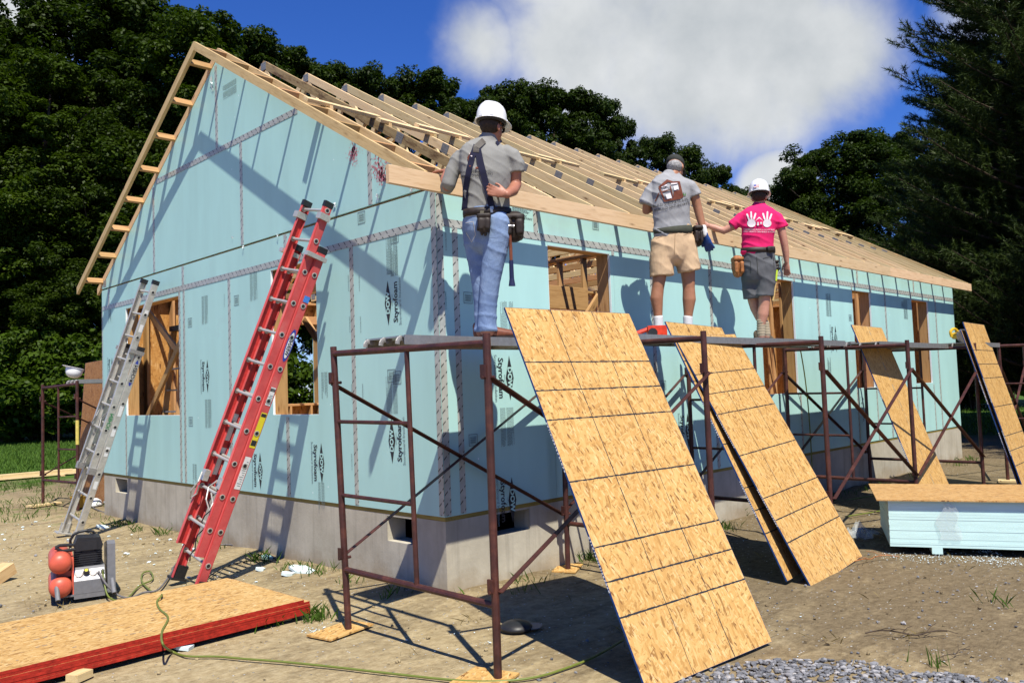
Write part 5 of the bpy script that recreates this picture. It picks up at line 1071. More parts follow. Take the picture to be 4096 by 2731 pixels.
def head(b, c, look, up, s=1.0):
    """head round centre c facing look: cranium, face, jaw, nose, brow, ears"""
    f = Vector(look).normalized(); u = Vector(up); u = (u - f*u.dot(f)).normalized(); r = f.cross(u); M = Matrix.Translation(c) @ Matrix((r, f, u)).transposed().to_4x4() @ Matrix.Scale(s, 4)
    T = Matrix.Translation
    ellip(b, M @ T((0, -0.012, 0.022)), 0.076, 0.094, 0.088); ellip(b, M @ T((0, 0.028, -0.035)), 0.060, 0.062, 0.072); ellip(b, M @ T((0, 0.050, -0.078)), 0.036, 0.036, 0.030)
    ellip(b, M @ T((0, 0.088, -0.030)) @ Matrix.Rotation(0.35, 4, 'X'), 0.012, 0.018, 0.024); ellip(b, M @ T((0, 0.074, 0.012)), 0.050, 0.014, 0.010)
    ellip(b, M @ T((0, 0.083, -0.064)), 0.022, 0.010, 0.009)
    for sx in (-1, 1): ellip(b, M @ T((sx*0.077, -0.008, -0.022)) @ Matrix.Rotation(sx*0.35, 4, 'Z'), 0.009, 0.020, 0.032)
    return M
def face_bits(M, parent):
    for sx in (-1, 1): obj('eye', (lambda bb: (ellip(bb, Matrix.Translation((sx*0.030, 0.079, -0.008)), 0.012, 0.008, 0.008), bb)[1])(MB()).mesh('eye', plain('eye_white', (0.7, 0.68, 0.64), 0.3, 0.5) if 'eye_white' not in bpy.data.materials else bpy.data.materials['eye_white'], True), parent, M)
    obj('mouth', (lambda bb: (ellip(bb, Matrix.Translation((0, 0.090, -0.066)), 0.022, 0.004, 0.003), bb)[1])(MB()).mesh('mouth', LEATH, True), parent, M)
def glasses(M, parent, name='sunglasses'):
    b = MB()
    for sx in (-1, 1):
        ellip(b, Matrix.Translation((sx*0.032, 0.094, -0.008)) @ Matrix.Rotation(-sx*0.25, 4, 'Z'), 0.030, 0.005, 0.019); b.tube([Vector((sx*0.062, 0.082, 0.0)), Vector((sx*0.080, 0.03, 0.0)), Vector((sx*0.083, -0.01, -0.002))], 0.004, 6)
    obj(name, b.mesh(name, GLASSD, True), parent, M)
def shoe(parent, heel, d, mat, sole, name, L=0.29, high=0.10):
    d = Vector((d[0], d[1], 0)).normalized(); h = Vector(heel); lt = Vector((d.y, -d.x, 0)); b = MB(); Z = Vector((0, 0, 1))
    ring_loft(b, [(h + d*0.03 + Z*0.055, 0.040, 0.050), (h + d*0.10 + Z*0.052, 0.043, 0.050), (h + d*0.17 + Z*0.045, 0.047, 0.040), (h + d*(L-0.05) + Z*0.038, 0.047, 0.031)], lt, 18); limb(b, [(h + d*0.055 + Z*0.05, 0.050), (h + d*0.055 + Z*high, 0.052)])
    o = remesh(b, name, mat, parent, 0.009, 3)
    pr = []; 
    for x, w in ((-0.01, 0.025), (0.0, 0.038), (0.05, 0.044), (0.11, 0.042), (0.18, 0.051), (L-0.06, 0.051), (L-0.02, 0.036), (L, 0.012)): pr.append((x, w))
    poly = [(x, w) for x, w in pr] + [(x, -w) for x, w in reversed(pr)]; Ms = Matrix.Translation(h) @ Matrix((d, Z.cross(d), Z)).transposed().to_4x4()
    obj('sole', MB().prism(poly, 0.0, 0.024).mesh('sole', sole), o, Ms); return o
def tree_of(o):
    me = o.data; T = WM[o.name]; return BVHTree.FromPolygons([T @ v.co for v in me.vertices], [tuple(p.vertices) for p in me.polygons])
def wrap_px(bvh, pts, off=0.004):
    """lay points given as photo pixels on a surface"""
    out = []; last = None
    for x, y in pts:
        r = ray(x, y).normalized(); loc, nrm, i, dist = bvh.ray_cast(CAM, r)
        if loc is None: loc = CAM + r*(last or 8.0)
        else: last = (loc-CAM).length; loc = loc - r*off
        out.append(loc)
    return out
def strap(bvh, path, w, mat, name, parent, off=0.006):
    """ribbon of width w (pixels) along a pixel path, lying on the surface"""
    L, R, n = [], [], len(path); fine = []
    for i in range(n-1):
        for k in range(6): t = k/6; fine.append((path[i][0]*(1-t)+path[i+1][0]*t, path[i][1]*(1-t)+path[i+1][1]*t))
    fine.append(path[-1])
    for i, (x, y) in enumerate(fine):
        a, c = fine[max(i-1, 0)], fine[min(i+1, len(fine)-1)]; tx, ty = c[0]-a[0], c[1]-a[1]; q = math.hypot(tx, ty) or 1
        L.append((x+ty/q*w/2, y-tx/q*w/2)); R.append((x-ty/q*w/2, y+tx/q*w/2))
    A = wrap_px(bvh, L, off); Bq = wrap_px(bvh, R, off); m = len(A); b = MB(); b.v = [tuple(p) for p in A+Bq]; b.f = [(i, i+1, m+i+1, m+i) for i in range(m-1)]
    return b.build(name, mat, parent, smooth=True)
def wrap_mesh(bvh, vs, fs, mat, name, parent, off=0.007):
    b = MB(); b.v = [tuple(p) for p in wrap_px(bvh, vs, off)]; b.f = fs; return b.build(name, mat, parent)
def wrap_text(bvh, s, cx, cy, size, rot, mat, parent, bold=0.0, sx=1.0):
    tm = text_mesh(s, size, bold); ca, sa = math.cos(rot), math.sin(rot)
    return wrap_mesh(bvh, [(cx + v.co.x*sx*ca + v.co.y*sa, cy + v.co.x*sx*sa - v.co.y*ca) for v in tm.vertices], [tuple(p.vertices) for p in tm.polygons], mat, 'shirt_lettering', parent)
def quadpoly(bvh, polys, mat, name, parent, off=0.008):
    b = MB(); bm = bmesh.new()
    for p in polys: bm.faces.new([bm.verts.new((x, y, 0)) for x, y in p])
    bmesh.ops.triangulate(bm, faces=bm.faces[:])
    for _ in range(2): bmesh.ops.subdivide_edges(bm, edges=[e for e in bm.edges if e.calc_length() > 3.0], cuts=1, use_grid_fill=False)
    bmesh.ops.triangulate(bm, faces=bm.faces[:]); bm.verts.index_update()
    b.v = [tuple(q) for q in wrap_px(bvh, [(v.co.x, v.co.y) for v in bm.verts], off)]; b.f = [tuple(v.index for v in f.verts) for f in bm.faces]; bm.free()
    return b.build(name, mat, parent)
def box_on(name, mat, parent, c, r, f, u, sx, sy, sz, vox=0.008, sm=3, taper=0.8):
    """soft pouch shape"""
    b = MB(); c = Vector(c); ring_loft(b, [(c + u*sz*0.5, sx*0.5, sy*0.5), (c, sx*0.52, sy*0.52), (c - u*sz*0.4, sx*0.5*taper, sy*0.5*taper)], r, 16, True, False, 0.45)
    for s_ in (-0.27, 0.27): ring_loft(b, [(c + r*sx*s_ + u*sz*0.25 - f*sy*0.5, sx*0.2, sy*0.22), (c + r*sx*s_ - u*sz*0.3 - f*sy*0.5, sx*0.18, sy*0.2)], r, 14, True, False, 0.5)
    ring_loft(b, [(c + u*sz*0.42 - f*sy*0.1, sx*0.56, sy*0.62), (c + u*sz*0.62 - f*sy*0.1, sx*0.54, sy*0.58)], r, 16, False, False, 0.45); return remesh(b, name, mat, parent, vox, 2)
def torso_rows(P, U, rows, k=1.0, add=0.0): return [(P(x, y, dd), hw*U*k+add, dep*k+add) for x, y, hw, dep, dd in rows]
def folds(seed, amp, dirv, freq=26.0):
    """creases of cloth: sharp wandering ridges along one direction, stronger in places"""
    d = Vector(dirv).normalized()
    def f(c):
        q = noise.noise(c*2.6 + Vector((seed, 0, 0)))*2.2 + noise.noise(c*7.0 + Vector((seed, 3, 1)))*0.5; w = max(0.0, min(1.0, 0.5 + 1.4*noise.noise(c*3.4 + Vector((0, seed, 4)))))
        r = 1 - abs(math.sin(c.dot(d)*freq*1.9 + q)); return amp*(r**2.2 - 0.3)*(0.15 + 0.85*w) + amp*0.18*noise.noise(c*19.0)
    return f
UPV = Vector((0, 0, 1))
def side(a): a = math.radians(a); r = RH*math.cos(a) + FH*math.sin(a); return r, Vector((-r.y, r.x, 0))

# ---- man in jeans at the left end of the plank
def man_jeans():
    d0 = 6.34; P = lambda x, y, dd=0.0: at_depth(x, y, d0+dd); U = KP/FPX*d0; r, f = side(18)
    base = P(1115, 776); base.z = ZPL-0.03
    t = thing('person', 'man in white hard hat, grey shirt, dark suspenders and blue jeans holding the fascia board', 'person', base)
    rows = [(1121, 322, 24, .07, 0), (1119, 332, 44, .085, 0), (1118, 345, 60, .105, 0), (1117, 365, 64, .122, -.01), (1117, 400, 61, .128, -.02), (1117, 440, 55, .122, -.01), (1119, 480, 54, .118, 0), (1120, 500, 54, .118, 0)]
    hips = [(1119, 478, 53, .12, 0), (1119, 505, 54, .13, 0), (1119, 535, 52, .13, 0), (1117, 560, 40, .11, 0)]
    legL = [(1090, 510, .100), (1092, 545, .100), (1098, 595, .086), (1104, 645, .074), (1108, 700, .066), (1110, 745, .068), (1109, 763, .073)]; legR = [(1146, 510, .104), (1142, 548, .104), (1134, 595, .090), (1126, 645, .078), (1121, 700, .069), (1119, 742, .074), (1120, 761, .079)]
    # skin
    b = MB(); hc = P(1130, 293, 0.0); look = (RH*0.62 + FH*0.80 - UPV*0.05)
    HM = head(b, hc, look, UPV); limb(b, [(P(1126, 300), .058), (P(1122, 330), .062), (P(1120, 345), .065)])
    ring_loft(b, torso_rows(P, U, rows[3:], 0.8), r); ring_loft(b, torso_rows(P, U, hips, 0.88), r)
    for lg, dd in ((legL, .05), (legR, -.05)): limb(b, [(P(x, y, dd), q*0.75) for x, y, q in lg])
    hw = on_y(1019, 404, -0.262); hw.z = 2.755+G+0.012
    limb(b, [(P(1062, 362, .02), .034), (P(1038, 398, 0.0), .042), (P(1028, 428, -.01), .046), (hw.lerp(P(1028, 428, -.01), 0.45), .042), (hw - Vector((0.0, 0.05, -0.005)), .030)])
    hand(b, hw - Vector((0, 0.045, -0.012)), Vector((-0.25, 0.95, 0.05)), RH, 0.5)
    limb(b, [(P(1168, 366), .036), (P(1184, 396, .02), .050), (P(1184, 426, .03), .046), (P(1178, 438, -.06), .044), (P(1163, 447, -.155), .031)])
    hand(b, P(1163, 447, -.155), -RH*0.9 + UPV*0.25 - FH*0.1, UPV, -0.32, 1.0)
    body = remesh(b, 'body', SKIN1, t, 0.0075, 2); face_bits(HM, t); glasses(HM, t)
    hb = MB(); ellip(hb, HM @ Matrix.Translation((0, -0.022, 0.016)), 0.0795, 0.092, 0.088); remesh(hb, 'hair', HAIRB, t, 0.008, 1)
    # shirt
    b = MB(); ring_loft(b, torso_rows(P, U, rows, 1.0), r, 24)
    limb(b, [(P(1072, 350), .052), (P(1053, 365), .061), (P(1039, 395), .060), (P(1030, 424, -.01), .056), (P(1026, 431, .03), .056)]); limb(b, [(P(1160, 348), .054), (P(1177, 359), .065), (P(1186, 377, .01), .068), (P(1187, 396, .015), .064)], 18, True)
    limb(b, [(P(1124, 312), .064), (P(1121, 326), .075)])
    sh = remesh(b, 'shirt', TEE, t, 0.009, 4, folds(2.0, 0.0075, RH*0.8 + UPV, 20.0)); bv = tree_of(sh)
    # jeans
    b = MB(); ring_loft(b, torso_rows(P, U, hips, 1.0), r, 24)
    for lg, dd in ((legL, .055), (legR, -.055)): limb(b, [(P(x, y, dd), q) for x, y, q in lg], 18, True)
    je = remesh(b, 'jeans', DENIM, t, 0.009, 3, folds(5.0, 0.0065, UPV + RH*0.35, 17.0)); jv = tree_of(je)
    for path in ([(1069, 512), (1087, 509)], [(1087, 509), (1092, 540)], [(1092, 540), (1083, 556)], [(1071, 535), (1083, 556)], [(1068, 497), (1090, 496), (1104, 499)]): strap(jv, path, 1.1, plain('jeans_stitching', (0.50, 0.48, 0.45), 0.8, 0.2) if 'jeans_stitching' not in bpy.data.materials else bpy.data.materials['jeans_stitching'], 'stitching', je, 0.003)
    # belt, suspenders, pouches
    b = MB(); ring_loft(b, [(P(1119, 481), 57*U, .131), (P(1119.5, 489), 58*U, .134), (P(1120, 498), 57.5*U, .133)], r, 30, False); belt = b.build('tool_belt', LEATHD, t, smooth=True)
    bbv = tree_of(belt); quadpoly(bbv, [[(1103, 484), (1112, 484), (1110, 497), (1101, 497)]], plain('belt_loop', (0.16, 0.14, 0.09), 0.5, 0.4), 'belt_buckle', t)
    strap(bv, [(1094, 333), (1086, 355), (1077, 390), (1070, 430), (1068, 465), (1066, 484)], 13, NAVY, 'suspender', t, 0.012); strap(bv, [(1096, 336), (1104, 375), (1113, 410), (1122, 445), (1131, 478)], 15, NAVY, 'suspender', t, 0.012)
    strap(bv, [(1112, 322), (1103, 330), (1094, 338), (1093, 350)], 14, LEATHD, 'suspender_yoke', t, 0.015); strap(bv, [(1129, 474), (1131, 488)], 8, STEEL, 'suspender_clip', t, 0.018); strap(bv, [(1152, 322), (1140, 330)], 9, NAVY, 'suspender', t, 0.012)
    # shirt print: small framed house and two lines of lettering
    quadpoly(bv, [[(1073, 362), (1083, 346), (1086, 349), (1077, 364)], [(1077, 364), (1083, 388), (1080, 389), (1073, 362)], [(1104, 372), (1112, 389), (1107, 391), (1100, 376)], [(1092, 384), (1104, 382), (1104, 386), (1092, 388)]], BROWNP, 'shirt_print', sh); quadpoly(bv, [[(1078, 352), (1086, 350), (1085, 353), (1078, 355)], [(1079, 358), (1086, 356), (1086, 359), (1080, 361)]], WPRINT, 'shirt_print', sh); quadpoly(bv, [[(1104, 384), (1105, 374), (1107, 384)], [(1107, 384), (1110, 377), (1110, 385)]], GREENP, 'shirt_print', sh)
    wrap_text(bv, 'BUILD WEDNESDAYS,', 1092, 395, 7.5, -0.05, INK, sh); wrap_text(bv, 'REBUILD SATURDAYS', 1096, 403, 7.5, -0.10, INK, sh)
    fr = -FH
    box_on('glove', LEATHD, t, P(1112, 515, -.165), RH, FH, UPV, .10, .05, .13); 
    for dx, l in ((-14, 16), (-5, 26), (3, 28), (10, 20)): gl = MB(); limb(gl, [(P(1112+dx*.7, 512, -.17), .016), (P(1112+dx, 512+l, -.165), .013)], 10); remesh(gl, 'glove_finger', LEATHD, t, 0.007, 1)
    pc = box_on('tool_pouch', LEATHD, t, P(1180, 525, -.02), RH, FH, UPV, .16, .14, .16); box_on('tool_pouch', LEATHD, t, P(1192, 530, .02), RH, FH, UPV, .08, .12, .13)
    MB().tube([P(1170, 505, -.05), P(1171, 520, -.05)], 0.011, 8).build('red_pencil', plain('red_paint', (0.5, 0.01, 0.02), 0.4, 0.4), t)
    MB().tube([P(1170, 528, -.1), P(1173, 570, -.09), P(1174, 600, -.09)], 0.013, 10).build('hammer_handle', LEATH, t); MB().tube([P(1174, 598, -.09), P(1175.5, 640, -.085), P(1176, 652, -.085), P(1176, 657, -.085)], [0.016, 0.018, 0.024, 0.026], 12).build('hammer_grip', plain('navy_grip', (0.015, 0.02, 0.07), 0.6, 0.3), t)
    MB().tube(smooth_path([P(1146, 526, -.12), P(1158, 520, -.12), P(1170, 519, -.11), P(1180, 520, -.1)], 4), [0.006]*4+[0.010]*4+[0.012]*4+[0.014], 10).build('hammer_head', STEEL, t)
    # boots and hat
    hR = P(1107, 774, -.05); hR.z = ZPL-0.03; shoe(t, hR, RH*0.96 + FH*0.25, LEATH, LEATHD, 'boot', 0.30, 0.12); hL = P(1094, 772, .06); hL.z = ZPL-0.03; shoe(t, hL, RH*0.4 + FH*0.9, LEATH, LEATHD, 'boot', 0.30, 0.12)
    hard_hat_mesh(t, HM @ Matrix.Translation((0, -0.006, 0.038)) @ Matrix.Rotation(-0.04, 4, 'X') @ Matrix.Scale(0.98, 4))
man_jeans()

# ---- man in khaki shorts
def man_khaki():
    d0 = 8.12; P = lambda x, y, dd=0.0: at_depth(x, y, d0+dd); U = KP/FPX*d0; r, f = side(12); zf = ZPL+0.025-0.01
    base = P(1548, 778); base.z = zf
    t = thing('person', 'man in dark cap, grey shirt and khaki shorts with a gloved right hand', 'person', base)
    rows = [(1543, 401, 22, .065, .02), (1542, 410, 38, .085, .02), (1542, 424, 47, .11, .0), (1541, 445, 47, .122, -.01), (1541, 475, 44, .12, -.01), (1543, 505, 43, .115, 0), (1545, 527, 45, .119, 0), (1545, 541, 46, .123, 0)]
    hips = [(1546, 520, 43, .117, 0), (1548, 545, 45, .128, 0), (1549, 568, 47, .132, 0), (1549, 588, 46, .125, 0)]
    sL = [(1522, 555, .112), (1520, 585, .117), (1520, 612, .118), (1521, 634, .120)]; sR = [(1573, 555, .112), (1577, 585, .114), (1580, 608, .116), (1583, 624, .116)]
    kL = [(1520, 590, .085), (1514, 640, .066), (1511, 662, .060), (1508, 685, .064), (1511, 715, .047), (1512, 735, .040), (1512, 760, .045)]; kR = [(1577, 590, .085), (1581, 640, .066), (1582, 662, .060), (1583, 688, .066), (1581, 718, .047), (1580, 738, .040), (1580, 764, .045)]
    b = MB(); hc = P(1552, 386, .05); look = (FH*0.80 + RH*0.55 - UPV*0.55); HM = head(b, hc, look, UPV + FH*0.3)
    limb(b, [(P(1549, 392, .03), .056), (P(1545, 408, .01), .062), (P(1543, 418, .0), .066)]); ring_loft(b, torso_rows(P, U, rows[3:], 0.8), r); ring_loft(b, torso_rows(P, U, hips, 0.88), r)
    for lg, dd in ((kL, -.02), (kR, .03)): limb(b, [(P(x, y, dd), q) for x, y, q in lg], 18)
    limb(b, [(P(1506, 434), .034), (P(1487, 462, .01), .046), (P(1485, 484, .04), .045), (P(1492, 480, .16), .040), (P(1505, 474, .27), .028)]); hand(b, P(1505, 474, .27), FH*0.8 + RH*0.6, UPV, 0.4)
    limb(b, [(P(1582, 433), .034), (P(1596, 452, .01), .048), (P(1602, 476, .02), .044), (P(1608, 500, 0.02), .041), (P(1617, 533, .0), .029)])
    body = remesh(b, 'body', SKIN2, t, 0.0085, 2); face_bits(HM, t); glasses(HM, t, 'glasses')
    gb = MB(); limb(gb, [(P(1614, 522), .036), (P(1616, 529), .035), (P(1619, 540), .033)]); gl = remesh(gb, 'glove_cuff', SOCKW, t, 0.0075, 1)
    gb = MB(); hand(gb, P(1619.5, 540, -.004), -UPV*0.95 + RH*0.28 + FH*0.1, -RH*0.8 + FH*0.6, 0.26, 1.05, 0.003, 0.16); remesh(gb, 'glove', plain('blue_rubber', (0.012, 0.05, 0.20), 0.45, 0.4), t, 0.0075, 1)
    hb = MB(); ellip(hb, HM @ Matrix.Translation((0, -0.030, -0.014)), 0.0785, 0.082, 0.062); remesh(hb, 'hair', HAIRG, t, 0.008, 1, lambda c: 0.002*noise.noise(c*60))
    cb = MB(); ellip(cb, HM @ Matrix.Translation((0, -0.012, 0.056)), 0.090, 0.110, 0.072); cap = remesh(cb, 'cap', CAPM, t, 0.008, 1)
    obj('cap_visor', MB().prism([(-0.07, 0.07), (-0.062, 0.13), (-0.03, 0.165), (0.03, 0.165), (0.062, 0.13), (0.07, 0.07)], 0.0, 0.006, Matrix.Translation((0, 0, 0.028)) @ Matrix.Rotation(-0.22, 4, 'X')).mesh('cap_visor', CAPM), t, HM)
    obj('cap_strap', MB().tube([HM @ Vector((0.03, -0.103, 0.04)), HM @ Vector((0.0, -0.106, 0.034)), HM @ Vector((-0.03, -0.103, 0.04))], 0.004, 6).mesh('cap_strap', LBL), t)
    b = MB(); ring_loft(b, torso_rows(P, U, rows, 1.02), r, 24)
    limb(b, [(P(1516, 421), .050), (P(1500, 431), .062), (P(1489, 452), .071), (P(1483, 471), .076)], 18, True); limb(b, [(P(1571, 419), .050), (P(1586, 428), .062), (P(1593, 441, .01), .068), (P(1597, 451, .01), .073)], 18, True)
    sh = remesh(b, 'shirt', TEE2, t, 0.010, 4, folds(9.0, 0.0145, UPV*0.8 + RH*0.6, 15.0)); bv = tree_of(sh)
    b = MB(); ring_loft(b, torso_rows(P, U, hips, 1.0), r, 24)
    for lg, dd in ((sL, -.01), (sR, .02)): limb(b, [(P(x, y, dd), q) for x, y, q in lg], 18, True)
    so = remesh(b, 'shorts', KHAKI, t, 0.010, 4, folds(12.0, 0.014, UPV*0.6 + RH*0.7, 12.0)); sv = tree_of(so)
    for path in ([(1570, 540), (1592, 533)], [(1506, 548), (1524, 541)], [(1551, 530), (1549, 585)]): strap(sv, path, 1.3, plain('khaki_seam', (0.36, 0.23, 0.13), 0.8, 0.2) if 'khaki_seam' not in bpy.data.materials else bpy.data.materials['khaki_seam'], 'seam', so, 0.003)
    b = MB(); ring_loft(b, [(P(1545, 523), 46.5*U, .127), (P(1546, 531), 47*U, .130), (P(1546, 539), 46.5*U, .129)], (r + UPV*0.22), 30, False); b.build('tool_belt', plain('olive_webbing', (0.055, 0.058, 0.042), 0.8, 0.2), t, smooth=True)
    box_on('tool_pouch', LEATHD, t, P(1602, 545, .02), RH, FH, UPV, .09, .13, .17)
    for lg, dd in ((kL, -.02), (kR, .03)):
        b = MB(); a = P(lg[5][0], 728, dd); c = P(lg[6][0], 758, dd); limb(b, [(a, .048), (a.lerp(c, .5), .047), (c, .049)]); remesh(b, 'sock', SOCKW, t, 0.008, 2)
    for x, dd, dr in ((1512, -.05, FH*0.9 - RH*0.1), (1580, 0.0, FH*0.9 + RH*0.3)): hl = P(x, 772, dd); hl.z = zf; shoe(t, hl, dr, BLACK, RUBBER, 'shoe', 0.29, 0.075)
    A = lambda pts: [pts]
    quadpoly(bv, [[(1512, 429), (1532, 412), (1538, 414), (1546, 417), (1562, 416), (1561, 420), (1544, 421), (1535, 418), (1517, 432)], [(1512, 429), (1517, 432), (1529, 462), (1525, 464)], [(1525, 464), (1529, 459), (1562, 452), (1564, 457)], [(1538, 428), (1540, 426), (1548, 456), (1546, 458)], [(1558, 420), (1562, 418), (1570, 452), (1565, 456)], [(1547, 440), (1562, 436), (1566, 454), (1548, 458)], [(1513, 442), (1515, 443), (1506, 463), (1504, 462)], [(1520, 440), (1540, 435), (1540, 437), (1521, 442)]], BROWNP, 'shirt_print', sh)
    quadpoly(bv, [[(1519, 429), (1531, 424), (1532, 426), (1520, 431)], [(1541, 421), (1556, 420), (1556, 422), (1542, 424)], [(1547, 428), (1557, 425), (1559, 434), (1549, 437)], [(1522, 436), (1534, 433), (1534, 435), (1523, 438)], [(1529, 447), (1540, 443), (1543, 454), (1532, 458)]], WPRINT, 'shirt_print', sh, 0.011); quadpoly(bv, [[(1569, 449), (1570, 441), (1572, 449)], [(1572, 449), (1575, 442), (1575, 450)]], GREENP, 'shirt_print', sh)
    wrap_text(bv, 'BUILD WEDNESDAYS,', 1541, 466, 8.6, -0.20, INK, sh); wrap_text(bv, 'REBUILD SATURDAYS', 1543, 475, 8.6, -0.22, INK, sh)
man_khaki()

# ---- man in the pink shirt
def man_pink():
    d0 = 9.36; P = lambda x, y, dd=0.0: at_depth(x, y, d0+dd); U = KP/FPX*d0; r, f = side(3); zf = ZPL+0.025
    base = P(1748, 783); base.z = zf
    t = thing('person', 'man in white hard hat, bright pink shirt and grey shorts reaching left', 'person', base)
    rows = [(1744, 471, 16, .062, 0), (1744, 478, 30, .085, 0), (1744, 490, 43, .11, 0), (1743, 508, 41, .122, -.01), (1741, 535, 37, .12, -.01), (1740, 560, 36, .115, 0), (1740, 577, 38, .118, 0), (1740, 582, 38, .118, 0)]
    hips = [(1742, 572, 37, .118, 0), (1742, 595, 39, .13, 0), (1742, 620, 39, .135, 0), (1742, 636, 36, .12, 0)]
    sL = [(1724, 610, .110), (1725, 640, .112), (1727, 665, .108), (1729, 686, .106)]; sR = [(1760, 610, .112), (1759, 640, .110), (1757, 662, .106), (1756, 680, .106)]
    kL = [(1726, 640, .085), (1730, 690, .062), (1735, 708, .058), (1745, 728, .055), (1757, 752, .040), (1760, 772, .045)]; kR = [(1758, 640, .085), (1756, 685, .064), (1755, 702, .060), (1752, 722, .064), (1748, 748, .042), (1748, 772, .046)]
    b = MB(); hc = P(1744, 452, .0); look = (FH*0.93 + RH*0.38 - UPV*0.10); HM = head(b, hc, look, UPV)
    limb(b, [(P(1744, 458), .056), (P(1744, 474), .060), (P(1744, 484), .064)]); ring_loft(b, torso_rows(P, U, rows[3:], 0.8), r); ring_loft(b, torso_rows(P, U, hips, 0.88), r)
    for lg, dd in ((kL, .10), (kR, -.04)): limb(b, [(P(x, y, dd), q) for x, y, q in lg], 18)
    limb(b, [(P(1708, 503), .036), (P(1681, 521, .02), .048), (P(1662, 530, .04), .045), (P(1645, 525, .06), .041), (P(1629, 519, .08), .028)]); hand(b, P(1629, 519, .08), -RH*0.95 + UPV*0.05 + FH*0.3, UPV, 0.2)
    limb(b, [(P(1780, 504), .036), (P(1794, 525, .0), .049), (P(1800, 552, .0), .044), (P(1804, 575, 0.01), .040), (P(1807, 602, .02), .028)]); hand(b, P(1807, 602, .02), -UPV*0.98 + FH*0.15, FH*0.7 - RH*0.7, 0.28)
    remesh(b, 'body', SKIN3, t, 0.009, 2); face_bits(HM, t); glasses(HM, t, 'glasses')
    hb = MB(); ellip(hb, HM @ Matrix.Translation((0, -0.022, 0.012)), 0.0795, 0.090, 0.084); remesh(hb, 'hair', HAIRB, t, 0.008, 1)
    hard_hat_mesh(t, HM @ Matrix.Translation((0, -0.004, 0.036)) @ Matrix.Rotation(-0.02, 4, 'X') @ Matrix.Scale(1.0, 4))
    # small flag decal on the back of the hat
    FM = HM @ Matrix.Translation((-0.012, -0.137, 0.085)) @ Matrix.Rotation(-0.28, 4, 'X')
    for k in range(5): obj('flag_stripe', MB().box((-0.03, -0.001, -0.018+0.0078*k), (0.03, 0.001, -0.0145+0.0078*k)).mesh('flag_stripe', TANK), t, FM)
    obj('flag_field', MB().box((-0.031, -0.0008, -0.019), (0.031, 0.0004, 0.019)).mesh('flag_field', LBL), t, FM); obj('flag_canton', MB().box((-0.03, -0.0016, 0.0), (-0.004, 0.001, 0.0185)).mesh('flag_canton', BLUE), t, FM)
    b = MB(); ring_loft(b, torso_rows(P, U, rows, 1.02), r, 24)
    limb(b, [(P(1718, 492), .052), (P(1702, 500), .062), (P(1689, 513, .01), .066), (P(1681, 520, .015), .068)], 18, True); limb(b, [(P(1770, 491), .052), (P(1786, 501), .062), (P(1793, 515), .070), (P(1796, 524), .073)], 18, True)
    sh = remesh(b, 'shirt', PINK, t, 0.011, 4, folds(21.0, 0.0105, UPV*0.8 + RH*0.3, 14.0)); bv = tree_of(sh)
    b = MB(); ring_loft(b, torso_rows(P, U, hips, 1.0), r, 24)
    for lg, dd in ((sL, .06), (sR, -.03)): limb(b, [(P(x, y, dd), q) for x, y, q in lg], 18, True)
    so = remesh(b, 'shorts', GSHORT, t, 0.011, 4, folds(31.0, 0.014, UPV*0.7 + RH*0.4, 12.0)); sv = tree_of(so)
    for path in ([(1752, 594), (1776, 588), (1778, 612)], [(1706, 598), (1724, 600), (1724, 628)], [(1738, 590), (1741, 630)]): strap(sv, path, 1.2, CAPM, 'seam', so, 0.003)
    b = MB(); ring_loft(b, [(P(1741, 570), 39.5*U, .128), (P(1741, 576), 40*U, .131), (P(1741, 581), 39.5*U, .130)], (r + UPV*0.06), 30, False); b.build('tool_belt', LEATHD, t, smooth=True)
    box_on('tool_pouch', LEATHO, t, P(1694, 615, .03), RH, FH, UPV, .12, .13, .19); box_on('tool_pouch', LEATHD, t, P(1780, 615, .04), RH, FH, UPV, .06, .11, .13); box_on('phone_case', LEATHD, t, P(1770, 573, -.12), RH, FH, UPV, .09, .04, .05)
    MB().tube([P(1784, 632, -.06), P(1779, 668, -.05), P(1775, 690, -.05)], [0.012, 0.012, 0.014], 10).build('hammer_handle', WOODH, t); MB().tube([P(1784, 620, -.065), P(1782, 645, -.065)], 0.014, 10).build('hammer_collar', FLUO, t); MB().tube([P(1779, 616, -.07), P(1786, 614, -.07), P(1792, 618, -.07)], 0.013, 10).build('hammer_head', BLACK, t)
    for lg, dd, n in ((kL, .10, 4), (kR, -.04, 4)):
        b = MB(); a = P(lg[n][0], 736 if dd < 0 else 742, dd); c = P(lg[n+1][0], 768, dd); limb(b, [(a, .050), (a.lerp(c, .3), .047), (a.lerp(c, .6), .049), (c, .050)]); remesh(b, 'sock', SOCKB, t, 0.009, 1, lambda c: 0.003*math.sin(c.z*210))
    for x, dd, dr in ((1742, -.06, RH*0.25 + FH*0.95), (1757, .08, RH*0.5 + FH*0.85)): hl = P(x, 780, dd); hl.z = zf; shoe(t, hl, dr, SUEDE, RUBBER, 'shoe', 0.29, 0.09)
    # print: two white hand prints, a little house, two lines of lettering
    polys = []
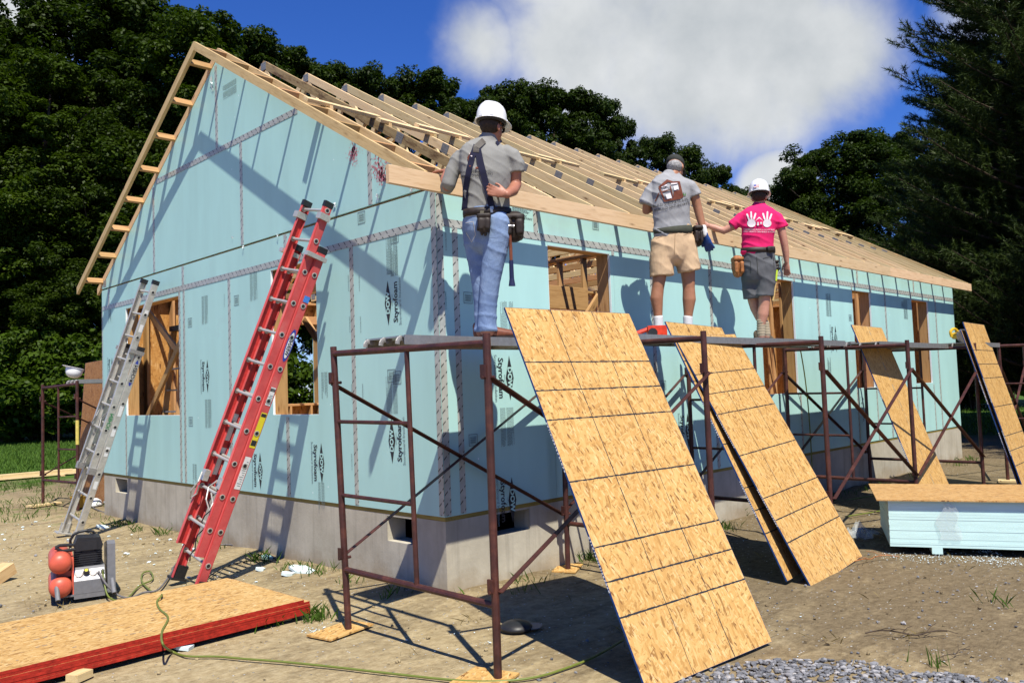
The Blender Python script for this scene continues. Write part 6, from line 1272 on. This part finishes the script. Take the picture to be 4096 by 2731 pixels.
    for sx, cx in ((-1, 1726), (1, 1762)):
        polys.append([(cx+10*math.cos(2*math.pi*k/14), 513+9*math.sin(2*math.pi*k/14)) for k in range(14)])
        for ox, oy, an, L in ((-5, 506, -0.35, 15), (0, 504, -0.05, 17), (5, 505, 0.3, 15), (10, 509, 0.75, 12)) if sx < 0 else ((5, 506, 0.35, 15), (0, 504, 0.05, 17), (-5, 505, -0.3, 15), (-10, 509, -0.75, 12)):
            dx, dy = math.sin(an), -math.cos(an); nx, ny = -dy, dx; q = 1.9
            polys.append([(cx+ox+nx*q, oy+ny*q), (cx+ox+dx*L+nx*q, oy+dy*L+ny*q), (cx+ox+dx*(L+2), oy+dy*(L+2)), (cx+ox+dx*L-nx*q, oy+dy*L-ny*q), (cx+ox-nx*q, oy-ny*q)])
    quadpoly(bv, polys, WPRINT, 'shirt_print', sh); quadpoly(bv, [[(1735, 508), (1744, 501), (1754, 508), (1752, 510), (1752, 518), (1737, 518), (1737, 510)]], PINK, 'shirt_print', sh, 0.011); quadpoly(bv, [[(1739, 510), (1743, 510), (1743, 518), (1739, 518)], [(1746, 510), (1750, 510), (1750, 514.5), (1746, 514.5)]], WPRINT, 'shirt_print', sh, 0.014)
    wrap_text(bv, 'HANDS CAN BUILD A HOUSE BUT', 1744, 527.5, 4.4, 0.02, WPRINT, sh, 0.05, 1.05); wrap_text(bv, 'ONLY HEARTS CAN BUILD A HOME.', 1744, 532.5, 4.4, 0.02, WPRINT, sh, 0.05, 1.05)
man_pink()

# ------------------------------------------------------------------ trees and plants
def fast_quads(name, V, mat, rnd, nper=4):
    """V: (n, nper, 3) array of separate faces; rnd: (n,) per-leaf tone"""
    n = V.shape[0]; me = bpy.data.meshes.new(name); me.vertices.add(n*nper); me.vertices.foreach_set('co', V.reshape(-1).astype(np.float32))
    me.loops.add(n*nper); me.loops.foreach_set('vertex_index', np.arange(n*nper, dtype=np.int32)); me.polygons.add(n); me.polygons.foreach_set('loop_start', np.arange(0, n*nper, nper, dtype=np.int32))
    try: me.polygons.foreach_set('loop_total', np.full(n, nper, dtype=np.int32))
    except Exception: pass
    at = me.attributes.new('leafrnd', 'FLOAT', 'POINT'); at.data.foreach_set('value', np.repeat(rnd, nper).astype(np.float32))
    me.materials.append(mat); me.update(); me.validate(); return me
def leaf_faces(P, Nn, size, rng, width=0.62):
    """diamond leaves at points P, normals Nn"""
    n = len(P); Nn = Nn/np.linalg.norm(Nn, axis=1, keepdims=True); r = rng.normal(size=(n, 3)); a = np.cross(Nn, r); a /= np.linalg.norm(a, axis=1, keepdims=True) + 1e-9; c = np.cross(Nn, a)
    s = (size*rng.uniform(0.65, 1.3, n))[:, None]; V = np.empty((n, 4, 3)); V[:, 0] = P - a*s*0.5; V[:, 1] = P + c*s*0.5*width + Nn*s*0.08; V[:, 2] = P + a*s*0.5; V[:, 3] = P - c*s*0.5*width + Nn*s*0.08; return V
def crown(seed, H, R, z0, lobes, per, size, mat, name='crown', lobe_r=0.27, shape=1.0):
    """uneven crown: leaf clumps spread over many lobes, open gaps between them"""
    rng = np.random.default_rng(seed); Ps, Ns, Rn = [], [], []
    for i in range(lobes):
        t = rng.uniform(0.0, 1.0)**0.85; z = z0 + (H - z0)*t; prof = (math.sin(math.pi*(0.12+0.86*t)**0.9))**0.62*shape; ang = rng.uniform(0, 2*math.pi); q = R*prof*rng.uniform(0.45, 0.98)
        c = np.array([q*math.cos(ang), q*math.sin(ang), z]); lr = R*lobe_r*rng.uniform(0.65, 1.35)
        if z + lr*0.7 > H: c[2] = H - lr*0.7
        sub = rng.integers(5, 9); k = per//sub; tone = rng.uniform(-0.14, 0.14)
        for j in range(sub):
            v = rng.normal(size=3); v /= np.linalg.norm(v); v[2] = v[2]*0.8 + 0.1; cc = c + v*lr*0.75; d = rng.normal(size=(k, 3)); d /= np.linalg.norm(d, axis=1, keepdims=True); rad = lr*0.55*rng.uniform(0.35, 1.0, (k, 1))**0.6
            p = cc + d*rad*np.array([1, 1, 0.72]); Ps.append(p); Ns.append(d*0.7 + np.array([0, 0, 0.75]) + rng.normal(size=(k, 3))*0.45); Rn.append(np.clip(0.5 + tone + rng.normal(0, 0.2, k), 0, 1))
    P = np.concatenate(Ps); N_ = np.concatenate(Ns); Rr = np.concatenate(Rn); return fast_quads(name, leaf_faces(P, N_, size, rng), mat, Rr)
def trunk_mesh(seed, H, R, z0, r0):
    rr = random.Random(seed); b = MB(); pts = [Vector((0.15*math.sin(i*1.3+seed)*i/6, 0.15*math.cos(i*1.7+seed)*i/6, H*0.9*i/8)) for i in range(9)]; b.tube(pts, [r0*(1.15-0.125*i) if i else r0*1.5 for i in range(9)], 9)
    for i in range(9):
        z = z0*0.8 + (H*0.8-z0*0.8)*rr.random(); k = min(7, int(z/(H*0.9)*8)); p = pts[k].lerp(pts[k+1], (z/(H*0.9)*8) % 1); a = rr.uniform(0, 6.28); q = R*rr.uniform(0.5, 0.85); e = p + Vector((q*math.cos(a), q*math.sin(a), q*rr.uniform(0.35, 0.9))); mid = p.lerp(e, 0.5) + Vector((0, 0, -0.1*q))
        b.tube([p, mid, e], [r0*0.38, r0*0.24, r0*0.06], 6)
    return b.mesh('trunk', BARK)
VAR = []
for sd, H, R, z0, lobes, per, size, mt, lr in [(1, 16, 3.9, 1.2, 110, 900, 0.165, LEAF[0], 0.22), (2, 16, 3.5, 1.8, 100, 900, 0.155, LEAF[1], 0.21), (3, 16, 3.6, 3.0, 92, 900, 0.165, LEAF[2], 0.205), (4, 16, 4.6, 2.5, 130, 900, 0.165, LEAF[2], 0.19)]:
    VAR.append((crown(sd, H, R, z0, lobes, per, size, mt, lobe_r=lr), trunk_mesh(sd, H, R, z0, 0.24)))
def tree(dx, dep, dytop, var, label, wid=1.0, rot=0.0, name='tree', group='trees standing behind the house'):
    g0 = at_depth(dx, 900, dep); zt = at_depth(dx, dytop, dep).z; s = zt/16.0
    t = thing(name, label, 'tree', (g0.x, g0.y, 0), group)
    M = Matrix.Translation((g0.x, g0.y, 0)) @ Matrix.Rotation(rot, 4, 'Z') @ Matrix.Diagonal((s*wid, s*wid, s, 1))
    obj('trunk', VAR[var][1], t, M); obj('crown', VAR[var][0], t, M); return t
LG = 'dense trees of the wood left of the house'; BG = 'treetops showing above the roof'; RG = 'trees right of the roof'
TREES = [(-110, 46, -40, 0, 1.0, LG, 'dark tree beyond the left edge of the wood'), (20, 47, 25, 0, 1.05, LG, 'leftmost tall dark tree of the wood'), (150, 49, -30, 0, 1.0, LG, 'tall tree of the wood, second from the left edge'), (285, 48, -10, 2, 1.15, LG, 'tall tree of the wood behind the rake ladder, third from the left edge'), (385, 47, -5, 0, 0.95, LG, 'tall dark tree left of the pale-leaved one at the wood edge'),
    (-30, 41, 230, 0, 1.1, LG, 'lower leafy tree at the left edge of the wood'), (105, 42, 110, 1, 1.1, LG, 'bright green tree at the front of the wood, left part'), (225, 41, 300, 0, 1.0, LG, 'lower tree at the front of the wood left of the rake tails'), (330, 42, 190, 0, 1.0, LG, 'tree at the front of the wood seen through the rake ladder'),
    (465, 43, 5, 1, 1.05, LG, 'tall pale-leaved tree rising left of the roof peak'), (40, 40, 520, 1, 1.3, LG, 'low broad tree in front of the wood near the left edge'), (190, 40, 560, 0, 1.4, LG, 'low broad tree in front of the wood beside the house corner'),
    (590, 50, 68, 2, 0.95, BG, 'oak crown right behind the roof peak'), (665, 52, 95, 2, 0.9, BG, 'oak crown second right of the roof peak'), (735, 53, 125, 2, 0.85, BG, 'oak crown third right of the roof peak'), (800, 55, 165, 2, 0.8, BG, 'small oak crown left of the gap in the treeline'), (868, 54, 150, 2, 0.8, BG, 'oak crown with a narrow top above the truss tips'),
    (925, 58, 200, 2, 0.8, BG, 'low oak crown in the dip of the treeline'), (1005, 57, 152, 2, 0.95, BG, 'round oak crown left of the tall man\'s hard hat'), (1095, 58, 215, 2, 0.9, BG, 'oak crown just behind the tall man\'s hard hat'), (1190, 60, 185, 2, 0.9, BG, 'oak crown right of the tall man\'s hard hat'), (1290, 60, 192, 2, 0.95, BG, 'tallest oak crown between the tall man and the man in the cap'), (1375, 61, 205, 2, 0.85, BG, 'airy oak crown against the big cloud'), (1440, 62, 262, 2, 0.7, BG, 'thin edge of the oaks against the big cloud'),
    (1535, 64, 308, 2, 0.8, BG, 'oak crown behind the man in the cap'), (1600, 64, 335, 2, 0.8, BG, 'oak crown right of the man in the cap'), (1675, 66, 375, 2, 0.7, BG, 'low oak crown between the man in the cap and the pink shirt'), (1725, 66, 425, 2, 0.6, BG, 'lowest oak crown above the pink-shirted man\'s shoulder'),
    (1955, 50, 308, 3, 1.15, RG, 'broad round tree right of the pink-shirted man'), (1850, 50, 385, 3, 0.95, RG, 'left flank tree of the broad round crown'), (2060, 52, 290, 3, 1.0, RG, 'tree between the broad round crown and the pine'), (2010, 44, 560, 0, 1.3, RG, 'dark low tree behind the far end of the roof'), (2120, 44, 540, 0, 1.3, RG, 'dark low tree behind the far corner of the house'), (2230, 42, 420, 0, 1.1, RG, 'dark tree behind the pine'), (2370, 42, 300, 0, 1.1, RG, 'dark tree at the right edge behind the pine'), (2170, 40, 700, 0, 1.5, RG, 'bushy dark tree at the far edge of the lawn right of the house'), (2310, 40, 690, 0, 1.5, RG, 'bushy dark tree at the far edge of the lawn by the right border')]
for i, (dx, dep, top, v, w, grp, lab) in enumerate(TREES): tree(dx, dep, top, v, lab, w, i*2.39, {LG: 'broadleaf_tree', BG: 'oak_tree', RG: 'broadleaf_tree'}[grp], grp)
# shrubs along the edge of the wood
SHR = crown(31, 3.2, 1.9, 0.1, 34, 420, 0.17, LEAF[3], 'foliage', 0.3)
def stems(seed, h, r):
    rr = random.Random(seed); b = MB()
    for i in range(6): a = rr.uniform(0, 6.28); b.tube([Vector((0.05*math.cos(a), 0.05*math.sin(a), 0)), Vector((r*0.3*math.cos(a), r*0.3*math.sin(a), h*0.4)), Vector((r*0.55*math.cos(a), r*0.55*math.sin(a), h*0.75))], [0.03, 0.02, 0.008], 6)
    return b.mesh('stem', BARK)
SST = stems(3, 3.0, 1.9)
for i, (dx, dep, s, lab) in enumerate([(-60, 38.5, 1.2, 'shrub at the left edge of the lawn'), (10, 38, 1.5, 'large shrub behind the lawn, second from the left edge'), (75, 39, 1.2, 'shrub behind the far left scaffold post'), (130, 38, 1.6, 'bright shrub behind the left scaffold'), (180, 38.5, 1.3, 'shrub behind the white hard hat'), (225, 38, 1.3, 'shrub beside the left house corner'), (285, 38.5, 1.4, 'shrub hidden behind the left house corner'), (2090, 37, 1.2, 'dark shrub at the far right lawn beside the house end'), (2150, 38, 1.3, 'dark shrub at the far right lawn, second from the house end'), (2230, 37, 1.3, 'dark shrub at the far right lawn behind the leaning board'), (2320, 38, 1.3, 'dark shrub at the far right lawn by the picture border')]):
    p = at_depth(dx, 900, dep); t = thing('shrub', lab, 'shrub', (p.x, p.y, 0), 'shrubs along the edge of the wood'); M = Matrix.Translation((p.x, p.y, 0)) @ Matrix.Rotation(i*1.7, 4, 'Z') @ Matrix.Scale(s, 4); obj('foliage', SHR, t, M); obj('stem', SST, t, M)
bw = Vector((1.0, 10.6, 0)); 
for i, (x, y, s, lab) in enumerate([(4.0, 9.9, 0.6, 'leafy bush behind the house seen through the right gable window'), (6.6, 10.2, 0.6, 'leafy bush behind the house farther along the rear wall')]):
    t = thing('shrub', lab, 'shrub', (x, y, 0), 'bushes behind the house'); M = Matrix.Translation((x, y, 0)) @ Matrix.Scale(s*1.3, 4); obj('foliage', SHR, t, M); obj('stem', SST, t, M)

# white pine
def pine_meshes(seed, H, R, z0, whorls, name='needles'):
    rng = np.random.default_rng(seed); rr = random.Random(seed); tb = MB(); tb.tube([Vector((0.06*math.sin(i), 0.06*math.cos(i*1.3), H*i/8)) for i in range(9)], [0.26*(1-0.115*i)+0.01 for i in range(9)], 9)
    Vs, Rn = [], []
    def tuft(p, d, L, n, tone):
        d = np.array(d); d = d/np.linalg.norm(d); r = rng.normal(size=(n, 3)); dirs = d*rng.uniform(0.4, 1.0, (n, 1)) + r*0.55; dirs /= np.linalg.norm(dirs, axis=1, keepdims=True); a = np.cross(dirs, rng.normal(size=(n, 3))); a /= np.linalg.norm(a, axis=1, keepdims=True)
        base = np.array(p) + d*rng.uniform(-0.5, 0.6, (n, 1))*L; V = np.empty((n, 3, 3)); l = (L*rng.uniform(0.7, 1.2, n))[:, None]; V[:, 0] = base - a*0.010; V[:, 1] = base + a*0.010; V[:, 2] = base + dirs*l; Vs.append(V); Rn.append(np.clip(tone + rng.normal(0, 0.15, n), 0, 1))
    for w in range(whorls):
        t = (w+rr.random()*0.7)/whorls; z = z0 + (H-z0)*t; nb = 7 if t < 0.85 else 4; a0 = rr.uniform(0, 6.28)
        for k in range(nb):
            a = a0 + 6.283*k/nb + rr.uniform(-.3, .3); L = R*(1-t)**0.75*rr.uniform(0.7, 1.1)+0.35; up = rr.uniform(-0.05, 0.15) + 0.35*t; d = Vector((math.cos(a), math.sin(a), up)); p0 = Vector((0, 0, z)); pts = [p0 + d*L*s + Vector((0, 0, 0.28*L*s*s - 0.1*L*s)) for s in (0, .25, .5, .75, 1.0)]
            tb.tube(pts, [0.05*(1-t)+0.015, 0.04*(1-t)+0.012, 0.03*(1-t)+.01, 0.015, 0.008], 6); tone = rr.uniform(0.3, 0.6)
            ns = int(6 + L*6.5)
            for i in range(ns):
                s = 0.22 + 0.78*(i+rr.random())/ns; q = pts[min(3, int(s*4))].lerp(pts[min(4, int(s*4)+1)], (s*4) % 1); sd = Vector((-math.sin(a), math.cos(a), 0))*rr.choice((-1, 1)); ll = L*0.36*(1.15-s)*rr.uniform(0.6, 1.2) + 0.10; sv = (d*0.75 + sd*0.75 + Vector((0, 0, rr.uniform(0.1, 0.55)))).normalized(); m = max(2, int(ll/0.13))
                for j in range(m): c = q + sv*ll*(j+0.7)/m + Vector((0, 0, 0.12*ll*((j+1)/m)**2)); tuft(c[:], (sv + Vector((0, 0, 0.15*(j+1)/m)))[:], 0.15, 20, tone + 0.25*(j == m-1))
    V = np.concatenate(Vs); return fast_quads(name, V, NEEDLE, np.concatenate(Rn), 3), tb.mesh('trunk', BARK)
PN, PT = pine_meshes(5, 17.0, 4.8, 1.0, 40)
def pine(x, y, s, rot, lab):
    t = thing('pine_tree', lab, 'tree', (x, y, 0), 'white pines at the right'); M = Matrix.Translation((x, y, 0)) @ Matrix.Rotation(rot, 4, 'Z') @ Matrix.Scale(s, 4); obj('trunk', PT, t, M); obj('needles', PN, t, M)
pp = at_depth(2400, 900, 24); pine(pp.x, pp.y, 1.08, 0.4, 'tall dark pine at the right edge with upturned branch tips')
pp = at_depth(2480, 900, 21); pine(pp.x, pp.y, 1.0, 2.2, 'pine just beyond the right edge whose branches reach into the picture')
pp = at_depth(2290, 900, 30); pine(pp.x, pp.y, 0.8, 4.0, 'smaller dark pine behind the tall one at the right edge')
pine(14.6, -6.2, 0.85, 1.1, 'pine outside the right edge shading the far end of the eave wall')

# ------------------------------------------------------------------ grass, weeds, gravel, crumbs
def blades(name, pts, hgt, wid, mat, seed, lean=0.35, nper=1):
    rng = np.random.default_rng(seed); P = np.repeat(np.array(pts, dtype=float), nper, 0); n = len(P); a = rng.uniform(0, 6.283, n); h = hgt*rng.uniform(0.45, 1.25, n); w = wid*rng.uniform(0.7, 1.3, n); l = rng.normal(0, lean, (n, 2))*h[:, None]
    V = np.empty((n, 4, 3)); dx = np.stack([np.cos(a), np.sin(a)], 1)*w[:, None]
    V[:, 0, :2] = P[:, :2] - dx*0.5; V[:, 1, :2] = P[:, :2] + dx*0.5; V[:, 0, 2] = V[:, 1, 2] = P[:, 2]
    V[:, 2, :2] = P[:, :2] + l*0.45 + dx*0.35; V[:, 2, 2] = P[:, 2] + h*0.6; V[:, 3, :2] = P[:, :2] + l; V[:, 3, 2] = P[:, 2] + h
    V = V[:, [0, 1, 2, 3]]; me = fast_quads(name, V, mat, np.clip(0.5+rng.normal(0, .22, n), 0, 1)); return me
rg = np.random.default_rng(11)
def clump(x, y, n, s): return [(x+rg.normal(0, s), y+rg.normal(0, s), -0.005) for _ in range(n)]
lawn = []
for _ in range(52000):
    x, y = rg.uniform(-12, 12), rg.uniform(13, 40)
    if noise.noise((x*0.3, y*0.3, 2)) + (y-16)*0.25 > 0: lawn.append((x, y, -0.01))
for _ in range(9000): lawn.append((rg.uniform(20, 38), rg.uniform(-4, 14), -0.01))
tag(obj('lawn_grass', blades('lawn_grass', lawn, 0.11, 0.03, GRASSM, 1)), 'mown green grass between the building plot and the wood', 'grass', None, 'stuff')
weeds = []
for k in range(26):                              # along the foot of the foundation
    y = rg.uniform(0.2, 8.4); weeds += clump(-0.12-abs(rg.normal(0, 0.10)), y, int(rg.integers(6, 34)), 0.07)
for k in range(34): x = rg.uniform(-0.2, 13); weeds += clump(x, -0.12-abs(rg.normal(0, 0.12)), int(rg.integers(5, 28)), 0.07)
for k in range(150):                             # patchy ground behind the left corner
    x, y = rg.uniform(-6, 1.5), rg.uniform(8.6, 15.5); weeds += clump(x, y, int(rg.integers(8, 36)), 0.18)
for dx, dy, n in ((725, 1420, 90), (620, 1430, 90), (590, 1435, 50), (690, 1262, 60), (660, 1255, 40), (845, 1290, 50), (1690, 1185, 90), (2170, 1525, 10), (2290, 1390, 12), (560, 1240, 60),  (920, 1300, 70), (1370, 1290, 50), (1340, 1285, 40)): p = on_z(dx, dy); weeds += clump(p.x, p.y, n, 0.06)
tag(obj('weeds', blades('weeds', weeds, 0.105, 0.009, GRASSM, 2, 0.45)), 'scattered green weeds growing along the foundation and in the dirt', 'grass', None, 'stuff')
dry = []
for k in range(60): dry += clump(rg.uniform(-1.5, 9), rg.uniform(-4.2, -0.2), int(rg.integers(2, 9)), 0.05)
for k in range(40): dry += clump(rg.uniform(-3.5, -0.1), rg.uniform(1.5, 9), int(rg.integers(2, 9)), 0.08)
tag(obj('dry_grass', blades('dry_grass', dry, 0.05, 0.006, DRYG, 3, 1.2)), 'short dry grass bits strewn over the dirt', 'grass', None, 'stuff')
def rock_field(name, pts, mat, lo, hi, seed, flat=0.65):
    rr = random.Random(seed); protos = []
    for k in range(10):
        bm = bmesh.new(); bmesh.ops.create_icosphere(bm, subdivisions=1, radius=1.0); vs = [(v.co*rr.uniform(0.7, 1.2))[:] for v in bm.verts]; fs = [tuple(v.index for v in f.verts) for f in bm.faces]; bm.free(); protos.append((np.array(vs), fs))
    VV, FF = [], []; base = 0
    for x, y in pts:
        vs, fs = protos[rr.randrange(10)]; s = rr.uniform(lo, hi)*(1.5 if rr.random() < 0.08 else 1); a = rr.uniform(0, 6.28); sc = np.array([rr.uniform(.7, 1.2), rr.uniform(.6, 1.0), flat*rr.uniform(.6, 1.1)])*s; v = vs*sc; ca, sa = math.cos(a), math.sin(a)
        w = np.stack([v[:, 0]*ca - v[:, 1]*sa + x, v[:, 0]*sa + v[:, 1]*ca + y, v[:, 2] + s*flat*0.35 - 0.006], 1); VV.append(w); FF += [tuple(i+base for i in f) for f in fs]; base += len(vs)
    b = MB(); b.v = [tuple(v) for v in np.concatenate(VV)]; b.f = FF; return b.build(name, mat)
def stone_mat():
    t = NT('gravel_stone'); g = t.n('NewGeometry'); c = t.ramp(g.outputs['Random Per Island'], [(0.0, (0.06, 0.063, 0.072)), (0.5, (0.145, 0.15, 0.165)), (0.85, (0.25, 0.25, 0.262)), (1.0, (0.42, 0.40, 0.385))]); n = t.noise(t.coord('Object'), 60.0, 4); t.base(t.mix(t.ramp(n.outputs[0], [(0.3, 0.0), (0.8, 0.35)]), c, (0.27, 0.265, 0.26))); t.rough(0.85, 0.25); return t.m
GST = stone_mat(); gp = []; A0, A1 = Vector((-0.75, -2.62, 0)), Vector((0.95, -4.2, 0))
edge = [on_z(x, y) for x, y in ((1480, 1590), (1600, 1545), (1700, 1522), (1800, 1512), (1900, 1512), (2000, 1522), (2100, 1537), (2250, 1552), (2400, 1568))]
def below(p):                                    # is the point on the camera side of the gravel edge?
    dx, dy = pix((p[0], p[1], 0)); xs_ = [1480, 1600, 1700, 1800, 1900, 2000, 2100, 2250, 2400]; ys_ = [1590, 1545, 1522, 1512, 1512, 1522, 1537, 1552, 1568]
    e = np.interp(dx, xs_, ys_); return dy > e + 9*noise.noise((p[0]*4, p[1]*4, 0)), dx, dy
for _ in range(26000):
    x, y = rg.uniform(-2.0, 2.2), rg.uniform(-5.0, -2.2); ok, dx, dy = below((x, y))
    if ok and 1440 < dx < 2550 and dy < 1900: gp.append((x, y))
gp = gp[:6500]
tag(rock_field('gravel', gp, GST, 0.011, 0.021, 4), 'grey crushed stone covering the ground in the lower right', 'gravel', None, 'stuff')
lp = [(rg.uniform(-1.0, 3.5), rg.uniform(-4.4, -1.6)) for _ in range(160)] + [(rg.uniform(-3.5, 0), rg.uniform(0.5, 8)) for _ in range(90)]
tag(rock_field('loose_stones', lp, GST, 0.006, 0.016, 6), 'loose small stones scattered on the dirt', 'stones', None, 'stuff')
# foam crumbs
cr = []
for _ in range(420): cr.append((-abs(rg.normal(0, 1.0))-0.15, rg.uniform(1.0, 8.5)))
for dx, dy, n, s in ((2290, 1285, 200, 0.12), (2200, 1282, 120, 0.14), (2120, 1280, 80, 0.12), (2050, 1275, 60, 0.1), (300, 1480, 60, 0.06), (360, 1475, 50, 0.06), (720, 1440, 40, 0.06), (2270, 1265, 60, 0.05), (1100, 1470, 30, .3)):
    p = on_z(dx, dy); cr += [(p.x+rg.normal(0, s), p.y+rg.normal(0, s)) for _ in range(n)]
cr += [(rg.uniform(-1, 6), rg.uniform(-3.6, -0.5)) for _ in range(90)]
tag(rock_field('foam_crumbs', cr, SCRAP, 0.002, 0.007, 8), 'tiny white foam crumbs strewn over the dirt', 'foam crumbs', None, 'stuff')
cr2 = [(-abs(rg.normal(0, 0.9))-0.15, rg.uniform(1.2, 8.2)) for _ in range(46)]
tag(rock_field('foam_bits', cr2, SCRAP, 0.014, 0.03, 9, 0.5), 'small white foam bits strewn along the gable wall', 'foam bits', None, 'stuff')

cl = []
for _ in range(2600):
    x, y = rg.uniform(-4.2, 8.5), rg.uniform(-4.4, 9.0)
    if (x > -0.05 and y > -0.05) or noise.noise((x*1.3, y*1.3, 9)) < -0.12: continue
    cl.append((x, y))
for k in range(500): cl.append((-abs(rg.normal(0, 0.22))-0.05, rg.uniform(-0.2, 7.9))); cl.append((rg.uniform(-0.3, 12.5), -abs(rg.normal(0, 0.2))-0.05))
tag(rock_field('dirt_clods', cl, DIRT, 0.004, 0.017, 12, 0.7), 'small clods of earth strewn over the plot', 'dirt', None, 'stuff')
